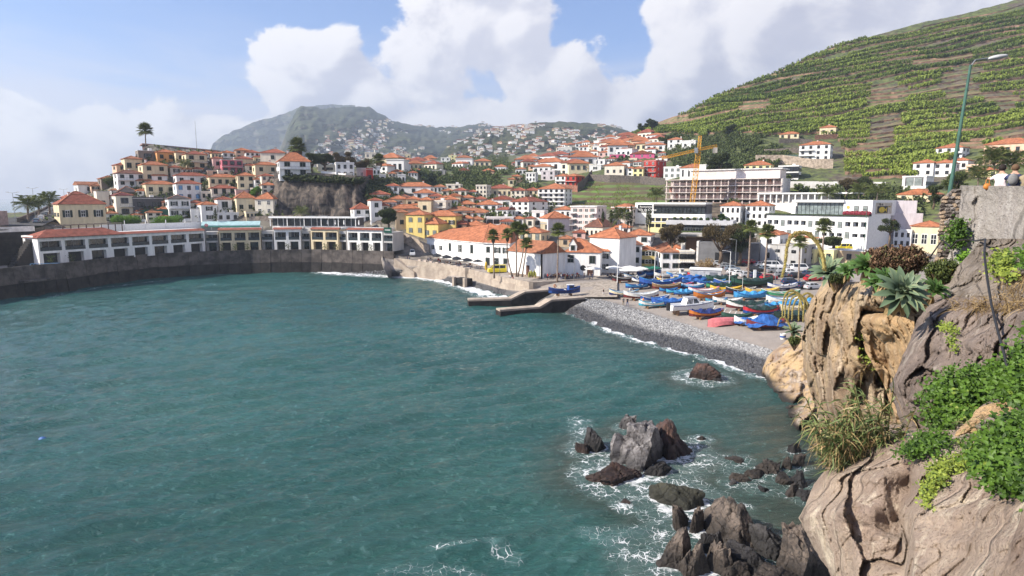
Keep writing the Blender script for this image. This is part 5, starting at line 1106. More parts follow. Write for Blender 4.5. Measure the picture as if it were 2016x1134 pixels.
h = zpx(1376, 463, Yb)-zpx(1376, 516, Yb); b = MB(); b.box(0, 1.2, -2, 0, -2, h, M_CONCW); b.box(0, W*2.0, 0, 9, -2, h*.97, wallm('tan')); b.box(0, W*2.0, -.05, 0, -1, h*.42, wallm('dark')); b.box(1.3, W, -.06, 0, h*.42, h*.9, wallm('brown')); b.build('wall', e)
b = MB(); b.box(-.8, W*2.0, -3.2, 9, h*.97, h*1.04, M_CONC); b.build('roof', e); b = MB(); b.box(W*.65, W*.8, -.1, 0, h*.5, h*.75, M_PANE); b.build('window', e)
e, W, Yb = framed(1372, 1492, 522, -8, 181, 'plain dark grey annexe wall behind the brown tree', 'building', 'market_annexe')
h = zpx(1430, 478, Yb)-zpx(1430, 522, Yb); b = MB(); b.box(0, W, 0, 8, -2, h, mat('annexe_grey', (.16,.16,.17), .9, .1, .5)); b.box(-.3, .3, -.1, 8, -2, h+.2, M_CONCW); b.build('wall', e); b = MB(); b.box(W*.3, W*.55, -.1, 0, 0, h*.55, M_DARK); b.build('door', e)  # even dark grey for the annexe wall
e, W, Yb = framed(1507, 1706, 473, -26, 198, 'long white hotel with two rows of recessed balconies and a glazed top floor', 'hotel', 'white_hotel')
h = zpx(1606, 424, Yb)-zpx(1606, 473, Yb); b = MB(); nb = 14; D = 16; b.box(0, W, 1.3, D, -4, h, M_WHITE)
for z0, z1 in ((-4,h*.10),(h*.33,h*.50),(h*.78,h)): b.box(0, W, 0, 1.3, z0, z1, M_WHITE)
for i in range(nb+1): b.box(max(0, W*i/nb-.35), min(W, W*i/nb+.35), 0, 1.3, h*.10, h*.33, M_WHITE); b.box(max(0, W*i/nb-.35), min(W, W*i/nb+.35), 0, 1.3, h*.5, h*.78, M_WHITE)
b.build('wall', e)
for f, z0, z1 in ((0,h*.10,h*.33),(1,h*.5,h*.78)):
    for i in range(nb):
        if (i+f) % 4 == 3: b = MB(); b.box(W*i/nb+.35, W*(i+1)/nb-.35, .03, 1.3, z0, z1, M_WHITE); b.build('infill_wall', e); window(e, W*(i+.5)/nb, .02, z0+.2, 1.1, 1.9, 'grey'); continue
        b = MB(); b.box(W*(i+.30)/nb, W*(i+.30)/nb+1.3, 1.2, 1.32, z0, z1-.3, M_PANE); b.build('balcony_door', e); b = MB(); b.box(W*i/nb+.4, W*(i+1)/nb-.4, .05, .12, z0, z0+.75, M_CONCW); b.build('balustrade', e)
b = MB(); b.box(-.3, W+.3, -.5, 1.4, h, h+.35, M_HEDGE); b.build('planter', e)
hu = zpx(1690, 393, Yb)-zpx(1690, 423, Yb)
b = MB(); b.box(W*.27, W*.74, 3, D, h, h+hu*.92, wallm('dark')); b.box(W*.74, W, 2.2, D+9, h, h+hu, M_WHITE); b.box(W*.24, W*.75, 1.4, D, h+hu*.86, h+hu*1.02, M_WHITE); b.box(W*.23, W*.27, 2, D, h, h+hu*.6, M_WHITE); b.build('top_floor', e)
for i in range(11): b = MB(); b.box(W*.28+W*.45*i/11+.08, W*.28+W*.45*(i+1)/11-.08, 2.8, 2.95, h+.3, h+hu*.84, mat('clear_glass', (.20,.24,.24), .1, .2, .8, spec=.8)); b.build('window', e)
for x in (.86, .94): window(e, W*x, 2.2, h+hu*.2, 1.2, hu*.42, 'grey')
b = MB(); [b.ball((W*(.77+.022*k), 1.2, h+.75+.15*(k % 2)), .75, mat('bougainvillea', (.22,.03,.045), .9, .3, 4), 6) for k in range(11)]; tagp = b.build('red_flowering_hedge', e)
b = MB(); b.lathe([(0,0),(.5,0),(.5,.05)], mat('emblem_orange', (.7,.35,.08), .7), 12); b.v = [(x+W*.785, 2.15-z, y+h+hu*.55) for x, y, z in b.v]; b.build('round_emblem', e)
bo = empty('fish_board_wall', (0,0,0), 0); bpy.data.objects.remove(bo)
b = MB(); x0_, y0_ = W+.03, 4.5; Z0 = h+hu*.12; b.box(W+.0, W+.08, y0_, y0_+11.5, Z0, Z0+hu*.72, mat('board_cream', (.55,.5,.42), .8)); bd = b.build('painted_board', e)
b = MB(); b.box(W+.08, W+.1, y0_+1, y0_+8.5, Z0+.3, Z0+hu*.5, mat('board_black', (.02,.02,.025), .7)); b.build('black_panel', bd)
b = MB(); b.ball((0,0,0), 1, mat('fish_yellow', (.62,.46,.05), .7), 10, (.03,2.4,.9)); b.add([(.05,2.0,0),(.05,3.6,.9),(.05,3.2,0),(.05,3.6,-.9)], [(0,1,2,3)], mat('fish_yellow', (.62,.46,.05), .7)); b.v = [(x+W+.12, y+y0_+4.3, z+Z0+hu*.27) for x, y, z in b.v]; b.build('yellow_fish', bd)
text('Vila do', hu*.22, M_DARK, bd, (W+.12, y0_+2, Z0+hu*.54), (math.pi/2,0,math.pi/2)); text('Peixe', hu*.15, mat('fish_yellow', (.62,.46,.05), .7), bd, (W+.12, y0_+8.9, Z0+hu*.42), (math.pi/2,0,math.pi/2))
e, W, Yb = framed(1493, 1630, 400, -22, 232, 'white colonnade building behind the glazed hotel floor', 'building', 'colonnade')
h = zpx(1560, 382, Yb)-zpx(1560, 400, Yb); b = MB(); b.box(0, W, 3, 12, -6, h, wallm('grey')); b.box(0, W, 0, 3, -6, .1, M_CONCW); b.build('wall', e); b = MB(); b.box(-.4, W+8, -.4, 12, h, h+.5, M_WHITE); b.build('roof', e)
for i in range(12): b = MB(); b.box(W*i/11-.2, W*i/11+.2, -.1, .3, .1, h, M_WHITE); b.build('column', e)
e, W, Yb = framed(1722, 1810, 452, 6, 190, 'blank end wall of the fish painted hotel, shade put in as pale mauve', 'wall', 'end_wall')
h = zpx(1765, 395, Yb)-zpx(1765, 452, Yb)
b = MB(); b.box(0, W, 9, 9.5, -4, h, wallm('mauve')); b.box(W*.3, W*1.15, 8.4, 8.9, -4, h*.55, wallm('mauve')); b.build('wall', e)  # shaded end of the white hotel, shade put into the mauve colour
def panelhotel(x0, x1, ye, yb, beta, fl, nb, label, roof, D, Y=None):
    e, W, Yb = framed(x0, x1, yb, beta, Y, label, 'hotel', 'panelled_hotel'); h = zpx((x0+x1)/2, ye, Yb)-zpx((x0+x1)/2, yb, Yb); b = MB(); b.box(0, W, 0, D, -2, h, mat('plaster_pinkwhite', (.68,.6,.57), .9, .05, .8)); b.build('wall', e)
    b = MB(); b.box(-.2, W+.2, -.2, D, h, h+.5, M_CONCW); b.build('roof', e) if roof == 'flat' else None
    if roof != 'flat': hiproof(b, 0, W, 0, D, h, 1.6, roofm('orange')); b.build('roof', e)
    fh = h/fl
    for f in range(fl):
        for i in range(nb):
            x = W*(i+.75)/(nb+.5); z = f*fh+fh*.25; window(e, x, 0, z, 1.2, fh*.5, 'plain' if i not in (0, nb-1) else 'grey')
            if i < nb-1: b = MB(); b.box(x+1.1, x+1.1+W/(nb+.5)-2.0, -.04, .0, z, z+fh*.5, mat('orange_panel', (.55,.27,.13), .85, .2, 2)); b.build('coloured_panel', e)
        if f < fl-1 and f % 1 == 0: b = MB(); b.box(-.4, W*.22, -1.4, 0, f*fh+fh-.1, f*fh+fh+.08, M_CONCW); b.box(W*.8, W+.3, -1.4, 0, f*fh+fh-.1, f*fh+fh+.08, M_CONCW); b.build('balcony', e)
        for y in (D*.25, D*.6): window(e, W, y, f*fh+fh*.3, 1.1, fh*.4, 'dark', math.pi/2)
    return e
panelhotel(1123, 1174, 408, 455, -18, 4, 4, 'pinkish white hotel with orange wall panels above the harbour', 'flat', 12)
panelhotel(1203, 1243, 410, 446, -18, 3, 3, 'pinkish white hotel wing with orange roof and tall cypresses', 'orange', 12)
p0, p1 = at(286, 305, 276), at(484, 312, 300); d = p1-p0; al = math.atan2(d.y, d.x); W = Vector((d.x, d.y)).length
e = empty('hilltop_building', (p0.x, p0.y, p0.z-1), al, 'long low brown building with slanting roof along the hilltop', 'building'); zr0, zr1 = zpx(286, 283, 276)-p0.z+1, zpx(484, 302, 300)-p0.z+1
b = MB(); b.add([(0,0,-3),(W,0,-3),(W,9,-3),(0,9,-3),(0,0,zr0-.4),(W,0,zr1-.4),(W,9,zr1-.4),(0,9,zr0-.4)], [(0,1,5,4),(1,2,6,5),(2,3,7,6),(3,0,4,7)], mat('dark_brown_cladding', (.09,.04,.035), .8, .15, 1)); b.build('wall', e)
b = MB(); b.add([(-1,-1.5,zr0-.4),(W+1,-1.5,zr1-.4),(W+1,9,zr1-.4),(-1,9,zr0-.4),(-1,-1.5,zr0+.1),(W+1,-1.5,zr1+.1),(W+1,9,zr1+.1),(-1,9,zr0+.1)], [(3,2,1,0),(4,5,6,7),(0,1,5,4),(1,2,6,5),(2,3,7,6),(3,0,4,7)], mat('pale_rust_roof', (.34,.22,.2), .8, .1, 1)); b.build('roof', e)
for i in range(10):
    x = W*(.12+.06*i); zt = zr0+(zr1-zr0)*x/W-1.0; b = MB(); b.box(x, x+W*.05, -.1, .0, zt-2.2, zt, mat('tinted_blue', (.12,.15,.2), .15, .2, 1, spec=.7)); b.build('window', e)
def rwall(pts, hpx, m, label, name='retaining_wall', seg=5, thick=.8, cap=None):
    P = [(G(x, y), x, y) for x, y in pts]; o_ = P[0][0].copy(); e = empty(name, o_, 0, label, 'wall')
    for (a, xa, ya), (c, xc, yc) in zip(P, P[1:]):
        n = max(1, int((c-a).length/seg))
        for k in range(n):
            p, q = a.lerp(c, k/n), a.lerp(c, (k+1)/n-.003); hp = hpx*p.y/FPX; p = p-o_; q = q-o_; b = MB(); j = random.uniform(-.05,.05); hh_ = hp*random.uniform(.97,1.03)
            b.add([(p.x,p.y+j,p.z-1.5),(q.x,q.y+j,q.z-1.5),(q.x,q.y+thick,q.z-1.5),(p.x,p.y+thick,p.z-1.5),(p.x,p.y+j,p.z+hh_),(q.x,q.y+j,q.z+hh_),(q.x,q.y+thick,q.z+hh_),(p.x,p.y+thick,p.z+hh_)], [(3,2,1,0),(4,5,6,7),(0,1,5,4),(1,2,6,5),(2,3,7,6),(3,0,4,7)], m)
            b.build('wall_panel', e)
    return e
mRS = mat('dry_stone', (.17,.145,.125), .95, .3, 1.5, 1, 5, col2=(.08,.07,.065)); mRB = mat('red_earth_wall', (.16,.085,.06), .95, .3, 1.2, 1, 4, col2=(.08,.045,.035)); mRP = mat('pale_stone_wall', (.42,.34,.27), .95, .2, 1, .8, 4)
rwall([(1160,357),(1200,358),(1260,360),(1310,364)], 13, mRS, 'long grey stone wall under the villas left of the red house')
rwall([(1100,374),(1137,378)], 12, mat('brick_wall', (.30,.14,.1), .95, .2, 1.5), 'brick red wall under the bright red house'); rwall([(1137,378),(1150,368),(1166,350)], 16, mRS, 'dark stone wall climbing right of the bright red house')
rwall([(1245,299),(1270,299),(1297,302)], 11, mRP, 'pale blank wall beneath the concrete frame house'); rwall([(1200,327),(1245,325),(1270,330)], 10, mRS, 'grey wall beneath the hot pink houses')
rwall([(1556,370),(1640,371),(1743,372)], 13, mat('white_fence', (.62,.6,.58), .9, .05, 1), 'long white boundary wall along the foot of the banana fields', seg=4, thick=.3)
rwall([(1505,304),(1560,302),(1585,301)], 10, mRP, 'pale terrace wall left of the white three storey villa'); rwall([(1488,322),(1540,322),(1600,330),(1640,330)], 16, mRP, 'tall pale retaining wall below the white three storey villa')
rwall([(1488,312),(1530,312),(1570,312)], 7, mat('green_net', (.13,.2,.17), .9, .1, 1), 'green netted fence on the pale retaining wall', thick=.2)
rwall([(1534,282),(1575,282),(1600,284)], 9, mRS, 'rocky stone bank below the low farmhouse'); rwall([(1605,275),(1648,273)], 9, mRB, 'red wall below the small yellow farmhouse')
rwall([(780,472),(800,480),(830,495),(845,502)], 20, mRP, 'pale stone wall of the ramp left of the yellow houses', seg=3)
rwall([(250,438),(330,437),(400,436)], 6, M_WHITE, 'white garden wall behind the hotel terrace', seg=4); rwall([(480,436),(540,434),(592,433)], 9, mRP, 'low stone wall left of the foot of the dark cliff')
rwall([(540,352),(590,351),(640,354),(700,358),(735,360)], 12, mRS, 'stone parapet along the top of the dark cliff', seg=4); rwall([(272,430),(335,429)], 17, wallm('green'), 'dark green screen fence below the black terrace block', name='fence', seg=4, thick=.2)
rwall([(632,351),(660,353),(682,357)], 14, wallm('white'), 'white garden wall sloping across the plateau'); rwall([(1420,462),(1470,463)], 20, mat('terracotta_render', (.42,.2,.12), .9), 'terracotta coloured wall behind the leftmost tall palm')
rwall([(1525,523),(1577,526)], 3, M_CONCW, 'low kerb wall before the grey building', seg=4); rwall([(1672,512),(1760,512)], 16, mat('pink_stone', (.42,.25,.2), .9, .2, 1.5), 'pink stone wall behind the brown shrubs', seg=3)
e, W, Yb = framed(1274, 1302, 289, -14, 455, 'unfinished grey concrete frame house above the crane', 'house', 'frame_house'); h = zpx(1288, 273, Yb)-zpx(1288, 289, Yb); b = MB(); [b.box(0, W, 0, 8, z, z+.4, M_CONC) for z in (0, h*.45, h)]; b.box(0, W, 7.5, 8, 0, h, M_CONC); b.build('slabs', e)
for i in range(4): b = MB(); b.box(W*i/3-.25, W*i/3+.25, 0, .5, .4, h, M_CONC); b.build('column', e)
M_TERR = mat('terrace_earth', (.23,.165,.10), .95, .3, .25, .8, 2, col2=(.12,.12,.045), coord='World')
M_TWALL = mat('terrace_wall_stone', (.30,.185,.13), .95, .3, .35, 1.5, 1.6, col2=(.15,.085,.06), coord='World')
base_py = np.interp(np.arange(0, 16.01, .5), np.arange(17), [352, 330, 308, 287, 266, 245, 224, 203, 182, 161, 141, 121, 101, 82, 63, 45, 27])
def rowpy(k, px):
    k = k*.5; sl = .05+.0105*k; w_ = math.sin(px*.013+k*1.7)*2.8+math.sin(px*.031+k)*1.6+7*(float(vnoise(math.floor(px/95+k*.37), k*1.0+.5, 0, 12))-.5)
    return base_py[int(k*2)]-sl*(px-1900)*1.0 + w_ + 10
def hillfoot(px): return lerp([(1230,300),(1300,264),(1330,262),(1380,270),(1430,262),(1470,262),(1530,268),(1640,268),(1660,300),(1640,330),(1700,362),(1800,352),(1860,330),(1900,300),(1990,285),(2180,262)], px)
def skyp(px): return lerp(SKY, px)
pxs = np.arange(1236, 2181, 7.0); NK = len(base_py)
Vt = []; Ft = []; Mt = []; vid = {}
def tv(px, py, lift=0.0):
    p = G(px, max(py, skyp(px)+.6)); return Vector((p.x, p.y, p.z+lift))
rowsA = np.zeros((NK, len(pxs), 3)); ok = np.zeros((NK, len(pxs)), bool)
for k in range(NK):
    for i, px in enumerate(pxs):
        py = rowpy(k, px); s_ = skyp(px)
        rowsA[k, i] = tv(px, py, 1.1); ok[k, i] = (py > s_+1.5) and (py < hillfoot(px)+4)
g = np.random.default_rng(5)
PLANTS = []
segs = 0
for k in range(NK-1):
    for i in range(len(pxs)-1):
        if not (ok[k, i] and ok[k, i+1]): continue
        A, B = rowsA[k, i], rowsA[k, i+1]; C, D = rowsA[k+1, i], rowsA[k+1, i+1]
        gap = vnoise(k*.55, i*.085, 0, 4) > .74
        fr = (.52 if k % 2 else .18)+.28*vnoise(k*3.1, i*.05, 0, 9)
        Ci, Di = C.copy(), D.copy(); Ci[2] = A[2]+(C[2]-A[2])*(1-fr); Di[2] = B[2]+(D[2]-B[2])*(1-fr)
        if not (ok[k+1, i] and ok[k+1, i+1]): Ci[2], Di[2] = C[2]-.5, D[2]-.5
        n = len(Vt); Vt += [A, B, Di, Ci]; Ft.append((n, n+1, n+2, n+3)); Mt.append(0)
        n = len(Vt); Vt += [Ci, Di, D, C]; Ft.append((n, n+1, n+2, n+3)); Mt.append(1)
        if k == 0 or not ok[k-1, i]: n = len(Vt); q = np.array([0,.0,-5]); Vt += [A+q, B+q, B, A]; Ft.append((n, n+1, n+2, n+3)); Mt.append(1)
        if gap: continue
        L = np.linalg.norm(B-A); dep = np.linalg.norm((Ci-A)[:2]); zone = 1.0
        m = int(L*dep/ 3.6*zone)+1
        for _ in range(m):
            u, v = g.random(), g.random()**1.0*.92; p = (A*(1-u)+B*u)*(1-v)+(Ci*(1-u)+Di*u)*v; PLANTS.append((*p, k))
Vt = np.array(Vt); jit = (fbm(Vt[:,0]*.3, Vt[:,1]*.3, Vt[:,2]*.3, 3, 8)-.5); Vt[:, 1] += jit*1.6; Vt[:, 2] += jit*.8
o = npmesh('terraced_hillside', Vt, np.array(Ft), [M_TERR, M_TWALL], midx=Mt); tag(o, kind='structure')
def leafmat(name, c1, c2, c3=None, trans=.25, rough=.6):
    m = bpy.data.materials.new(name); m.use_nodes = True; t = m.node_tree; b = NB(t); p = t.nodes['Principled BSDF']
    a = b.n('ShaderNodeAttribute', attribute_name='tone').outputs['Fac']; c = b.mix(b.ss(a, 0, .8), c1, c2)
    if c3: c = b.mix(b.ss(a, .86, .93), c, c3)
    t.links.new(c, p.inputs['Base Color']); p.inputs['Roughness'].default_value = rough; p.inputs['Specular IOR Level'].default_value = .25
    tr = b.n('ShaderNodeBsdfTranslucent'); t.links.new(c, tr.inputs[0]); mx = b.n('ShaderNodeMixShader'); mx.inputs[0].default_value = trans
    t.links.new(p.outputs[0], mx.inputs[1]); t.links.new(tr.outputs[0], mx.inputs[2]); t.links.new(mx.outputs[0], t.nodes['Material Output'].inputs[0]); return m
M_BAN = leafmat('banana_leaf', (.06,.10,.018), (.27,.33,.055), (.38,.32,.10))
M_LEAF = leafmat('bush_leaf', (.035,.05,.016), (.12,.15,.045))
M_LEAFD = leafmat('tree_leaf', (.02,.03,.012), (.075,.095,.03)); M_LEAFR = leafmat('rusty_leaf', (.035,.027,.013), (.15,.11,.05)); M_LEAFB = leafmat('bright_leaf', (.04,.10,.012), (.16,.30,.03))
M_PALM = leafmat('palm_leaf', (.03,.05,.012), (.12,.14,.035), trans=.2); M_DRY = leafmat('dry_leaf', (.14,.09,.045), (.38,.27,.13)); M_TRUNK = mat('bark', (.17,.12,.085), .95, .3, 3, 1, 8, col2=(.08,.06,.045))
M_TRUNKP = mat('palm_bark', (.26,.2,.16), .95, .2, 3, .6, 8)
def leafcloud(name, P, size, seed, mtl, per=6, parent=None, arch=True, tone=None, spread=1.0, loc=None):
    """arching leaves rising from each point; size in metres"""
    g = np.random.default_rng(seed); P = np.repeat(np.asarray(P)[:, :3], per, 0); N = len(P); S_ = np.repeat(np.broadcast_to(size, (N//per,)), per)*g.uniform(.7, 1.2, N)
    az = g.uniform(0, 2*np.pi, N); d = np.stack([np.cos(az), np.sin(az), np.zeros(N)], 1); s = np.stack([-np.sin(az), np.cos(az), np.zeros(N)], 1)
    up = g.uniform(.45, 1.05, N)*S_; out = g.uniform(.25, .75, N)*S_*spread; wd = S_*.17
    z = np.array([[0,0,1.0]])
    a = P; m1 = P+d*(out*.45)[:,None]+z*up[:,None]; e_ = P+d*out[:,None]*1.15+z*(up*g.uniform(.45,.85,N))[:,None]
    V = np.stack([a, m1-s*wd[:,None], m1+s*wd[:,None], e_], 1).reshape(-1, 3); i = np.arange(N)*4
    F = np.concatenate([np.stack([i, i+1, i+2], 1), np.stack([i+1, i+3, i+2], 1)])
    tn = np.repeat(np.clip((g.random(N) if tone is None else np.repeat(tone, per)*.6+g.random(N)*.4), 0, 1), 4)
    return npmesh(name, V, F, [mtl], attrs={'tone': tn}, parent=parent)
PL = np.array(PLANTS); print('plants', len(PL))
tone = np.clip(fbm(PL[:,0]*.03, PL[:,1]*.03, PL[:,2]*.05, 3, 2)*1.5-.25 + (PL[:,3] < 8)*.1 - (PL[:,3] >= 22)*.3, 0, 1)
sz = 2.45*(.7+.6*vnoise(PL[:,0]*.06, PL[:,1]*.06, 0, 6))
tag(leafcloud('banana_plants', PL, sz, 3, M_BAN, per=7, tone=tone), 'banana plants filling the terraces of the hill', 'banana plants', kind='stuff')
def scrub(polys, n, smin, smax, seed, mtl, name, per=5, label=None, zmin=8):
    g = np.random.default_rng(seed); out_ = []; S_ = []
    for poly, wgt in polys:
        xs = [p[0] for p in poly]; ys = [p[1] for p in poly]; px = g.uniform(min(xs), max(xs), int(n*wgt)*2); py = g.uniform(min(ys), max(ys), int(n*wgt)*2)
        k = inpoly(px, py, poly) & (fbm(px*.04, py*.06, 0, 3, seed) > .38); px, py = px[k], py[k]
        x, y, z = gp(px, py); q = z > zmin; P = np.stack([x, y, z+.2], 1)[q]; out_.append(P); S_.append(g.uniform(smin, smax, len(P)))
    P = np.concatenate(out_); return tag(leafcloud(name, P, np.concatenate(S_), seed, mtl, per=per, spread=1.5), label, 'scrub', kind='stuff')
scrub([([(1290,262),(1480,262),(1560,300),(1500,350),(1400,352),(1330,335)], 1.6), ([(1440,262),(1530,270),(1500,330),(1400,350)], 1.0)], 2200, 1.0, 2.2, 5, M_LEAF, 'hillside_scrub', label='green scrub on the slopes behind the crane')
scrub([([(1110,360),(1300,368),(1290,412),(1105,408)], 1.6)], 900, .3, .6, 15, M_BAN, 'vegetable_rows', label='bright green vines on the small terraces below the villas')
scrub([([(820,338),(1010,335),(1060,345),(980,372),(850,378)], 1.5), ([(740,325),(900,318),(1010,325),(1000,345),(780,345)], 1)], 1700, 1.2, 2.6, 7, M_LEAF, 'valley_scrub', label='green scrub along the top of the valley cliff')
scrub([([(735,352),(800,360),(790,400),(735,420),(720,380)], 1.3), ([(560,352),(720,360),(710,366),(560,358)], .4), ([(1480,500),(1850,520),(1850,540),(1600,530)], .1)], 1500, .9, 2.2, 8, M_LEAFD, 'cliff_scrub', label='dark scrub on the shaded slope right of the cliff')
scrub([([(90,440),(300,290),(520,310),(560,430),(300,436)], 1)], 900, .8, 1.8, 9, M_LEAF, 'garden_scrub', label='garden greenery between the old town houses')
scrub([([(960,330),(1250,282),(1240,320),(1060,345)], 1), ([(760,320),(1000,306),(1000,330),(760,345)], 1),([(850,378),(1060,362),(1100,410),(1060,440),(900,440)], .2)], 1300, 1.6, 3.0, 10, M_LEAF, 'ridge_scrub', label='dark scrub between the houses behind the old town')
scrub([([(1560,372),(1760,372),(1850,400),(1800,440),(1600,400)], 1),([(1430,350),(1560,356),(1560,372),(1440,366)],.5)], 900, 1.2, 2.6, 13, M_LEAF, 'roadside_scrub', label='scrub along the road under the banana fields')
def frond_mesh(n, L, droop, wd, seed, up=.6):
    """feather palm frond: rachis with leaflets, along +x"""
    b = MB(); g = random.Random(seed); pts = [Vector((L*t*(1-.12*t*t), 0, up*L*t - droop*L*t*t)) for t in np.linspace(0, 1, 7)]
    b.tube(pts, [.05*(1-t*.8) for t in np.linspace(0,1,7)], M_PALM, 3)
    for i in range(n):
        t = .12+.88*i/n; k = t*6; j = min(5, int(k)); p = pts[j].lerp(pts[j+1], k-j); l = L*.34*math.sin(math.pi*min(1, t*.85+.12))
        for s in (-1, 1): b.poly([p, p+Vector((l*.45+wd, s*l*.8, -.12*l)), p+Vector((l*.75, s*l, -.45*l)), p+Vector((l*.45-wd, s*l*.8, -.14*l))], M_PALM)
    return b.mesh('frond')
def fan_mesh(n, R_, seed):
    """fan palm leaf: stalk and a disc of blades, along +x"""
    b = MB(); g = random.Random(seed); b.bar((0,0,0), (R_*.5,0,.12*R_), .035, M_PALM, 3); c = Vector((R_*.5,0,.12*R_))
    for i in range(n):
        a = (i/(n-1)-.5)*3.6; d = Vector((math.cos(a), math.sin(a), 0)); s_ = Vector((-d.y, d.x, 0))*R_*.045; l = R_*.62*(1-.12*abs(a)); dz = -.1*l-.06*abs(a)*l
        b.poly([c, c+d*l*.55+s_+Vector((0,0,.02)), c+d*l*g.uniform(.9,1.08)+Vector((0,0,dz)), c+d*l*.55-s_+Vector((0,0,.02))], M_PALM)
    return b.mesh('fan_leaf')
def addtone(me, lo=.2, hi=.9):
    a = me.attributes.new('tone', 'FLOAT', 'POINT'); n = len(me.vertices); a.data.foreach_set('value', np.repeat(RNG.uniform(lo, hi, n//4+1), 4)[:n].astype(np.float32))
FR = [frond_mesh(15, 2.6, .75, .05, 1), frond_mesh(15, 2.4, 1.0, .05, 2, .9)]; FAN = [fan_mesh(15, 1.35, 3), fan_mesh(13, 1.25, 4)]
[addtone(m) for m in FR+FAN]
M_SKIRT = mat('dead_fronds', (.15,.10,.06), .95, .3, 4, col2=(.07,.05,.035))
def palm(base, top, label, kind='fan', n=34, s=1.0, skirt=.0, bend=0.0, tr=.2, group=None):
    h = top.z-base.z; e = empty('palm_tree', base, random.uniform(0, 6), label, 'palm tree', group); R = Matrix.Rotation(-e.rotation_euler.z, 4, 'Z'); d = R @ (top-base)
    pts = [d*t + (R @ Vector((bend*math.sin(math.pi*t), 0, 0))) for t in np.linspace(0, 1, 7)]; b = MB(); b.tube(pts, [tr*1.35]+[tr*(1-.35*t) for t in np.linspace(.15, 1, 6)], M_TRUNKP, 8); b.build('trunk', e, smooth=True)
    c = pts[-1]
    if skirt: b = MB(); b.lathe([(tr*.8,-skirt),(tr*2.2,-skirt*.7),(tr*2.6,-.25),(tr,.1)], M_SKIRT, 9, c); b.build('dead_leaf_skirt', e)
    for i in range(n):
        az = i*2.399+random.uniform(-.2,.2); el = math.radians(78-118*(i/n)+random.uniform(-8, 8))
        me = random.choice(FAN if kind == 'fan' else FR); inst('leaf', me, e, c, (0, -el if kind == 'fan' else -el*.8, az), (s*1.35,)*3)
    return e
def pt(px, py, Y): return at(px, py, Y)
def palm_px(bx, by, tx, ty, Y, label, **k):
    b_ = at(bx, by, Y); t = at(tx, ty, Y); return palm(b_, t, label, **k)
PG = 'tall fan palms of the harbour'
palm_px(973,548,971,466,160,'tall fan palm in front of the orange restaurant roof, leftmost of the harbour group',s=1.15,skirt=1.8,group=PG)
palm_px(1009,545,999,464,158,'leaning fan palm second from the left in the harbour group',s=1.15,bend=-.6,group=PG,skirt=1.6)
palm_px(1017,545,1016,452,157,'tallest fan palm of the harbour group',s=1.25,group=PG,skirt=1.2); palm_px(1019,545,1031,455,156.5,'fan palm leaning right from the foot of the tallest one',s=1.15,bend=.5,group=PG,skirt=1)
palm_px(1028,545,1037,482,155,'short fan palm at the right of the harbour group',s=1.15,group=PG,skirt=1)
palm_px(1097,560,1099,457,153,'single tall fan palm before the white gable wall',s=1.35,skirt=.8,n=40,tr=.22,group=PG)
palm_px(1472,562,1478,450,150,'fan palm at the left of the car park',s=1.3,group=PG,tr=.26); palm_px(1503,567,1512,460,146,'fan palm second from the left in the car park',s=1.35,skirt=1.2,group=PG,tr=.26)
palm_px(1571,574,1575,480,142,'palm seen through the great flower arch',s=1.2,skirt=.8,group=PG,tr=.22,n=28); palm_px(1617,520,1623,448,172,'palm right of the great flower arch',s=1.6,group=PG,tr=.28,skirt=1)
palm_px(56,438,54,404,186,'leftmost feather palm on the sea road',kind='feather',n=30,s=1.25,tr=.35); palm_px(77,428,76,402,206,'middle feather palm on the sea road',kind='feather',n=26,s=1.1,tr=.32); palm_px(98,425,97,396,214,'right feather palm on the sea road',kind='feather',n=30,s=1.3,tr=.35)
palm_px(287,290,286,258,275,'single palm standing on the hilltop against the sky',n=44,s=2.1,tr=.28)
palm_px(747,332,746,316,300,'palm with brown skirt behind the plateau houses',n=40,s=2.0,skirt=4.0,tr=.6); palm_px(727,340,726,326,270,'small green palm left of the brown skirted palm',kind='feather',n=26,s=1.2)
palm_px(583,322,585,290,262,'shaggy brown topped palm behind the white cliff house',n=44,s=2.4,skirt=6,tr=.8)
palm_px(1293,412,1292,385,250,'palm left of the building site',kind='feather',n=24,s=1.3); palm_px(1442,412,1444,402,235,'small palm on the white terrace',kind='feather',n=20,s=.9)
palm_px(1628,398,1630,382,220,'palm on the colonnade roof edge',kind='feather',n=26,s=1.2); palm_px(1726,395,1728,378,200,'palm behind the end of the hotel',kind='feather',n=26,s=1.2); palm_px(1690,392,1692,376,215,'palm left of the hotel chimney',kind='feather',n=26,s=1.2)
palm_px(1958,352,1957,316,170,'palm directly behind the seated couple',kind='feather',n=34,s=1.5,skirt=1.2); palm_px(1995,350,1996,322,168,'second palm behind the seated couple',kind='feather',n=30,s=1.4,skirt=1.2); palm_px(1925,368,1926,350,165,'low palm left of the seated couple',kind='feather',n=26,s=1.3)
palm_px(1220,446,1221,428,196,'light green palm beside the cypresses',kind='feather',n=30,s=1.3); palm_px(365,336,366,325,250,'dark palm before the cream two storey house',kind='feather',n=22,s=1.0); palm_px(594,440,594,420,222,'small palm at the foot of the dark cliff',kind='feather',n=20,s=1.1)
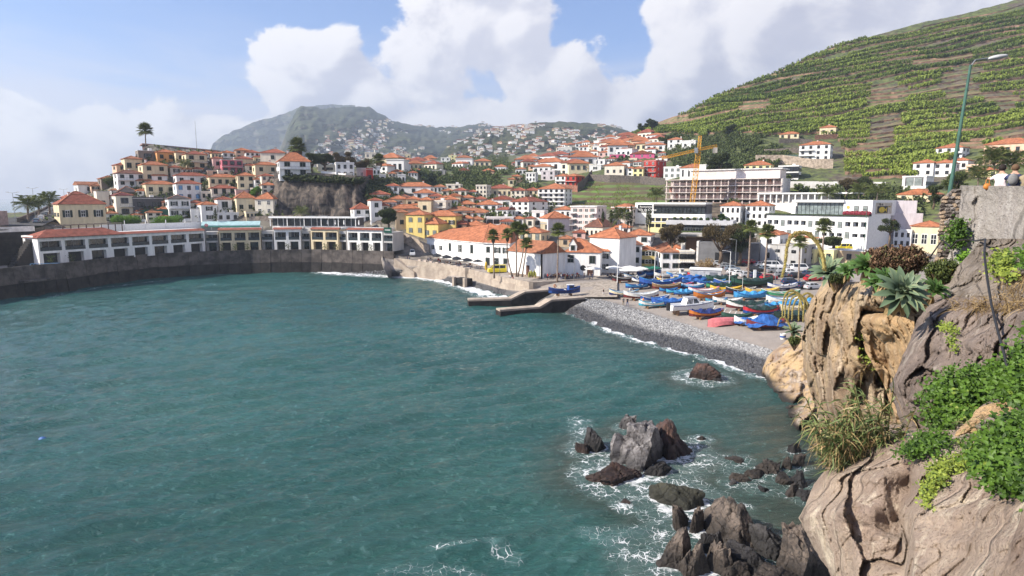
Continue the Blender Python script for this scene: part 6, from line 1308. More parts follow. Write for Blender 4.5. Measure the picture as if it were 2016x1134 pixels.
def tree(px, py, w_, h_, Y, label, mtl, seed, dens=1.0, trunkh=.22, lobes=11, name='tree', leaf=.42, flat=1.0):
    k = Y/FPX; b0 = at(px, py, Y); W, Hh = w_*k, h_*k; e = empty(name, b0, 0, label, 'tree'); g = random.Random(seed); th = Hh*trunkh; b = MB(); cs = []
    b.tube([(0,0,-1),(W*.02,0,th*.5),(0,0,th)], [W*.045+.1,W*.035+.07,W*.03+.05], M_TRUNK, 7)
    for i in range(lobes):
        a = g.uniform(0, 6.28); r = W*.34*math.sqrt(g.random()); c = Vector((r*math.cos(a), r*math.sin(a)*.8, th+(Hh-th)*g.uniform(.12,.8))); cs.append((c, W*g.uniform(.09,.2)))
        b.tube([(0,0,th*.9), c*.5+Vector((0,0,th*.45)), c], [W*.022+.04, W*.014+.03, .03], M_TRUNK, 5)
    b.build('trunk', e, smooth=True); P = []
    for c, r in cs:
        m = int(dens*min(520, max(30, (r/leaf)**2*34)))
        for _ in range(m):
            v = Vector((g.gauss(0,1), g.gauss(0,1), g.gauss(0,1))).normalized()*r*(g.random()**.5)*1.15; P.append((c.x+v.x, c.y+v.y, c.z+v.z*.72*flat))
    P = np.array(P); tn = np.clip((P[:,2]-P[:,2].min())/max(.1, np.ptp(P[:,2]))*.2+RNG.random(len(P))*.8, 0, 1)
    leafcloud('crown', P, leaf*1.35, seed, mtl, per=2, parent=e, tone=tn, spread=1.6); return e
tree(1322,496,62,58,186,'rusty leaved tree in front of the restaurant terraces',M_LEAFR,1,1.3); tree(1418,512,82,82,176,'broad olive brown tree over the market annexe, left half',M_LEAFR,2,1.2,leaf=.4); tree(1456,512,74,74,175,'broad green brown tree over the market annexe, right half',M_LEAFD,3,1.2,leaf=.4)
tree(1386,552,52,44,158,'bare twiggy tree left of the car park',M_DRY,4,.35,.2,9,leaf=.3); tree(765,446,44,34,205,'round dark green tree beside the white houses under the cliff',M_LEAFD,5,1.6,.2,leaf=.35)
tree(615,352,26,54,246,'dark pine like tree right of the white cliff house',M_LEAFD,6,1.3,.4); tree(640,346,60,44,252,'flat crowned dark tree behind the plateau',M_LEAFD,7,1.1,.5,flat=.5); tree(678,342,52,42,262,'rusty autumn tree on the plateau',M_LEAFR,8,1.2,.3); tree(716,342,34,28,262,'smaller rusty tree right of the autumn tree',M_LEAFR,9,1.1,.3)
tree(505,388,26,20,236,'bright green shrub on the cliff edge',M_LEAFB,10,2,.1,leaf=.4); tree(1265,262,20,18,520,'left one of two dark trees on the ridge crest',M_LEAFD,11,1.5,.2,leaf=1.0); tree(1283,258,28,26,520,'larger dark tree on the ridge crest',M_LEAFD,12,1.5,.2,leaf=1.0)
tree(1413,350,52,48,285,'dark olive tree clump beside the yellow villa',M_LEAFD,13,1.5,.15,leaf=.6); tree(1437,272,30,26,400,'dark tree under the long red wall',M_LEAFD,14,1.3,.2,leaf=.8); tree(1665,388,42,36,236,'dark dry tree before the banana fields, left one',M_LEAFR,15,1,.4,leaf=.4); tree(1700,388,48,36,234,'dark dry tree before the banana fields, right one',M_LEAFD,16,1,.4,leaf=.4)
tree(1750,482,42,52,178,'pollarded tree with knotty limbs in front of the white house',M_LEAFD,17,.6,.5,leaf=.35); tree(1640,488,72,18,180,'wide flat topped hedge tree under the long hotel',M_LEAFD,18,1.6,.3,flat=.5,leaf=.4); tree(1422,440,22,18,225,'round bush on the white terrace',M_HEDGE and M_LEAFB,19,1.5,.1,leaf=.4)
tree(1018,476,30,34,200,'bare pale tree above the flat roofed hall',M_DRY,20,.3,.3); tree(1880,378,60,34,160,'shrubs behind the street lamp',M_LEAF,21,1.2,.1); tree(1838,404,30,40,150,'dark shrub below the street lamp',M_LEAFD,22,1.4,.1); tree(1310,290,34,26,440,'green bush left of the white farmhouse',M_LEAF,23,1.2,.1,leaf=.7)
tree(250,440,60,9,216,'hedge of garden plants on the hotel terrace, left part',M_LEAFB,24,1.5,.05,leaf=.3); tree(330,440,70,10,217,'hedge of garden plants on the hotel terrace, right part',M_LEAFB,25,1.5,.05,leaf=.3); tree(225,372,44,22,250,'dry olive bush on the left shoulder of the hill',M_LEAF,26,1.0,.1,leaf=.6)
def column_tree(px, py, wpx, hpx, Y, label, tiers=False):
    k = Y/FPX; b0 = at(px, py, Y); e = empty('cypress' if not tiers else 'pine_tree', b0, 0, label, 'tree'); h = hpx*k; r = wpx*k*.5; b = MB(); b.tube([(0,0,-1),(0,0,h*.9)], [.15,.05], M_TRUNK, 6); b.build('trunk', e); g = random.Random(px); P = []
    for i in range(260 if not tiers else 200):
        t = g.random(); a = g.uniform(0, 6.28)
        rr = r*(math.sin(math.pi*(t*.8+.12))) if not tiers else r*(1-t)*(1 if int(t*9) % 1 == 0 else .3)
        z = h*(.06+.94*t) if not tiers else h*(.12+.86*(int(t*8)/8)+.02*g.random()); q = g.uniform(.5,1) if not tiers else g.random(); P.append((rr*math.cos(a)*q, rr*math.sin(a)*q, z))
    leafcloud('crown', np.array(P), .45, px, M_LEAFD, per=3, parent=e, spread=.6 if not tiers else 1.6)
column_tree(425,436,16,26,214,'tiered dark pine tree in front of the white annexe',True)
for i, (px, py, h_) in enumerate(((1187,440,22),(1203,440,24),(1236,446,34),(1242,448,40),(1274,450,34),(1279,452,36))): column_tree(px, py, 7, h_, 196, ('%s slim cypress from the left, between the two panelled hotels' % ('first','second','third','fourth','fifth','sixth')[i]))
for i, px in enumerate((107, 147, 190, 238, 275, 312, 349, 440, 466, 490, 570, 642, 665, 708, 732)):
    p = fpt(px, 4.2, 6.9); e = empty('potted_shrub', p, 0, ['spiky','rounded','loose'][i % 3]+' shrub against the hotel front, number '+['one','two','three','four','five','six','seven','eight','nine','ten','eleven','twelve','thirteen','fourteen','fifteen'][i]+' from the left', 'shrub', 'shrubs along the hotel front')
    g = random.Random(px); leafcloud('foliage', np.array([(g.gauss(0,.5), g.gauss(0,.3), g.uniform(0, 2.2)) for _ in range(60)]), .4, px, M_LEAF, per=3, parent=e)
    b = MB(); b.tube([(0,0,-.3),(0,0,1.6)], .06, M_TRUNK, 5); b.build('stem', e)
def pm(name, c, r=.5): return mat(name, c, r, .1, 2, spec=.4)
BC = {'white':(.66,.65,.62),'maroon':(.16,.03,.03),'blue':(.025,.08,.30),'sky':(.05,.26,.52),'turq':(.05,.38,.52),'navy':(.012,.025,.12),'yellow':(.66,.42,.04),'red':(.5,.03,.04),'pink':(.6,.12,.2),
      'green':(.02,.07,.05),'lgreen':(.05,.25,.12),'orange':(.5,.16,.03),'cream':(.6,.52,.36),'black':(.015,.015,.018),'wood':(.22,.12,.06),'grey':(.38,.39,.42),'tarp':(.025,.10,.32),'dgreen':(.015,.035,.03),'rosy':(.55,.16,.17)}
def bc(k): return pm('boat_'+k, BC[k])
def hull(L, B_, Dp, low, top_, sheer=.35, flat=.08, n=13):
    """double ended open boat: returns lower hull, topsides, gunwale"""
    lo, up, gw = MB(), MB(), MB(); st = []
    for i in range(n):
        t = i/(n-1); x = (t-.5)*L; w_ = B_*.5*max(0, 1-abs(2*t-1)**2.4)**.75+.03; zs = Dp*(1+sheer*2.2*abs(2*t-1)**2.2); zk = Dp*.25*abs(2*t-1)**4; st.append((x*(1+.05*abs(2*t-1)**3), w_, zs, zk))
    def ring(s, f):
        x, w_, zs, zk = s; return [(x, 0, zk), (x, f*w_*.55, zk+.10*Dp), (x, f*w_*.88, zk+(zs-zk)*.45), (x, f*w_, zs)]
    for f in (1, -1):
        R = [ring(s, f) for s in st]
        for i in range(n-1):
            for j in range(3):
                q = [R[i][j], R[i+1][j], R[i+1][j+1], R[i][j+1]]; q = q if f < 0 else q[::-1]; (lo if j < 2 else up).poly(q, low if j < 2 else top_)
    for f in (1, -1):
        for i in range(n-1): a, c = st[i], st[i+1]; gw.bar((a[0], f*a[1], a[2]), (c[0], f*c[1], c[2]), .055, None, 4)
    return lo, up, gw, st
def boat(px, py, L, ang, low, up, rim, inn, label, cover=None, cabin=None, mast=False, wheel=False, lift=.35, z0=None, dead=0):
    v = G(px, py) if z0 is None else on(px, py, z0); B_, Dp = L*.33, L*.13
    e = empty('fishing_boat', (v.x, v.y, v.z+lift), math.radians(ang), label, 'boat', 'boats hauled out on the yard'); lo, u, gw, st = hull(L, B_, Dp, bc(low), bc(up)); gw.mats = [bc(rim)]
    lo.build('lower_hull', e, smooth=True); u.build('topsides', e, smooth=True); gw.build('gunwale', e)
    d = MB(); zi = Dp*.62; pts = [(s[0], s[1]*.84, max(zi, s[2]*.55)) for s in st[1:-1]]; d.poly([p for p in pts]+[(x, -y, z) for x, y, z in reversed(pts)], bc(inn)); d.build('deck', e)
    for t in (-.22, .05, .28): k = MB(); w_ = B_*.5*(1-abs(2*t)**2.4)**.75; k.box(t*L-.12, t*L+.12, -w_*.95, w_*.95, Dp*.86, Dp*.93, bc('white' if inn in ('blue','sky','turq') else inn)); k.build('thwart', e)
    if cover:
        k = MB(); ridge = Dp*1.0+.35; n = len(st)
        for f in (1, -1):
            for i in range(1, n-2):
                a, c = st[i], st[i+1]; za = ridge+.18*math.sin(i*1.9); zc = ridge+.18*math.sin((i+1)*1.9); q = [(a[0], f*(a[1]+.06), a[2]-.12), (c[0], f*(c[1]+.06), c[2]-.12), (c[0], f*c[1]*.5, zc+.1*math.cos(i*2.3)), (a[0], f*a[1]*.5, za)]; q2 = [(a[0], f*a[1]*.5, za), (c[0], f*c[1]*.5, zc+.1*math.cos(i*2.3)), (c[0], 0, zc+.22), (a[0], 0, za+.22)]
                for Q in (q, q2): k.poly(Q if f < 0 else Q[::-1], bc(cover))
        k.build('tarpaulin', e)
    if cabin:
        k = MB(); k.box(L*.12, L*.3, -B_*.26, B_*.26, Dp*.6, Dp*.6+1.35, bc(cabin)); k.box(L*.1, L*.32, -B_*.3, B_*.3, Dp*.6+1.35, Dp*.6+1.45, bc('white')); k.build('cabin', e)
        for s in (-1, 1): q = MB(); q.box(L*.15, L*.27, s*B_*.26-.02, s*B_*.26+.02, Dp*.6+.75, Dp*.6+1.15, M_PANE); q.build('window', e)
    if mast: k = MB(); k.bar((L*.05,0,Dp*.6), (L*.05,0,Dp+2.6), .05, bc('white'), 5); k.build('mast', e)
    if wheel: k = MB(); k.lathe([(.22,-.08),(.38,-.08),(.38,.08),(.22,.08),(.22,-.08)], bc('orange' if wheel == 'o' else 'white'), 12); o = k.build('life_ring', e); o.location = (-L*.3, .2, Dp*1.9); o.rotation_euler = (1.4, 0, .4)
    for x in (-L*.22, L*.2): k = MB(); k.box(x-.12, x+.12, -B_*.4, B_*.4, -lift-.1, .06, bc('wood')); k.build('chock', e)
    return e
BT = [(1230,556,6.2,10,'maroon','black','white','wood','maroon boat with black and white rim at the left edge of the yard',{}),
 (1254,570,5.5,15,'blue','sky','blue','turq','light blue open boat behind the white and maroon one',{}),
 (1228,585,6.0,-8,'navy','cream','sky','sky','tan and navy boat with sky blue transom, leftmost on the shingle',{}),
 (1262,590,7.2,4,'maroon','white','white','sky','white boat with maroon bottom and sky blue inside, carrying a white life ring',dict(wheel=True)),
 (1250,551,6.0,20,'blue','white','sky','blue','white and blue boat with square blue cabin',dict(cabin='blue')),
 (1278,547,7.0,25,'navy','blue','sky','sky','dark blue boat beside the square blue cabin',dict(cover='tarp')),
 (1300,566,9.5,3,'navy','blue','sky','blue','long dark blue boat at the middle left',dict(mast=True)),
 (1312,572,6.5,8,'maroon','wood','cream','wood','low maroon boat in front of the long dark blue one',{}),
 (1319,560,6.0,-12,'yellow','yellow','white','cream','yellow boat tucked behind the long dark blue one',dict(cabin='cream')),
 (1289,597,6.0,12,'white','blue','white','turq','blue and white striped boat left of the white motor cruiser',{}),
 (1286,606,5.6,4,'turq','white','turq','sky','low white boat with turquoise rim at the edge of the pebbles',{}),
 (1317,604,6.6,-14,'blue','blue','tarp','blue','boat under a bunched blue tarpaulin left of the motor cruiser',dict(cover='tarp')),
 (1390,627,6.4,10,'maroon','orange','blue','blue','orange brown boat with a purple blue cover beside the motor cruiser',dict(cover='navy')),
 (1361,570,5.2,-20,'blue','sky','white','pink','light blue boat full of pink nets',{}),
 (1385,581,6.6,6,'pink','white','pink','white','white boat with pink bottom and rim',{}),
 (1429,578,6.4,-8,'navy','yellow','yellow','cream','yellow topped boat with navy hull',{}),
 (1396,590,7.0,14,'orange','orange','sky','sky','orange boat with bright blue inside and red nets',{}),
 (1480,566,9.5,6,'dgreen','green','dgreen','green','long dark green covered boat near the palms',dict(cover='dgreen')),
 (1470,611,7.4,-4,'maroon','white','green','green','green, white and maroon boat in the right foreground row',dict(cover='dgreen')),
 (1432,600,5.4,-14,'grey','white','white','white','plain white rowing boat right of the motor cruiser',{}),
 (1410,599,4.4,8,'blue','turq','blue','sky','small turquoise boat touching the bow of the cruiser',{}),
 (1476,590,6.5,2,'sky','sky','blue','pink','boat heaped with blue cloth and pink floats',dict(cover='sky')),
 (1500,583,7.0,4,'orange','yellow','cream','cream','cream and yellow boat behind the heaped blue cloth',{}),
 (1536,588,7.4,-6,'white','lgreen','white','grey','white and green boat near the yellow flower arches',{}),
 (1498,621,6.6,6,'blue','red','dgreen','dgreen','dark green covered boat with a red and blue side',dict(cover='dgreen')),
 (1531,612,6.0,20,'sky','sky','blue','blue','boat under a bright sky blue sheet',dict(cover='sky')),
 (1545,600,7.0,-5,'white','white','sky','white','long white boat behind the bright blue sheet',{}),
 (1566,616,6.2,8,'cream','cream','white','cream','cream boat behind the flower arches',{}),
 (1316,577,4.0,8,'blue','sky','blue','navy','small blue dinghy left of a row of three',{}), (1331,580,4.0,-10,'sky','turq','blue','navy','middle blue dinghy of a row of three',{}), (1347,583,4.6,12,'blue','sky','sky','blue','right blue dinghy of a row of three',dict(cover='sky')),
 (1310,548,5.5,0,'grey','white','white','grey','white boat below the red awning',{}), (1333,546,5.4,6,'white','sky','white','white','pale blue boat below the black balcony house',dict(cabin='white')), (1350,556,7.0,-18,'blue','blue','tarp','blue','large heap of blue tarpaulin over a boat at the yard centre',dict(cover='tarp')),
 (1366,562,6.0,10,'blue','tarp','blue','blue','blue covered boat right of the yard centre',dict(cover='tarp')), (1372,547,4.6,0,'red','red','red','red','small bright red boat by the grey kiosk',{}), (1393,553,6.0,6,'navy','sky','sky','sky','blue boat in front of the grey kiosk',{}),
 (1420,557,7.0,-6,'dgreen','green','green','green','dark green boat right of the grey kiosk',dict(cover='dgreen')), (1440,566,7.5,-10,'sky','blue','white','sky','blue boat with a white rim below the car park',{}), (1400,565,6.5,4,'white','blue','sky','blue','white and blue boat in the middle rows',{}), (1415,571,6.0,12,'green','lgreen','green','green','green boat amid the middle rows',dict(cover='dgreen')),
 (1458,580,6.0,-4,'maroon','black','white','black','black boat between the yellow and the green ones',dict(mast=True)), (1560,632,7.0,12,'dgreen','dgreen','dgreen','dgreen','dark green covered boat at the right edge of the yard',dict(cover='dgreen')), (1584,604,6.0,0,'sky','sky','white','sky','bright blue boat half hidden by the flower arches',dict(cover='sky')),
 (1450,631,5.0,-8,'dgreen','green','green','green','small green boat beside the marked parking bays',{}), (1540,572,6.5,4,'navy','white','blue','white','white boat with navy bottom right of the long green one',{}), (1345,567,5.0,14,'maroon','red','sky','pink','red boat with pink floats near the yard centre',{}), (1268,560,5.5,-12,'black','white','blue','turq','black and white boat in the back row',dict(wheel=True)),
 (1338,556,5.0,20,'orange','cream','cream','cream','cream boat with orange bottom at the back',dict(cabin='cream'))]
for (px, py, L, a, lo_, up_, ri, inn, lb, op) in BT: boat(px, py, L, a, lo_, up_, ri, inn, lb, **op)
b_ = boat(1111, 581, 7.0, 14, 'blue', 'navy', 'blue', 'sky', 'blue fishing boat with gear and a life ring sitting on the slipway', wheel='o', cabin='blue', z0=3.0)
v = G(1423, 640); e = empty('upturned_boat', (v.x, v.y, v.z+1.35), math.radians(14), 'pink boat lying upside down on the sand', 'boat'); lo, u, gw, st = hull(5.6, 2.3, .95, bc('rosy'), bc('rosy')); gw.mats = [bc('rosy')]
for m_, n_ in ((lo,'lower_hull'),(u,'topsides'),(gw,'gunwale')): m_.v = [(x, -y, -z*1.1) for x, y, z in m_.v]; m_.build(n_, e, smooth=n_ != 'gunwale')
v = G(1360, 617); e = empty('motor_cruiser', (v.x, v.y, v.z+.55), math.radians(12), 'white motor cruiser with dark striped cabin, largest boat in the yard', 'boat'); L, B_ = 8.6, 2.9; n = 11; lo, u, gw = MB(), MB(), MB(); st = []
for i in range(n): t = i/(n-1); w_ = B_/2*(1 if t < .45 else max(.03, 1-((t-.45)/.55)**2.2)); st.append(((t-.5)*L*(1+.08*t), w_, 1.25+.45*t*t, .35*max(0, t-.6)**1.5*3))
for f in (1, -1):
    for i in range(n-1):
        a, c = st[i], st[i+1]; A_ = [(a[0],0,a[3]),(a[0],f*a[1]*.8,a[3]+.35),(a[0],f*a[1],a[2])]; C_ = [(c[0],0,c[3]),(c[0],f*c[1]*.8,c[3]+.35),(c[0],f*c[1],c[2])]
        for j in (0, 1): q = [A_[j], C_[j], C_[j+1], A_[j+1]]; (lo if j == 0 else u).poly(q if f < 0 else q[::-1], M_WHITE)
        gw.bar((a[0],f*(a[1]+.02),a[2]-.12), (c[0],f*(c[1]+.02),c[2]-.12), .05, bc('navy'));
lo.poly([(st[0][0],-st[0][1],st[0][2]),(st[0][0],-st[0][1]*.8,.35),(st[0][0],0,0),(st[0][0],st[0][1]*.8,.35),(st[0][0],st[0][1],st[0][2])], M_WHITE)
lo.build('lower_hull', e, smooth=False); u.build('topsides', e); gw.build('rubbing_strake', e)
k = MB(); k.poly([(s[0], s[1]*.97, s[2]-.08) for s in st]+[(s[0], -s[1]*.97, s[2]-.08) for s in reversed(st)], bc('grey')); k.build('deck', e)
k = MB(); k.add([(-1.6,-1.05,1.2),(1.9,-1.0,1.35),(1.9,1.0,1.35),(-1.6,1.05,1.2),(-1.1,-.9,2.55),(.6,-.8,2.6),(.6,.8,2.6),(-1.1,.9,2.55)], [(4,5,6,7),(0,1,5,4),(1,2,6,5),(2,3,7,6),(3,0,4,7)], M_WHITE); k.build('cabin', e)
k = MB(); k.box(-1.4,.7,-.95,.95,2.56,2.64,bc('grey')); k.build('cabin_roof', e)
for i in range(4): k = MB(); k.add([(-1.45+i*.3,-1.07,1.45),(-1.28+i*.3,-1.07,1.45),(-1.1+i*.3,-.96,2.3),(-1.25+i*.3,-.96,2.3)], [(0,1,2,3)], M_DARK); k.build('side_slot', e)
k = MB(); k.add([(0,-1.02,1.6),(1.1,-.98,1.6),(.62,-.85,2.35),(0,-.9,2.35)], [(0,1,2,3)], M_PANE); k.add([(1.72,-.8,1.55),(1.72,.8,1.55),(.78,.68,2.45),(.78,-.68,2.45)], [(0,1,2,3)], M_PANE); k.build('windscreen', e)
k = MB(); k.box(-4.9,-4.35,-.25,.25,.2,1.6,M_DARK); k.build('outboard_motor', e)
k = MB(); [k.bar((s[0],f*s[1]*.9,s[2]), (s[0],f*s[1]*.9,s[2]+.55), .025, M_METAL, 4) for s in st[5:] for f in (1,-1)]; [k.bar((a[0],f*a[1]*.9,a[2]+.55), (c[0],f*c[1]*.9,c[2]+.55), .025, M_METAL, 4) for a, c in zip(st[5:], st[6:]) for f in (1,-1)]; k.build('bow_rail', e)
for x in (-3, 0, 2.4): k = MB(); k.box(x-.2,x+.2,-1,1,-.65,.3,bc('wood')); k.build('chock', e)
def tent(px, py, L, Wd, Hh, ang, label, col, base='maroon'):
    v = G(px, py); e = empty('covered_boat', v, math.radians(ang), label, 'boat', 'boats hauled out on the yard'); lo, u, gw, st = hull(L, Wd, .8, bc(base), bc(base)); lo.v = [(x,y,z+.3) for x,y,z in lo.v]; u.v = [(x,y,z+.3) for x,y,z in u.v]; lo.build('lower_hull', e); u.build('topsides', e)
    nx, ny = 15, 11; V = []; F = []
    for i in range(nx):
        for j in range(ny):
            s, t = i/(nx-1)*2-1, j/(ny-1)*2-1; h = Hh*max(0, (1-abs(s)**1.3*.8))*(1-abs(t)**1.1*.75)+.12*math.sin(i*1.7+j)*.8+.1*math.sin(j*2.3-i*.9); V.append((s*L*.55, t*Wd*.62*(1-.35*abs(s)**2), .35+max(.1, h)))
    for i in range(nx-1):
        for j in range(ny-1): a = i*ny+j; F.append((a, a+ny, a+ny+1, a+1))
    k = MB(); k.add(V, F, bc(col)); k.build('tarpaulin', e)
    for x in (-L*.25, L*.25): k = MB(); k.box(x-.2,x+.2,-Wd*.4,Wd*.4,-.2,.4,bc('wood')); k.build('chock', e)
tent(1507, 647, 6.4, 3.0, 2.3, 5, 'boat under a tall peaked blue tarpaulin at the right front of the yard', 'tarp'); tent(1468, 640, 3.8, 2.2, 1.1, -5, 'small boat under a ruffled blue sheet left of the peaked tarpaulin', 'tarp', 'white')
v = G(1541, 668); k = MB(); k.lathe([(0,0),(.35,0),(.45,.9),(.4,.9),(.3,.1)], bc('white'), 12); k.lathe([(.46,.35),(.46,.6)], bc('blue'), 12); tag(k.build('tub', loc=v), 'white and blue tub standing on the sand by the cliff', 'tub')
v = G(1392, 551); e = empty('kiosk', v, -.35, 'grey white kiosk with shutter at the edge of the boat yard', 'kiosk'); k = MB(); k.box(-4,3.2,-1.6,1.8,-.5,2.6,mat('kiosk_grey', (.42,.42,.44), .7, .1, 1)); k.build('wall', e); k = MB(); k.box(-4.2,3.4,-1.8,2,2.6,2.85,M_WHITE); k.build('roof', e); k = MB(); k.box(.6,2.4,-1.66,-1.6,0,2.1,mat('door_slate', (.16,.17,.2), .6)); k.build('door', e); k = MB(); k.box(-3.6,-.6,-1.67,-1.6,.3,2.2,bc('grey')); k.build('shutter', e)
M_TYRE = mat('tyre', (.015,.015,.015), .9); M_HEADL = mat('lamp_clear', (.7,.7,.68), .2); M_TAIL = mat('lamp_red', (.4,.01,.01), .3)
def car_body(m, kind='hatch'):
    P = {'hatch': [(-2.0,.55,.78),(-1.95,.9,.8),(-1.0,.98,.84),(-.95,.98,.84),(1.4,1.0,.84),(2.0,.85,.78),(2.05,.55,.76)], 'van': [(-2.2,.6,.85),(-2.15,1.05,.88),(-1.5,1.15,.9),(-1.45,1.15,.9),(2.2,1.15,.9),(2.3,1.1,.9),(2.3,.6,.88)]}[kind]
    b = MB(); V = [];
    for x, z, w_ in P: V += [(x,-w_,.28),(x,-w_,z*.75),(x,-w_*.94,z),(x,w_*.94,z),(x,w_,z*.75),(x,w_,.28)]
    n = len(P); F = [(i*6+j, i*6+j+1, (i+1)*6+j+1, (i+1)*6+j) for i in range(n-1) for j in range(5)]; F += [(0,5,4,3,2,1), tuple((n-1)*6+j for j in range(6)), ] ; b.add(V, F, m)
    c = MB(); g = MB(); z0, z1 = (.95,1.45) if kind == 'hatch' else (1.12,1.95); x0, x1, t0, t1 = (-1.05,1.75,-.35,1.35) if kind == 'hatch' else (-1.6,2.25,-.95,2.15)
    c.add([(x0,-.76,z0),(x1,-.76,z0),(x1,.76,z0),(x0,.76,z0),(t0,-.6,z1),(t1,-.6,z1),(t1,.6,z1),(t0,.6,z1)], [(4,5,6,7),(0,1,5,4),(1,2,6,5),(2,3,7,6),(3,0,4,7)], m)
    e_ = .012
    for s in (-1, 1):
        xs = [(x0+.32, .5*(t0+t1)-.12), (.5*(t0+t1)+.02, x1-.32)]
        for k, (a, b2) in enumerate(xs):
            ta, tb = (t0+.12, b2) if k == 0 else (a, t1-.14); q = [(a, s*(.76+e_), z0+.04), (b2, s*(.76+e_), z0+.04), (tb, s*(.61+e_), z1-.07), (ta, s*(.61+e_), z1-.07)]; g.poly(q if s < 0 else q[::-1], M_PANE)
    g.poly([(x0-e_+.05,.68,z0+.05),(x0-e_+.05,-.68,z0+.05),(t0-e_-.05,-.55,z1-.06),(t0-e_-.05,.55,z1-.06)], M_PANE); g.poly([(x1+e_-.03,-.68,z0+.08),(x1+e_-.03,.68,z0+.08),(t1+e_+.03,.55,z1-.08),(t1+e_+.03,-.55,z1-.08)], M_PANE)
    return b, c, g
wb = MB(); wb.lathe([(.0,-.11),(.2,-.11),(.32,-.1),(.32,.1),(.0,.1)], M_TYRE, 12); wb.lathe([(0,-.125),(.19,-.12)], M_METAL, 10); WHEEL = wb.mesh('wheel')
CARM = {}
def carm(col, kind):
    if (col, kind) in CARM: return CARM[(col, kind)]
    c = {'white':(.7,.7,.7),'silver':(.42,.43,.45),'grey':(.2,.21,.22),'black':(.02,.02,.022),'red':(.35,.015,.02),'navy':(.02,.035,.08),'blue':(.06,.14,.3),'yellow':(.72,.58,.02),'slate':(.16,.2,.25)}[col]
    m = mat('car_'+col, c, .28, .03, 1, spec=.6); b, cb, g = car_body(m, kind); l = MB()
    for s in (-.6, .6): l.box(-2.04 if kind == 'hatch' else -2.24, -1.9, s-.14, s+.14, .6, .74, M_HEADL)
    r = MB()
    for s in (-.62, .62): r.box(1.9 if kind == 'hatch' else 2.2, 2.07 if kind == 'hatch' else 2.33, s-.12, s+.12, .65, .8, M_TAIL)
    CARM[(col, kind)] = (b.mesh('body'), cb.mesh('cabin'), g.mesh('windows'), l.mesh('headlights'), r.mesh('tail_lights')); return CARM[(col, kind)]
def car(px, py, col, ang, label, kind='hatch', lift=0.0, s=1.0, group='cars in the car park', Y=None):
    v = G(px, py) if Y is None else at(px, py, Y); e = empty('parked_car' if kind == 'hatch' else 'parked_van', (v.x, v.y, v.z+lift), math.radians(ang), label, 'car' if kind == 'hatch' else 'van', group); e.scale = (s,)*3
    ms = carm(col, kind); [inst(n_, m_, e) for n_, m_ in zip(('body','cabin','windows','headlights','tail_lights'), ms)]; xx = 1.25 if kind == 'hatch' else 1.4
    for x in (-xx, xx):
        for y in (-.76, .76): inst('wheel', WHEEL, e, (x, y, .32), (math.pi/2 if y < 0 else -math.pi/2, 0, 0))
    return e
CARS = [(1417,523,'silver',160,'silver car at the top left of the car park by the annexe'),(1431,528,'grey',165,'grey car right of the silver one at the top left'),(1441,533,'slate',165,'slate car in the upper left row'),(1446,540,'white',172,'leftmost white car in the front row of three'),(1458,543,'white',172,'middle white car in the front row of three'),(1473,546,'silver',172,'silver car ending the white row'),
 (1452,524,'black',160,'black car under the brown tree'),(1472,520,'red',170,'dark red car half behind the left palm'),(1487,520,'red',168,'bright red car left of the white lorry'),(1487,535,'black',168,'black car behind the left palm trunk'),(1492,547,'navy',175,'dark blue car between the two left palms'),(1513,551,'red',185,'dark red car in the open middle of the car park'),
 (1525,537,'grey',175,'grey car behind the dark red one'),(1508,533,'slate',175,'slate car by the second palm'),(1540,537,'silver',175,'silver car before the lorry'),(1540,545,'grey',175,'grey car nearest the flower arch leg'),(1556,540,'white',178,'white car inside the flower arch'),(1560,530,'silver',176,'silver car at the back inside the flower arch'),
 (1570,547,'black',182,'black car inside the flower arch'),(1556,559,'navy',178,'dark blue estate car in the front row by the flower arch'),(1583,567,'navy',190,'navy car left of the small silver one at the lower right'),(1601,569,'silver',185,'small silver car at the lower right by the cliff'),(1595,543,'slate',178,'slate blue car right of the arch palm'),(1600,553,'red',180,'small red car behind the navy one'),
 (1606,536,'black',178,'black car behind the white van'),(1500,525,'silver',172,'silver car at the back by the lorry'),(1530,528,'black',176,'black car at the back by the grey building')]
for (px, py, c_, a_, l_) in CARS: car(px, py, c_, a_+8, l_)
car(1576, 534, 'white', 178, 'white minibus with a red side stripe', 'van', s=1.05)
e = car(1522, 529, 'white', 172, 'small white lorry parked against the grey building', 'van', s=1.1)
for i, (px, py, c_, yv) in enumerate(((75,441,'slate',184),(84,434,'white',196),(90,430,'grey',206),(95,426,'silver',217),(100,422,'grey',229),(105,418,'white',242),(110,414,'black',256))):
    car(px, py, c_, -66, c_+' car on the sea road, number '+('one','two','three','four','five','six','seven')[i]+' from the near end', group='cars parked on the sea road', Y=yv, lift=.3)
car(978, 537, 'yellow', 12, 'bright yellow van parked by the white restaurant', 'van', s=1.15, group=None); car(812, 503, 'white', 100, 'white delivery van on the ramp beside the dark passage', 'van', group=None)
for i, px in enumerate((1660, 1676, 1695)): car(px, 492, 'yellow', 5, ('left','middle','right')[i]+' yellow taxi on the upper road', 'van', Y=190, group='yellow taxis')
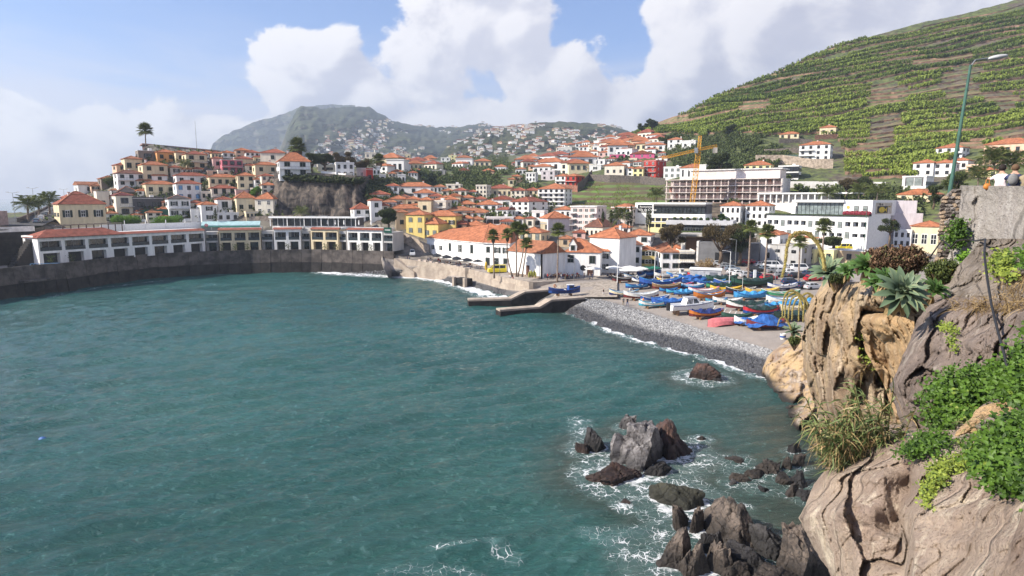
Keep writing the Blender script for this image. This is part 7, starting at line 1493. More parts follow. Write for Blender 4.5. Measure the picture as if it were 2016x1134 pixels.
def cliff_mat(name, a, b_, c_, pale, sc=.8, wetz=None, pores=.5):
    m = bpy.data.materials.new(name); m.use_nodes = True; t = m.node_tree; b = NB(t); p = t.nodes['Principled BSDF']
    v = b.n('ShaderNodeNewGeometry').outputs['Position']
    mp = b.n('ShaderNodeMapping'); mp.inputs['Scale'].default_value = (1, 1, .3); mp.inputs['Rotation'].default_value = (0, .35, 0); t.links.new(v, mp.inputs[0])
    n1 = b.noise(v, sc*.5, 6, .6, .7); n2 = b.noise(mp.outputs[0], sc*1.6, 8, .65, .3); n3 = b.noise(v, sc*9, 7, .72); n4 = b.noise(v, sc*30, 4, .6)
    c = b.mix(b.ss(n1, .36, .6), a, b_); c = b.mix(b.ss(n2, .45, .62), c, c_); c = b.mix(b.m('MULTIPLY', b.ss(n2, .54, .68), .85), c, pale)
    c = b.mix(b.m('MULTIPLY', b.ss(n3, .56, .72), .6), c, tuple(q*.35 for q in a)); c = b.mix(b.m('MULTIPLY', b.ss(n4, .54, .70), .6), c, tuple(q*.3 for q in a))
    n5 = b.noise(v, sc*4.5, 6, .65, .2); c = b.mix(b.m('MULTIPLY', b.ss(n5, .58, .72), .45), c, pale)
    mk = b.n('ShaderNodeMapping'); mk.inputs['Scale'].default_value = (1, 1, .45); t.links.new(v, mk.inputs[0])
    wn = b.n('ShaderNodeTexNoise'); wn.inputs['Scale'].default_value = 1.3; wn.inputs['Detail'].default_value = 5; t.links.new(mk.outputs[0], wn.inputs['Vector'])
    wa = b.n('ShaderNodeMixRGB', blend_type='ADD'); wa.inputs[0].default_value = .12; t.links.new(mk.outputs[0], wa.inputs[1]); t.links.new(wn.outputs['Color'], wa.inputs[2])
    vo = b.n('ShaderNodeTexVoronoi', feature='DISTANCE_TO_EDGE'); vo.inputs['Scale'].default_value = sc*.75; t.links.new(wa.outputs[0], vo.inputs['Vector']); crack = b.ss(vo.outputs[0], .035, .0)
    c = b.mix(b.m('MULTIPLY', crack, b.m('MULTIPLY', b.ss(n1, .45, .6), .5)), c, tuple(q*.22 for q in a))
    if wetz is not None: c = b.mix(b.ss(b.sep(v)[2], wetz+1, wetz), c, (.03,.027,.025))
    t.links.new(c, p.inputs['Base Color']); p.inputs['Roughness'].default_value = .92; p.inputs['Specular IOR Level'].default_value = .2
    bn = b.n('ShaderNodeBump'); bn.inputs['Strength'].default_value = 1; bn.inputs['Distance'].default_value = .16
    h = b.m('ADD', b.m('ADD', b.m('MULTIPLY', n2, .5), n3), b.m('ADD', b.m('MULTIPLY', n4, .3), b.m('MULTIPLY', crack, -.5))); t.links.new(h, bn.inputs['Height']); t.links.new(bn.outputs[0], p.inputs['Normal']); return m
M_CA = cliff_mat('cliff_far_ochre', (.22,.15,.11), (.44,.31,.17), (.26,.21,.185), (.52,.44,.33), .35, .3)
M_CB = cliff_mat('cliff_tan', (.22,.155,.105), (.44,.32,.195), (.30,.225,.165), (.58,.46,.32), .55)
M_CC = cliff_mat('cliff_mauve_brown', (.18,.14,.12), (.34,.27,.23), (.24,.19,.165), (.48,.41,.35), .9)
M_CD = cliff_mat('cliff_pale_streaked', (.26,.19,.15), (.47,.37,.29), (.34,.26,.215), (.72,.62,.48), .8)
M_CE = cliff_mat('buttress_stone', (.20,.165,.135), (.36,.30,.25), (.27,.225,.19), (.48,.42,.36), 1.4)
M_CO = cliff_mat('cliff_orange', (.36,.23,.125), (.54,.37,.205), (.42,.295,.185), (.64,.51,.34), .7)
M_CW = cliff_mat('old_concrete', (.25,.225,.205), (.36,.33,.30), (.30,.27,.25), (.44,.41,.38), .7)
class Layer:
    def __init__(s, rows): s.rows = rows; s.py = [r[0] for r in rows]
    def edge(s, py, k): return np.interp(py, s.py, [r[1][k][0] for r in s.rows])
    def Y(s, px, py):
        px = np.asarray(px, float); py = np.asarray(py, float); px, py = np.broadcast_arrays(px, py)
        v = np.stack([np.interp(px, [q[0] for q in r[1]], [q[1] for q in r[1]]) for r in s.rows]); i = np.clip(np.searchsorted(s.py, py)-1, 0, len(s.py)-2); P = np.array(s.py, float)
        t = np.clip((py-P[i])/(P[i+1]-P[i]), 0, 1); t = t*t*(3-2*t); a = np.take_along_axis(v, i[None], 0)[0]; c = np.take_along_axis(v, (i+1)[None], 0)[0]; return a*(1-t)+c*t
    def disp(s, px, py, Y):
        x, y, z = worldgrid(px, py, Y); a = s.amp; f = 1/s.scale
        n = ridged(x*f*.5, y*f*.5, z*f*.35, 6, s.seed)-.55; n2 = fbm(x*f*2.2, y*f*2.2, z*f*1.6, 5, s.seed+3, .62)-.5
        stp = facets(x*f*.6, y*f*.6, z*f*.48, s.seed+9, 2.4)+.5*facets(x*f*1.6, y*f*1.6, z*f*1.3, s.seed+19, 2.2)+.2*facets(x*f*4.2, y*f*4.2, z*f*3.4, s.seed+29, 2.2)+.09*facets(x*f*11, y*f*11, z*f*9, s.seed+39, 2)
        return Y-(n*.4+n2*.6+stp*2.1)*a
    def build(s, name, m, amp, scale, seed, step=2.2, wob=4, left=True, top=True, smooth=True):
        s.amp, s.scale, s.seed = amp, scale, seed; py = np.arange(s.py[0], s.py[-1]+.1, step); nc = int(max(30, (max(r[1][-1][0]-r[1][0][0] for r in s.rows))/step)); t = np.linspace(0, 1, nc)[None]
        L0 = s.edge(py, 0)+(fbm(py*.05, py*0, seed, 4, seed)-.5)*wob*2; R0 = s.edge(py, -1); PX = L0[:,None]*(1-t)+R0[:,None]*t; PY = np.repeat(py[:,None], nc, 1); Yv = s.disp(PX, PY, s.Y(PX, PY))
        Yv = Yv + np.exp(-(PX-L0[:,None])/9.0)*amp*2.2*left + np.exp(-(PY-py[0])/9.0)*amp*2.0*top
        X, Y, Z = worldgrid(PX, PY, Yv); G_ = [X, Y, Z]
        if left:
            add = []
            for k, (dx, dyy) in enumerate(((10, amp*4), (26, amp*10), (60, 6+amp*16))): q = worldgrid(L0+dx*.8, py, Yv[:,0]+dyy); add.append(q)
            G_ = [np.hstack([np.stack([a[i] for a in reversed(add)], 1), G_[i]]) for i in range(3)]
        if top:
            T_ = []
            for dyy, dz in ((amp*2, -.02), (amp*6, -.35), (amp*6+5, -2.0)):
                kx = (G_[1][0]+dyy)/G_[1][0]; T_.append((G_[0][0]*kx, G_[1][0]+dyy, G_[2][0]+dz))
            G_ = [np.vstack([np.stack([a[i] for a in reversed(T_)]), G_[i]]) for i in range(3)]
        nr, ncx = G_[0].shape; o = npmesh(name, np.stack(G_, -1).reshape(-1, 3), grid_faces(nr, ncx)[:, ::-1], [m], smooth=smooth); tag(o, kind='structure'); return o
    def pt(s, px, py): return at(px, py, float(s.disp(np.array([px]), np.array([py]), s.Y(np.array([px]), np.array([py])))[0]))
    def pts(s, px, py, lift=.06):
        Y = s.disp(px, py, s.Y(px, py))-lift; return np.stack(worldgrid(px, py, Y), -1)
LA = Layer([(662,[(1556,84),(1600,80),(1700,78)]),(700,[(1512,83),(1580,79),(1700,74)]),(740,[(1499,82),(1560,76),(1700,70)]),(790,[(1528,73),(1600,68),(1700,64)]),(840,[(1562,64.5),(1620,60),(1700,58)]),(895,[(1590,58),(1640,55),(1720,52)]),(960,[(1600,54),(1640,50),(1720,47)])]); LA.build('cliff', M_CA, .9, 6, 3)
LO = Layer([(622,[(1690,25.5),(1740,23.5),(1800,21.5)]),(680,[(1700,26),(1760,24),(1800,22)]),(760,[(1740,25.5),(1770,24),(1800,22)]),(840,[(1770,24),(1790,23),(1810,22)])])
LB = Layer([(560,[(1618,33),(1660,29),(1700,25.5),(1760,21.5),(1830,19.5)]),(590,[(1596,34),(1640,30),(1690,26),(1760,22),(1830,20)]),(630,[(1583,34),(1640,29),(1692,26),(1700,27.6),(1760,25.0),(1830,21)]),(680,[(1578,34),(1625,30),(1690,26.2),(1702,28.5),(1770,26),(1830,21.5)]),
  (730,[(1584,33.5),(1650,28),(1720,26),(1730,28),(1775,26),(1830,21)]),(780,[(1600,33),(1650,28),(1740,25.5),(1752,27),(1785,24.5),(1830,20.5)]),(850,[(1622,32),(1660,28),(1750,24),(1770,24.5),(1790,23),(1830,20)]),(960,[(1640,30),(1680,27),(1740,24),(1760,23),(1790,22),(1830,20)])]); LB.build('cliff', M_CB, .55, 3.2, 17)
LO.build('cliff', M_CO, .35, 2.2, 23, left=False)
LE = Layer([(470,[(1936,19.5),(1965,18.5),(2080,15.5)]),(500,[(1908,19.8),(1960,18),(2080,15)]),(550,[(1866,20),(1920,18),(2080,14.2)]),(585,[(1834,20),(1900,17.6),(2080,13.5)]),(625,[(1812,20),(1880,17),(2080,13)]),(660,[(1806,20),(1880,17),(2080,13)])]); LE.build('buttress', M_CE, .14, 1.4, 31, top=False, wob=3)
LC = Layer([(588,[(1836,18.6),(1900,16.8),(2080,12.8)]),(630,[(1806,18.4),(1880,16.2),(2080,12)]),(690,[(1782,18),(1850,16),(2080,11.2)]),(760,[(1752,17.6),(1800,16.2),(1880,14.5),(2080,10.5)]),(800,[(1762,17.6),(1810,15.6),(1900,13.6),(2080,10)]),(850,[(1782,17.4),(1830,15.3),(1900,13),(2080,9.5)]),(900,[(1800,17),(1850,15),(1900,13),(2080,9.2)])]); LC.build('cliff', M_CC, .34, 2.4, 41)
LD = Layer([(858,[(1700,14.6),(1760,13.8),(1860,12.2),(1930,11),(2080,8.8)]),(890,[(1650,14.8),(1720,13.6),(1800,12.2),(1900,10.8),(2080,8.4)]),(950,[(1604,14.6),(1680,12.9),(1740,12.0),(1790,12.3),(1815,10.9),(1900,9.9),(2080,7.7)]),(1020,[(1572,14),(1660,12.2),(1722,11.6),(1770,11.7),(1800,10.2),(1900,9.2),(2080,7)]),(1080,[(1604,13.4),(1680,11.8),(1735,11.2),(1775,11.1),(1800,9.8),(1900,8.8),(2080,6.5)]),
  (1140,[(1640,12.6),(1690,11.3),(1740,10.6),(1780,10.4),(1800,9.4),(1900,8.4),(2080,6.1)]),(1260,[(1690,11),(1740,10),(1780,9.6),(1820,8.8),(1900,7.7),(2080,5.6)])]); LD.build('cliff', M_CD, .19, 2.3, 57, step=2.0)
LW = Layer([(366,[(1893,24.2),(1960,22.5),(2120,19)]),(372,[(1893,24.2),(1960,22.5),(2120,19)]),(480,[(1880,24),(1960,22.2),(2120,18.6)]),(570,[(1832,24.6),(1900,23),(2120,18)]),(640,[(1820,24.6),(1900,22.6),(2120,17.6)])])
LW.amp, LW.scale, LW.seed = .05, 1.5, 61; o = LW.build('lookout_wall', M_CW, .05, 1.6, 61, step=3, wob=1.5, top=False, left=True); del o['kind']; tag(o, 'tall weathered concrete wall of the lookout above the cliff', 'wall')
wt = [at(1888, 365, 24.4), at(1960, 373, 22.6), at(2120, 391, 19.1)]; b = MB(); zt = wt[0].z
for a, c in zip(wt, wt[1:]): b.add([(a.x,a.y-.06,a.z-.16),(c.x,c.y-.06,c.z-.16),(c.x+4,c.y+1.6,c.z-.16),(a.x+4,a.y+1.6,a.z-.16),(a.x,a.y-.06,a.z),(c.x,c.y-.06,c.z),(c.x+4,c.y+1.6,c.z),(a.x+4,a.y+1.6,a.z)], [(3,2,1,0),(4,5,6,7),(0,1,5,4),(1,2,6,5),(3,0,4,7)], M_CW)
b.build('coping', o)
e = empty('rubble_wall', at(1866, 480, 24.5), 0, 'rubble stone wall end beside the tall concrete lookout wall', 'wall'); o_ = Vector(e.location)
def stonemesh(sd):
    P, F = boulder_mesh(sd, .5, .5, .5, None, sub=2, planes=9); b = MB(); b.add([tuple(p) for p in P], [tuple(int(i) for i in f) for f in F], SM[sd % 3]); return b.mesh('stone')
SM = [mat('rubble_grey', (.28,.25,.23), .95, .3, 6, .8, 20), mat('rubble_tan', (.36,.27,.19), .95, .3, 6, .8, 20), mat('rubble_dark', (.16,.135,.12), .95, .3, 6, .8, 20)]; SMS = [stonemesh(70+i) for i in range(9)]
b = MB(); RWL = [(372,1876,1894),(392,1852,1894),(440,1850,1890),(490,1846,1886),(520,1838,1872),(560,1822,1850)]
Pq = [[at(x0_, py, 25.0)-o_, at(x1_+4, py, 24.6)-o_] for py, x0_, x1_ in RWL]
for (a, c), (d_, f_) in zip(Pq, Pq[1:]): b.poly([a, c, f_, d_], mat('mortar', (.2,.17,.14), .95, .2, 4)); b.poly([a, d_, d_+Vector((4.6,5,0)), a+Vector((4.6,5,0))], mat('mortar', (.2,.17,.14), .95, .2, 4))
b.poly([Pq[0][0], Pq[0][1], Pq[0][1]+Vector((4.6,5,0)), Pq[0][0]+Vector((4.6,5,0))], mat('mortar', (.2,.17,.14))); b.build('wall_core', e); g = random.Random(3); y = 376; cnt = 0
while y < 556:
    xl, xr = lerp([(r[0], r[1]) for r in RWL], y), lerp([(r[0], r[2]) for r in RWL], y); x = xl+g.uniform(0,5); hgt = g.uniform(5.5, 8.5)
    while x < xr:
        wd = g.uniform(7, 16); p = at(x+wd*.4, y, 24.9-.42*(x-xl)/max(4, xr-xl))-o_; inst('stone', g.choice(SMS), e, p, (g.uniform(-.2,.2), g.uniform(-.25,.25), g.uniform(-.2,.2)), (wd*.0225, .22, hgt*.0235)); x += wd*.95; cnt += 1
    y += hgt*.95
bp_, tp_ = at(1866, 374, 38), at(1911, 128, 38.6); e = empty('street_lamp', bp_, 0, 'tall green street lamp leaning beside the lookout wall', 'street lamp'); M_GP = mat('green_pole', (.045,.11,.085), .5, .1, 3); d = tp_-bp_
b = MB(); b.bar((0,0,-2), d, .12, M_GP, 10, .07); b.build('pole', e); b = MB(); b.tube([d-Vector((0,0,.1)), d+Vector((.25,0,.28)), d+Vector((.9,0,.38)), d+Vector((1.2,0,.42))], .045, M_METAL, 8); b.build('arm', e)
b = MB(); b.ball((0,0,0), 1, mat('lamp_housing', (.5,.5,.5), .4), 12, (.62,.22,.14)); b.v = [(x+d.x+1.55, y+d.y, z+d.z+.45+x*.16) for x, y, z in b.v]; b.build('lamp_head', e, smooth=True)
b = MB(); b.tube([at(1830,508,23.0), at(1845,486,23.0), at(1855,472,23.0), at(1872,487,22.4), at(1884,474,22.0), at(1900,472,21.2), at(1922,474,20), at(1940,471,18.0), at(1938,500,17.2), at(1943,545,16.2), at(1952,600,15.0), at(1964,650,13.8), at(1978,700,12.8), at(1986,738,12.2)], .03, M_DARK, 6); tag(b.build('cable', smooth=True), 'black cable drooping down over the lookout wall and rocks', 'cable')
M_AG = leafmat('agave_leaf', (.055,.095,.055), (.15,.20,.12), (.24,.26,.13), .12, .45); M_AGG = leafmat('agave_leaf_green', (.035,.085,.02), (.09,.17,.045), (.17,.23,.07), .15, .45)
def agave_leaf(seed, m, arch):
    b = MB(); n = 9; V = []; g = random.Random(seed)
    for i in range(n):
        t = i/(n-1); w_ = .115*(math.sin(math.pi*min(1, t*.62+.16))**1.1)*(1-t**5)+.004; z = arch*t-(.35+arch*.25)*t*t; x = t*(1-.08*t); V += [(x,-w_,z+.05*(1-t)+.012*math.sin(i*2+seed)),(x,0,z-.03*(1-t)),(x,w_,z+.05*(1-t)-.012*math.sin(i*2+seed))]
    b.add(V, [(i*3+j, i*3+j+1, i*3+j+4, i*3+j+3) for i in range(n-1) for j in (0, 1)], m); me = b.mesh('leaf'); addtone(me, .05, .6); me.polygons.foreach_set('use_smooth', [True]*len(me.polygons)); a = me.attributes['tone']; a.data.foreach_set('value', np.clip(np.array([.9 if (i % 3 != 1 and seed % 2) else .25 for i in range(n*3)])+np.array([i/27*.2 for i in range(n*3)]), 0, 1).astype(np.float32)); return me
AGL = [agave_leaf(i, M_AG, .5+.1*i) for i in range(4)]; AGG = [agave_leaf(i, M_AGG, .5+.1*i) for i in range(4)]; AGD = [agave_leaf(9, M_DRY, .1)]
def agave(px, py, Rp, Y, label, n=44, green=False, tilt=(.55,-.25), stem=0, dead=5):
    v = at(px, py, Y); R_ = Rp*Y/FPX; e = empty('agave', v, 0, label, 'agave', 'agaves along the cliff top'); e.rotation_euler = (tilt[0], tilt[1], 0)
    for i in range(n):
        az = i*2.39996; t = i/n; el = math.radians(82-88*t**.8)+random.uniform(-.06,.06); L = R_*(.55+.45*min(1, t*1.6))*random.uniform(.92,1.08); inst('leaf', random.choice(AGG if green else AGL), e, (0,0,.05*R_*(1-t)), (random.uniform(-.2,.2), -el, az), (L, L*random.uniform(.9,1.25), L))
    for i in range(dead): L = R_*.8; inst('dead_leaf', AGD[0], e, (0,0,-.12*R_), (0, random.uniform(.5,1.1), random.uniform(3.6, 6.0)), (L, L, L))
    b = MB(); b.tube([(0,0,.1), (0,0,-.3*R_), (.1,.2,-.9*R_-stem)], [.12*R_,.14*R_,.12*R_], M_SKIRT, 8); b.build('stem', e); return e
agave(1771,580,62,17.0,'largest grey green agave hanging over the cliff edge',n=56,tilt=(.85,-.15),dead=9); agave(1634,541,44,29,'agave with yellow edged leaves at the outer tip of the ridge',n=36,tilt=(.5,-.5),dead=6)
agave(1704,530,40,22.5,'bright green agave left of the brown shrubs',green=True,tilt=(.5,-.2)); agave(1742,553,36,19.5,'green agave just behind the largest one',green=True,tilt=(.5,0)); agave(1836,577,38,18.8,'dark green agave between the largest one and the stone buttress',green=True,tilt=(.55,.25)); agave(1668,537,26,25,'small agave between the outer and the bright green one',green=True)
agave(1561,655,26,41,'small agave low on the outer ridge above the beach',tilt=(.4,-.2),n=30); agave(1725,560,30,20,'green agave left behind the largest one',green=True,tilt=(.6,-.3))
M_SP = leafmat('agave_flower', (.33,.25,.09), (.46,.37,.15), (.4,.42,.1), .1, .9)
def spike(pts, Y, rp, label, fl=True, dY=0):
    P = []
    for i in range(len(pts)-1):
        for k in range(5): t = k/5; P.append((pts[i][0]*(1-t)+pts[i+1][0]*t, pts[i][1]*(1-t)+pts[i+1][1]*t))
    P.append(pts[-1]); P = np.array(P, float)
    for _ in range(3): P[1:-1] = (P[:-2]+2*P[1:-1]+P[2:])/4
    W_3 = [at(x, y, Y+dY*i/len(P)) for i, (x, y) in enumerate(P)]; k = Y/FPX; n = len(P); rad = [rp*k*(1-.55*(i/n)**2) for i in range(n)]; e = empty('flower_spike', W_3[0], 0, label, 'flower spike', 'arching agave flower spikes'); o_ = Vector(W_3[0])
    b = MB(); b.tube([w_-o_ for w_ in W_3], [r*.55 for r in rad], mat('spike_core', (.36,.30,.10), .9, .2, 4), 9); b.build('stalk', e, smooth=True)
    Q = [];
    for i in range(n-1):
        for _ in range(46): t = random.random(); c = (W_3[i]*(1-t)+W_3[i+1]*t)-o_; v = Vector((random.gauss(0,1), random.gauss(0,1), random.gauss(0,1))).normalized()*rad[i]*random.uniform(.3,.8); Q.append((c.x+v.x, c.y+v.y, c.z+v.z))
    Q = np.array(Q); tn = np.clip(.2+.5*RNG.random(len(Q))+.5*(np.arange(len(Q))/len(Q) > .8), 0, 1); leafcloud('blossom', Q, rp*k*.5, int(P[0][0]), M_SP, per=2, parent=e, tone=tn, spread=1.2)
spike([(1624,533),(1619,499),(1607,474),(1588,459),(1569,459),(1555,468),(1549,488),(1547,509),(1545,528),(1539,547)], 27.5, 6.2, 'great arching yellow flower spike rising above the car park')
for i, (lx, pk, rx) in enumerate(((1541,571,1574),(1546,575,1582),(1553,580,1588),(1560,585,1584),(1573,576,1602),(1582,580,1606))):
    spike([(rx+6,610),(rx,pk+12),((lx+rx)/2+4,pk),(lx+6,pk+6),(lx,pk+24),(lx-1,625+i*2)], 34+i*.4, 3.4, ('first','second','third','fourth','fifth','sixth')[i]+' small arching flower spike from the left in the cluster over the boats')
spike([(1558,650),(1552,634),(1544,624),(1535,627),(1531,642)], 40, 2.6, 'single small arching flower spike above the small low agave')
def leafpatch(layer, poly, n, size, mtl, seed, name, label, lift=.12, cat='plants', thick=.25, hgt=None):
    g = np.random.default_rng(seed); xs = [p[0] for p in poly]; ys = [p[1] for p in poly]; px = g.uniform(min(xs), max(xs), n*3); py = g.uniform(min(ys), max(ys), n*3); k = inpoly(px+(fbm(py*.06,px*.06,0,3,seed)-.5)*44, py+(fbm(px*.06,py*.06,0,3,seed+1)-.5)*44, poly) & (fbm(px*.05,py*.05,0,3,seed+2) > .42); px, py = px[k][:n], py[k][:n]
    P = layer.pts(px, py, lift); P = P + g.normal(0, 1, P.shape)*thick*np.array([.5,.5,.35]) + np.array([-.02,-thick*.5,thick*.45]); N = len(P);
    hump = (vnoise(P[:,0]*1.6, P[:,1]*1.6, P[:,2]*1.6, seed)-.3)*thick*1.4; P = P+np.array([-.25,-.7,.6])*hump[:,None]
    nrm = np.array([-.4,-.55,.75])+g.normal(0,.45,(N,3)); nrm /= np.linalg.norm(nrm,axis=1)[:,None]; a = np.cross(nrm, g.normal(0,1,(N,3))); a /= np.linalg.norm(a,axis=1)[:,None]; c = np.cross(nrm, a); s = (size*g.uniform(.6,1.25,N))[:,None]
    V = np.stack([P-a*s*.6, P+c*s*.42, P+a*s*.6-nrm*s*.15, P-c*s*.42], 1).reshape(-1,3); i = np.arange(N)*4; tn = np.repeat(np.clip(g.random(N)*.65+.35*vnoise(P[:,0]*2,P[:,1]*2,P[:,2]*2,seed), 0, 1), 4)
    return tag(npmesh(name, V, np.stack([i,i+1,i+2,i+3],1), [mtl], attrs={'tone': tn}), label, cat, kind='stuff')
G1 = [(1818,795),(1850,752),(1900,742),(1950,735),(1990,690),(2060,650),(2060,800),(1960,790),(1910,800),(1880,850),(1840,862),(1822,840)]
M_IVY = leafmat('ivy_leaf', (.02,.045,.01), (.09,.17,.022), (.19,.25,.04), .3, .5)
leafpatch(LC, G1, 15000, .085, M_IVY, 1, 'leafy_creeper', 'bright green leafy creeper over the brown rock at the right edge', .2, thick=.28)
leafpatch(LC, [(1775,868),(1830,860),(1900,862),(1960,850),(2040,820),(2060,870),(1900,905),(1780,892)], 3500, .07, M_IVY, 2, 'leafy_creeper', 'low green creeper in the hollow below the creeper patch', .35, thick=.2)
leafpatch(LD, [(1915,905),(1950,862),(2000,835),(2060,815),(2060,985),(1990,968),(1935,930)], 9000, .075, M_IVY, 3, 'leafy_creeper', 'bright green leafy creeper at the lower right edge', .3, thick=.3)
leafpatch(LD, [(1816,985),(1822,950),(1850,915),(1900,885),(1930,880),(1925,915),(1870,935),(1838,960),(1822,1010)], 2600, .05, M_BAN, 4, 'grass_tuft', 'strip of short green grass across the pale rock', .12, thick=.12)
leafpatch(LD, [(1770,895),(1810,870),(1850,862),(1870,880),(1800,900)], 1500, .06, M_IVY, 5, 'leafy_creeper', 'small green creeper beside the reeds', .3, thick=.18)
leafpatch(LW, [(1862,475),(1872,448),(1892,444),(1896,462),(1884,492),(1866,494)], 900, .1, M_IVY, 6, 'wall_plant', 'green plant growing from the lookout wall', .35, thick=.25)
leafpatch(LW, [(1888,515),(1892,500),(1906,500),(1904,520),(1892,530)], 300, .1, M_LEAFB, 7, 'wall_plant', 'small plant low on the lookout wall', .3, thick=.2)
leafpatch(LE, [(1945,530),(1960,505),(1985,500),(1990,530),(1975,560),(1950,560)], 900, .09, M_BAN, 8, 'wall_plant', 'olive green plant on the buttress right of the cable', .3, thick=.25); leafpatch(LE, [(1995,515),(2060,490),(2060,545),(2010,545)], 800, .09, M_IVY, 9, 'wall_plant', 'green plant on the buttress at the right edge', .3, thick=.25)
leafpatch(LC, [(1850,640),(1872,640),(1885,690),(1872,700),(1855,665)], 500, .05, M_BAN, 10, 'grass_tuft', 'thin grass in the crack of the brown rock', .1, thick=.1); leafpatch(LB, [(1688,640),(1700,640),(1740,720),(1760,770),(1745,775),(1700,700)], 900, .09, M_BAN, 11, 'grass_tuft', 'green grass in the cleft below the largest agave', .2, thick=.2)
def strands(P, L, wd, mtl, seed, name, label, lean=(0,0,1), curl=.6, cat='grass', spread=.6, kind='stuff', segs=4):
    g = np.random.default_rng(seed); N = len(P); d = np.array(lean)+g.normal(0, spread, (N,3)); d /= np.linalg.norm(d,axis=1)[:,None]; s = np.cross(d, g.normal(0,1,(N,3))); s /= np.linalg.norm(s,axis=1)[:,None]; l = (L*g.uniform(.55,1.2,N))[:,None]; V = []; F = []
    for k in range(segs+1): t = k/segs; c = P+d*l*t+np.array([0,0,-1.0])*l*curl*t*t*.8; w_ = wd*(1-t**1.6)+.001; V += [c-s*w_, c+s*w_]
    V = np.stack(V, 1).reshape(-1,3); b0 = np.arange(N)*(2*(segs+1)); F = np.concatenate([np.stack([b0+2*k, b0+2*k+1, b0+2*k+3, b0+2*k+2], 1) for k in range(segs)]); tn = np.repeat(g.random(N), 2*(segs+1))
    return tag(npmesh(name, V, F, [mtl], attrs={'tone': tn}), label, cat, kind=kind)
g = np.random.default_rng(9)
def cane_pts(n, x0, x1, y0, y1, Y0, Y1): px = g.uniform(x0,x1,n); py = g.uniform(y0,y1,n); return np.stack(worldgrid(px, py, g.uniform(Y0,Y1,n)), -1)
M_REED = leafmat('reed_leaf', (.07,.11,.04), (.2,.25,.09), (.36,.32,.16), .25, .5)
base = cane_pts(120, 1640, 1770, 880, 945, 13.9, 14.7); d = np.array([-.5,-.2,.9])+g.normal(0,.28,(120,3)); b = MB(); CP_ = []
for p, q in zip(base, d): L_c = g.uniform(.5,1.45); e_ = p+q*L_c; b.bar(p, e_, .011, mat('cane', (.2,.19,.07), .7, .2, 6), 4, cap=False); CP_ += [p+(e_-p)*t for t in np.linspace(.2,1,12)]
o = b.build('reed_canes'); tag(o, 'canes of the reed clump leaning from the cliff', 'reeds', kind='stuff'); CP_ = np.array(CP_)
strands(np.repeat(CP_, 2, 0), .42, .017, M_REED, 1, 'reed_leaves', 'long grey green leaves of the reed clump leaning from the cliff', (-.55,-.3,.45), .55, 'reeds', .45); strands(np.repeat(CP_[::2], 2, 0), .38, .011, M_DRY, 2, 'reed_dry_leaves', 'straw coloured dead leaves hanging in the reed clump', (-.35,-.3,-.2), .7, 'reeds', .5)
strands(cane_pts(70, 1715, 1760, 790, 900, 14.2, 14.8), .4, .014, M_REED, 3, 'reed_leaves', 'tall reed shoots at the right of the clump', (-.15,-.1,.9), .4, 'reeds', .3)
def lp(layer, x0, x1, y0, y1, n): px = g.uniform(x0,x1,n); py = g.uniform(y0,y1,n); return layer.pts(px, py, .05)
strands(lp(LC, 1870, 2030, 588, 612, 420), .55, .006, M_DRY, 4, 'dry_grass', 'dry straw grass hanging on the ledge right of the cable', (-.5,-.5,.2), .6, 'grass', .6); strands(lp(LE, 1960, 2040, 545, 600, 260), .5, .006, M_DRY, 5, 'dry_grass', 'dry brown stalks at the right edge of the buttress', (-.2,-.4,.7), .4, 'grass', .6)
strands(lp(LB, 1690, 1735, 690, 735, 260), .45, .01, M_DRY, 6, 'dry_grass', 'dry grass tuft in the cleft of the tan cliff', (-.3,-.4,.5), .8, 'grass', .6); strands(lp(LC, 1830, 1880, 800, 900, 200), .4, .007, M_DRY, 7, 'dry_grass', 'straw between the creeper patches', (-.2,-.5,.7), .5, 'grass', .5); strands(lp(LD, 1880, 1960, 830, 910, 260), .35, .006, M_REED, 8, 'dry_grass', 'pale grass below the broken stump', (-.3,-.5,.8), .5, 'grass', .5)
def shrub(px, py, wp_, hp_, Y, label, mtl, seed, n=700, size=.22, flowers=None):
    k = Y/FPX; c = at(px, py, Y); e = empty('shrub', c, 0, label, 'shrub'); gg = np.random.default_rng(seed); v = gg.normal(0,1,(n,3)); v /= np.linalg.norm(v,axis=1)[:,None]; r = gg.random(n)**.4; P = v*r[:,None]*np.array([wp_*k*.5, wp_*k*.35, hp_*k*.5])+np.array([0,0,hp_*k*.45]); P[:,2] *= .8+.4*vnoise(P[:,0]*2,P[:,1]*2,0,seed)
    leafcloud('foliage', P, size, seed, mtl, per=4, parent=e, spread=1.5); b = MB(); [b.bar((0,0,-.3), tuple(p), .015, M_SKIRT, 3, cap=False) for p in P[:90]]; b.build('twigs', e)
    if flowers: o = leafcloud('flowers', P[P[:,2] > hp_*k*.45][:flowers], .1, seed+1, mat('flower_yellow', (.75,.6,.03), .7), per=2, parent=e)
    return e
M_RUST = leafmat('heath_leaf', (.06,.035,.022), (.2,.12,.07), (.12,.13,.05), .15, .8)
shrub(1768,545,110,62,21.5,'big rusty brown heath shrub above the largest agave',M_RUST,1,1500,.16); shrub(1725,540,60,48,23.5,'smaller rusty shrub left of the big one',M_RUST,2,700,.16); shrub(1858,560,74,44,20.2,'green shrub with yellow flowers against the buttress',M_LEAF,3,900,.15,70); shrub(1690,528,26,14,24.5,'low yellow green plant between the agaves',M_BAN,4,200,.14,20); shrub(1650,562,34,22,27,'dark low plant under the outer agave',M_LEAFD,6,300,.15); shrub(1564,682,22,22,40.5,'green tuft beneath the small low agave',M_LEAF,7,260,.2)
v = at(1955, 815, 11.6); P, F = boulder_mesh(91, .62, .22, .2, None, sub=5, planes=12); o = npmesh('broken_rock', P, F, [M_CO], smooth=False); o.location = v; o.rotation_euler = (.2,-.42,.15); tag(o, 'split pale brown rock lying between the two creeper patches', 'rock')
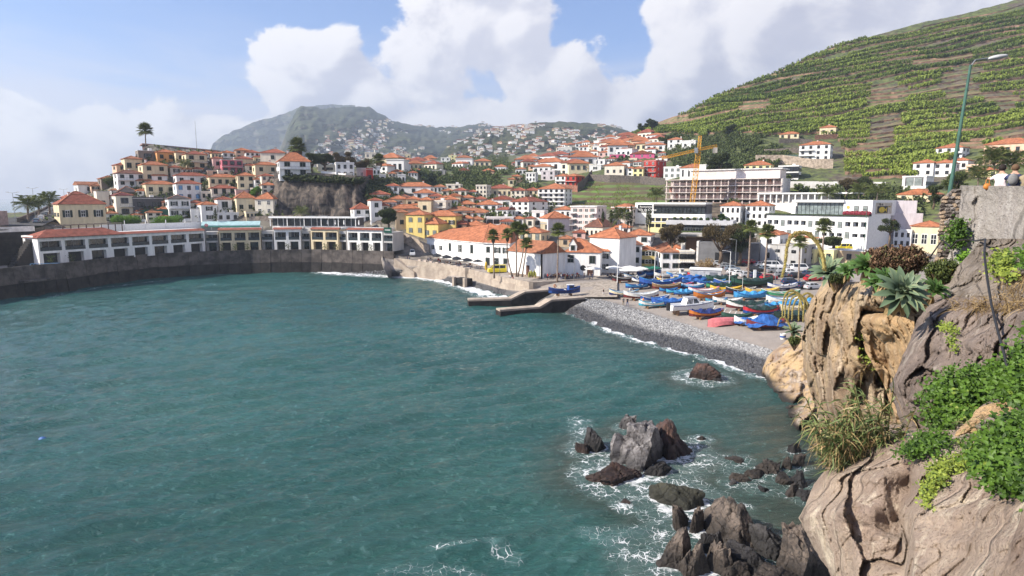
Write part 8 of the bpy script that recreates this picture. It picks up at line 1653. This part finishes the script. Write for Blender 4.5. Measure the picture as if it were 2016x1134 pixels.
v = at(1990, 842, 10.9); P, F = boulder_mesh(92, .6, .3, .22, None, sub=5, planes=14); o = npmesh('broken_rock', P, F, [M_CC], smooth=False); o.location = v; o.rotation_euler = (.1,-.3,.3); tag(o, 'brown rock just below the split pale rock', 'rock')
v = at(1715, 905, 14.2); P, F = boulder_mesh(93, .55, .3, .3, None, sub=5, planes=12); o = npmesh('broken_rock', P, F, [M_CC], smooth=False); o.location = v; tag(o, 'mauve brown stone behind the reed clump', 'rock')
M_SKIN = mat('skin', (.42,.25,.18), .7, .05, 5); M_HAIR = mat('hair_dark', (.02,.014,.012), .8); M_HAIRB = mat('hair_brown', (.12,.07,.04), .8)
def cloth(k): c = {'white':(.68,.66,.66),'black':(.02,.02,.025),'navy':(.03,.04,.09),'jeans':(.05,.09,.2),'orange':(.6,.2,.05),'red':(.4,.04,.04),'khaki':(.25,.2,.13),'grey':(.2,.2,.2),'pinkwhite':(.72,.62,.64)}[k]; return mat('cloth_'+k, c, .9, .1, 6)
def figure(J, E, R, mats, zones, name='person', sub=1):
    """J joints, E edges, R radii -> one continuous skin mesh; zones(z, x, y) -> material slot"""
    me = bpy.data.meshes.new(name); me.from_pydata([tuple(j) for j in J], E, []); o = bpy.data.objects.new(name, me); COL.objects.link(o); m = o.modifiers.new('s', 'SKIN'); me.skin_vertices[0].data[0].use_root = True
    for i, r in enumerate(R): me.skin_vertices[0].data[i].radius = (r, r) if not hasattr(r, '__len__') else r
    m.use_smooth_shade = True; s = o.modifiers.new('u', 'SUBSURF'); s.levels = sub; s.render_levels = sub
    dg = bpy.context.evaluated_depsgraph_get(); n = bpy.data.meshes.new_from_object(o.evaluated_get(dg)); bpy.data.objects.remove(o)
    for mm in mats: n.materials.append(mm)
    for p in n.polygons: p.material_index = zones(p.center); p.use_smooth = True
    n.name = name; return n
def stand_mesh(pose, seed=0):
    a = .18 if pose == 0 else .5; J = [(0,0,.95),(0,0,1.15),(0,0,1.42),(0,0,1.54),(0,-.01,1.68), (.19,0,1.40),(.25,-.02 if pose != 2 else -.2,1.13),(.24,-.10 if pose != 2 else -.38,.88 if pose != 2 else 1.2), (-.19,0,1.40),(-.25,0,1.13),(-.26,-.08,.88), (.1,0,.88),(.11,-.03-a*.25,.48),(.12,-a*.25+.1,.07),(.12,-.12-a*.2,.04), (-.1,0,.88),(-.11,a*.1,.48),(-.12,a*.7,.07),(-.12,a*.7-.15,.04)]
    E = [(0,1),(1,2),(2,3),(3,4),(2,5),(5,6),(6,7),(2,8),(8,9),(9,10),(0,11),(11,12),(12,13),(13,14),(0,15),(15,16),(16,17),(17,18)]
    R = [(.16,.12),(.14,.1),(.17,.11),.055,.1,.065,.045,.035,.065,.045,.035,.095,.062,.045,.04,.095,.062,.045,.04]
    def z(c):
        if c.z > 1.66 and c.y > -.06 or c.z > 1.74: return 3
        if c.z > 1.47 or (abs(c.x) > .2 and c.z < 1.2 and c.z > .7): return 0
        return 1 if c.z > .93 else 2
    return figure(J, E, R, [M_SKIN, cloth('white'), cloth('jeans'), M_HAIR], z)
SMESH = [stand_mesh(i) for i in range(3)]
def person(v, top, leg, rz, label, pose=0, s=1.0, group=None, hair=None):
    o = inst('person', SMESH[pose], None, v, (0,0,rz), (s,s,s))
    for i, m in ((1, cloth(top)), (2, cloth(leg))): o.material_slots[i].link = 'OBJECT'; o.material_slots[i].material = m
    return tag(o, label, 'person', group)
def ppx(px, py, z=None): return G(px, py) if z is None else on(px, py, z)
PP = [(1227,602,'grey','khaki',.4,'person in grey top standing left of a pair on the pebbles',0),(1235,603,'black','jeans',.2,'person in black top standing right of a pair on the pebbles',1),(1266,602,'orange','khaki',2,'person in orange bending beside the striped blue boat',2),(1188,583,'black','white',1,'person in black top walking on the slipway edge',1),
 (802,514,'navy','navy',0,'person in dark clothes left of a pair at the ramp',0),(806,514,'grey','jeans',.4,'person in grey right of a pair at the ramp',0),(1005,553,'white','navy',0,'person in white standing near the quay palms',0),(1010,556,'red','navy',1,'person in red standing near the quay palms',1),(1105,551,'white','jeans',1.5,'person in white walking in front of the cafe tables',1),(1113,551,'khaki','khaki',1,'person in khaki by the cafe tables',0),
 (1161,551,'grey','navy',2,'person in grey walking below the white awnings',1),(1166,551,'navy','navy',2.2,'person in navy walking below the white awnings',1),(1540,573,'white','white',0,'person in pale clothes standing between the palms by the boats',0),(1553,573,'khaki','black',.5,'person in khaki standing between the palms by the boats',0),(1535,620,'navy','jeans',1,'person working between boats under the flower arches',0),
 (1078,551,'red','black',2,'person in red beside the gable wall',0),(1139,551,'black','black',0,'person in black by the green door',0),(1150,549,'khaki','navy',1,'person in khaki left of the first white awning',0),(1300,555,'orange','navy',1,'person in orange among the boats',0),(1290,545,'white','navy',.4,'person in white under the green umbrellas',0),(1425,553,'white','grey',.4,'person in white by the post at the yard edge',0)]
for (px, py, t_, l_, rz, lb, ps) in PP: person(ppx(px, py), t_, l_, rz, lb, ps)
def seat_mesh():
    J = [(0,0,.5),(0,.02,.75),(0,.03,1.0),(0,.02,1.12),(0,0,1.24), (.19,.02,.98),(.23,-.08,.76),(.16,-.3,.72), (-.19,.02,.98),(-.23,-.08,.76),(-.16,-.3,.72), (.1,-.05,.5),(.11,-.42,.5),(.11,-.42,.08),(.11,-.54,.04), (-.1,-.05,.5),(-.11,-.42,.5),(-.11,-.42,.08),(-.11,-.54,.04)]
    E = [(0,1),(1,2),(2,3),(3,4),(2,5),(5,6),(6,7),(2,8),(8,9),(9,10),(0,11),(11,12),(12,13),(13,14),(0,15),(15,16),(16,17),(17,18)]; R = [(.16,.12),(.15,.11),(.17,.11),.055,.1,.065,.045,.035,.065,.045,.035,.095,.07,.05,.04,.095,.07,.05,.04]
    return figure(J, E, R, [M_SKIN, cloth('white'), cloth('jeans'), M_HAIR], lambda c: 3 if (c.z > 1.22 and c.y > -.05) or c.z > 1.3 else 0 if c.z > 1.06 or (c.y < -.2 and c.z > .62) else 1 if c.z > .58 else 2)
SEAT = seat_mesh()
cb = MB(); cb.box(-.22,.22,-.22,.22,.42,.46,M_BROWN); cb.box(-.22,.22,.2,.24,.46,.9,M_BROWN); [cb.bar((x,y,0),(x,y,.42),.02,M_BROWN) for x in (-.2,.2) for y in (-.2,.2)]; CH = cb.mesh('seat_frame')
tb = MB(); tb.lathe([(0,.0),(.25,.0),(.03,.04),(.03,.7),(.4,.72),(.4,.75),(0,.75)], mat('table_top', (.3,.18,.1), .5), 10); TBL = tb.mesh('cafe_table')
um = {}
def umbrella(v, r, h, col, label, grp):
    e = empty('umbrella', v, random.random(), label, 'umbrella', grp); b = MB(); b.bar((0,0,0),(0,0,h),.03,M_METAL,6); b.build('pole', e); b = MB(); n = 8; V = [(0,0,h+.35)]+[(r*math.cos(2*math.pi*i/n), r*math.sin(2*math.pi*i/n), h-.12) for i in range(n)]+[(r*math.cos(2*math.pi*i/n), r*math.sin(2*math.pi*i/n), h-.3) for i in range(n)]
    b.add(V, [(0,1+i,1+(i+1)%n) for i in range(n)]+[(1+i,1+n+i,1+n+(i+1)%n,1+(i+1)%n) for i in range(n)], col); b.build('canopy', e); return e
UB = mat('canvas_black', (.02,.022,.028), .8); UW = mat('canvas_white', (.7,.69,.66), .8); UG = mat('canvas_green', (.01,.13,.08), .7)
A0, A1 = wp(842,204,4.35), wp(952,181,3.95)
ORD = ['first','second','third','fourth','fifth','sixth','seventh','eighth','ninth','tenth','eleventh','twelfth']
def cafe(v, rz, tops, lab, grp):
    t = inst('cafe_table', TBL, None, v, (0,0,rz)); tag(t, 'small round cafe table '+lab, 'table', grp+' tables')
    for k, tp in enumerate(tops):
        a = rz+k*math.pi; d = Vector((math.sin(a), -math.cos(a), 0))*.65; c = inst('cafe_chair', CH, None, v+d, (0,0,a+math.pi)); tag(c, 'wooden cafe chair '+lab, 'chair', grp+' chairs')
        if tp: o = inst('person', SEAT, None, v+d, (0,0,a+math.pi)); o.material_slots[1].link = 'OBJECT'; o.material_slots[1].material = cloth(tp); tag(o, 'person in '+tp+' seated '+lab, 'person', grp+' guests')
g_ = random.Random(4)
for i in range(11):
    p = A0.lerp(A1, (i+.5)/11)+Vector((-.9-1.2*(i % 2), -1.2-1.3*(i % 2), 0)); umbrella(p, 1.5, 2.35, UB, ORD[i]+' black umbrella from the left along the white restaurant', 'black umbrellas of the harbour cafe'); cafe(p+Vector((.5,.1,0)), g_.uniform(0,3), [g_.choice(['white','khaki','red',None]), g_.choice(['navy','grey',None,'white'])], 'under the black umbrellas', 'black umbrella cafe')
for i in range(9):
    q = A0.lerp(A1, (i+.5)/9)+Vector((-3.2,-4.0,0)); b = MB(); b.box(-.6,.6,-.3,.3,0,.6,mat('planter_pale', (.55,.45,.38), .8)); tag(b.build('planter', loc=q, rz=-.7), 'pale planter box edging the harbour cafe', 'planter', 'planters of the harbour cafe')
for i, (px, py) in enumerate(((1168,548),(1209,546),(1240,546),(1248,551),(1260,548),(1236,551))): umbrella(G(px, py), 2.3, 2.7, UW, ['single white umbrella before the timber balcony','white umbrella left of the overlapping group','rear left umbrella of the overlapping white group','front umbrella of the overlapping white group','right umbrella of the overlapping white group','front left umbrella of the overlapping white group'][i], 'white cafe umbrellas')
for i, (px, py) in enumerate(((1273,547),(1288,546))): umbrella(G(px, py), 1.9, 2.6, UG, ('left','right')[i]+' dark green umbrella before the mustard yellow house', 'green cafe umbrellas')
for i in range(14):
    v = G(1074+i*4.6+g_.uniform(-1,1), 546+g_.uniform(-1.5,3)); cafe(v, g_.uniform(0,3), [g_.choice(['white','khaki','red','black','orange']), g_.choice(['navy','grey','white',None])], 'in the row along the gable wall', 'gable wall cafe')
for i in range(12):
    v = G(1200+i*7+g_.uniform(-1,1), 547+g_.uniform(-2,3)); cafe(v, g_.uniform(0,3), [g_.choice(['white','khaki',None,'black']), g_.choice(['navy','grey',None])], 'under the white umbrellas', 'white umbrella cafe')
def awn(x0, x1, py, Y, drop, col, label):
    a, c = at(x0, py, Y), at(x1, py, Y-.3); b = MB(); d = Vector((-.2,-1.5,-drop)); b.add([a, c, c+d, a+d, a+d-Vector((0,0,.25)), c+d-Vector((0,0,.25))], [(3,2,1,0),(5,4,3,2)][:1]+[(3,4,5,2)], col); tag(b.build('awning'), label, 'awning')
awn(1302,1339,514,177.5,.5,mat('canvas_red', (.5,.03,.05), .8),'red awning over the ground floor of the corner house'); awn(1339,1366,515,177,.5,UG,'green awning below the black balcony'); awn(1143,1182,519,173,.7,UG,'dark green awning under the timber balcony')
def lamp(px, py, h, label, double=True, Y=None, col=None):
    v = G(px, py) if Y is None else at(px, py, Y); col = col or M_METAL; e = empty('street_lamp', v, 0, label, 'street lamp'); b = MB(); b.bar((0,0,-.5),(0,0,h),.09,col,6,.055); b.build('pole', e)
    for s in ((-1,1) if double else (-1,)): b = MB(); b.bar((0,0,h),(s*1.6,0,h+.25),.045,col,5); b.build('arm', e); b = MB(); b.box(s*1.5-.35,s*1.5+.35,-.12,.12,h+.2,h+.32,mat('lamp_housing', (.5,.5,.5), .4)); b.build('lamp_head', e)
lamp(31,438,8.4,'leftmost double armed lamp on the sea road',Y=181); lamp(70,430,9.2,'second double armed lamp on the sea road',Y=196); lamp(128,402,6,'far double armed lamp behind the cream corner house',Y=262)
lamp(1447,530,8,'lamp behind the white cars',False); lamp(1435,570,8.5,'slim lamp at the edge of the car park left of the palms',False,col=M_WHITE); lamp(1525,573,10,'curved lamp between the middle palms',False); lamp(1215,560,8,'lamp in front of the tall white house',False,col=M_WHITE); lamp(1288,556,7.5,'lamp before the mustard yellow house',False,col=M_WHITE); lamp(1698,520,13,'tall green lamp in front of the white hotel',False,Y=150,col=M_GP); lamp(1130,553,5.5,'flag pole lamp by the green door',False); lamp(984,552,5,'lamp above the yellow van',False)
v = G(1485, 560); b = MB(); b.box(-.3,.3,-.15,.15,0,3.4,M_WHITE); tag(b.build('information_column', loc=v), 'white upright information column between the left palms', 'sign')
v = at(388,300,300); b = MB(); b.bar((0,0,-6),(0,0,14.5),.16,M_METAL,5,.06); tag(b.build('mast', loc=v), 'thin mast rising from the hilltop building', 'mast')
v = on(84,868,0); b = MB(); b.ball((0,0,.1), .42, bc('tarp'), 12, (1,.7,.8)); b.bar((.2,0,.1),(.55,.1,.25),.07,bc('navy'),6); tag(b.build('buoy', loc=v, smooth=True), 'small blue buoy floating alone on the left', 'buoy')
v = G(1048, 552); e = empty('cactus', v+Vector((0,0,.6)), 0, 'yellow green cactus clump at the corner of the quay wall', 'cactus')
for k in range(7): b = MB(); x = (k-3)*.28; b.ball((x, (k % 2)*.3, .8+.25*(k % 3)), .34, mat('cactus_green', (.3,.3,.07), .8, .2, 4), 8, (.7,.7,2.2)); b.build('column', e, smooth=True)
v = G(957, 533); e = empty('surfboard_stand', v, 0, 'upright yellow and green kayak standing by the planters', 'kayak'); b = MB(); b.ball((0,0,1.35), .4, bc('yellow'), 10, (1,.35,3.3)); b.build('hull', e, smooth=True); b = MB(); b.ball((0,-.06,1.35), .2, bc('green'), 8, (1,.5,3.0)); b.build('cockpit', e, smooth=True)
b = MB(); mL = mat('painted_line', (.6,.6,.57), .8, .1, 3)
def gl(px, py): p = G(px, py); return Vector((p.x, p.y, p.z+.035))
a0, a1, c0, c1 = gl(1402,600), gl(1470,622), gl(1424,628), gl(1496,628)
def strip(a, c, w_=.09): d = (c-a).normalized(); n = Vector((-d.y, d.x, 0))*w_; b.poly([a-n, c-n, c+n, a+n], mL)
for k in range(8): x = 1408+k*10.5; strip(gl(x, 603+k*2.6), gl(x-9+k*.6, 616+k*2.0))
strip(gl(1404,602), gl(1492,622)); strip(gl(1398,615), gl(1480,632)); tag(b.build('painted_bays'), kind='structure')
def wall_person(loc, rz, shirt, trou, hairm, label, long=False, hug=1, scale=1.0):
    J = [(0,0,.08),(0,-.02,.28),(0,-.01,.50),(0,0,.62),(0,.02,.76), (.19,-.01,.47),(.27*1 if hug > 0 else .24,-.02,.30),(.42 if hug > 0 else .18,-.06,.22) , (-.19,-.01,.47),(-.34 if hug > 0 else -.27,.08,.40),(-.5 if hug > 0 else -.2,.2,.44), (.11,.05,.06),(.12,.45,.08),(.12,.5,-.35), (-.11,.05,.06),(-.12,.45,.08),(-.12,.5,-.35)]
    E = [(0,1),(1,2),(2,3),(3,4),(2,5),(5,6),(6,7),(2,8),(8,9),(9,10),(0,11),(11,12),(12,13),(0,14),(14,15),(15,16)]; R = [(.19,.14),(.16,.11),(.19,.11),.055,.105,.075,.05,.035,.075,.05,.035,.1,.075,.05,.1,.075,.05]
    def z(c): return 3 if (c.z > .70 and c.y < .09) or c.z > .82 else 0 if c.z > .57 or (abs(c.x) > .36) else 1 if c.z > .14 else 2
    n = figure(J, E, R, [M_SKIN, cloth(shirt), cloth(trou), hairm], z, sub=2); o = inst('person', n, None, loc, (0,0,rz), (scale,)*3); tag(o, label, 'person')
    h = MB(); h.ball((0,.0,.79), .118, hairm, 12, (1,1.05,1.08)); h.build('hair', o, smooth=True)
    if long: k = MB(); k.ball((0,-.09,.60), .1, hairm, 10, (.8,.6,1.6)); k.build('ponytail', o, smooth=True)
    for s in (-1, 1): k = MB(); k.ball((s*.115,.03,.77), .025, M_SKIN, 8, (.5,1,1.4)); k.build('ear', o, smooth=True)
    return o
vz = at(1968, 374, 22.3); z0 = vz.z+.02
p1 = at(1961, 374, 22.6); p2 = at(1984, 377, 22.1)
wall_person((p1.x+.22, p1.y+.1, z0-.02), -1.0, 'pinkwhite', 'black', M_HAIR, 'person in a white shirt with dark hair, sitting on the lookout wall with back turned', scale=1.0)
wall_person((p2.x+.22, p2.y+.05, z0-.04), -.8, 'navy', 'jeans', M_HAIRB, 'person in a dark jacket and jeans with grey backpack, sitting on the lookout wall', hug=-1, scale=1.0)
b = MB(); b.ball((0,0,0), .17, cloth('grey'), 10, (1,.7,1.25)); o = b.build('backpack', loc=(p2.x+.09, p2.y-.07, z0+.34), smooth=True); tag(o, 'light grey backpack worn on the back of the person in the dark jacket', 'backpack')
p3 = at(1937, 371, 22.9); e = empty('handbag', (p3.x+.15, p3.y+.05, z0), 0, 'orange handbag standing on the lookout wall left of the couple', 'handbag'); b = MB(); b.ball((0,0,.11), .14, mat('leather_orange', (.55,.2,.04), .5), 10, (1,.6,.85)); b.build('bag', e, smooth=True); b = MB(); b.tube([(-.08,0,.18),(-.05,0,.36),(.05,0,.36),(.08,0,.18)], .014, mat('leather_orange', (.55,.2,.04), .5), 6); b.build('handle', e)
p4 = at(2013, 380, 21.6); wall_person((p4.x+.3, p4.y+.2, z0-.08), -.9, 'khaki', 'grey', M_HAIRB, 'person cut off by the right edge, sitting on the lookout wall', hug=-1)
g = np.random.default_rng(12); PB = []
for poly, n in (([(1100,578),(1150,582),(1235,604),(1330,632),(1430,664),(1530,692),(1560,740),(1530,760),(1500,750),(1400,712),(1300,686),(1200,655),(1120,620)], 26000), ([(640,540),(760,532),(800,530),(870,541),(940,556),(1000,570),(985,588),(900,562),(850,550),(760,546)], 4000)):
    xs = [p[0] for p in poly]; ys = [p[1] for p in poly]; px = g.uniform(min(xs), max(xs), n*3); py = g.uniform(min(ys), max(ys), n*3)**1.0; k = inpoly(px, py, poly); x, y, z = gp(px[k][:n], py[k][:n]); PB.append(np.stack([x, y, z], 1))
PB = np.concatenate(PB); N = len(PB); s = g.uniform(.09, .2, N)*np.where(g.random(N) < .06, 1.9, 1); oc = np.array([(1,0,0),(.3,.95,.1),(-.8,.6,0),(-.9,-.45,.1),(.2,-1,0),(0,0,.62),(.3,.1,.5)]); rot = g.uniform(0, 6.28, N); c_, s_ = np.cos(rot), np.sin(rot)
V = np.empty((N, 7, 3));
for i in range(7): ax, ay, az_ = oc[i]*g.uniform(.8,1.2,(N,3)).T if False else (oc[i][0]*g.uniform(.75,1.2,N), oc[i][1]*g.uniform(.6,1.0,N)+0*N, oc[i][2]*g.uniform(.7,1.3,N)); V[:, i, 0] = PB[:,0]+(ax*c_-ay*s_)*s; V[:, i, 1] = PB[:,1]+(ax*s_+ay*c_)*s; V[:, i, 2] = PB[:,2]+az_*s+.01
f = np.array([(0,1,6),(1,2,5),(1,5,6),(2,3,5),(3,4,5),(4,6,5),(4,0,6)]); F = (np.arange(N)[:,None,None]*7+f[None]).reshape(-1,3); m = bpy.data.materials.new('pebble'); m.use_nodes = True; t = m.node_tree; b_n = NB(t); p = t.nodes['Principled BSDF']
tn = b_n.n('ShaderNodeAttribute', attribute_name='tone').outputs['Fac']; wt_ = b_n.n('ShaderNodeAttribute', attribute_name='wet').outputs['Fac']; t.links.new(b_n.mix(wt_, b_n.mix(tn, (.13,.13,.135), (.36,.355,.35)), b_n.mix(tn, (.02,.02,.022), (.085,.085,.09))), p.inputs['Base Color']); t.links.new(b_n.ss(wt_, 0, 1, .9, .45), p.inputs['Roughness'])
wet = np.clip((1.55+.45*(fbm(PB[:,0]*.12, PB[:,1]*.12, 0, 3, 6)-.5)*2-PB[:,2])*2.2, 0, 1); tag(npmesh('pebbles', V.reshape(-1,3), F, [m], attrs={'tone': np.repeat(g.random(N)**1.3, 7), 'wet': np.repeat(wet, 7)}), 'grey and black pebbles of the beach', 'pebbles', kind='stuff')
b = MB(); b.box(-4500, 4500, -60, 6500, -12, 950, bpy.data.materials.new('haze')); hm = b.mats[0]; hm.use_nodes = True; t = hm.node_tree; t.nodes.clear(); pv = t.nodes.new('ShaderNodeVolumePrincipled'); pv.inputs['Density'].default_value = .00017; pv.inputs['Color'].default_value = (.72,.84,1,1); pv.inputs['Anisotropy'].default_value = .2; ou = t.nodes.new('ShaderNodeOutputMaterial'); t.links.new(pv.outputs[0], ou.inputs['Volume'])
tag(b.build('haze'), kind='stuff')
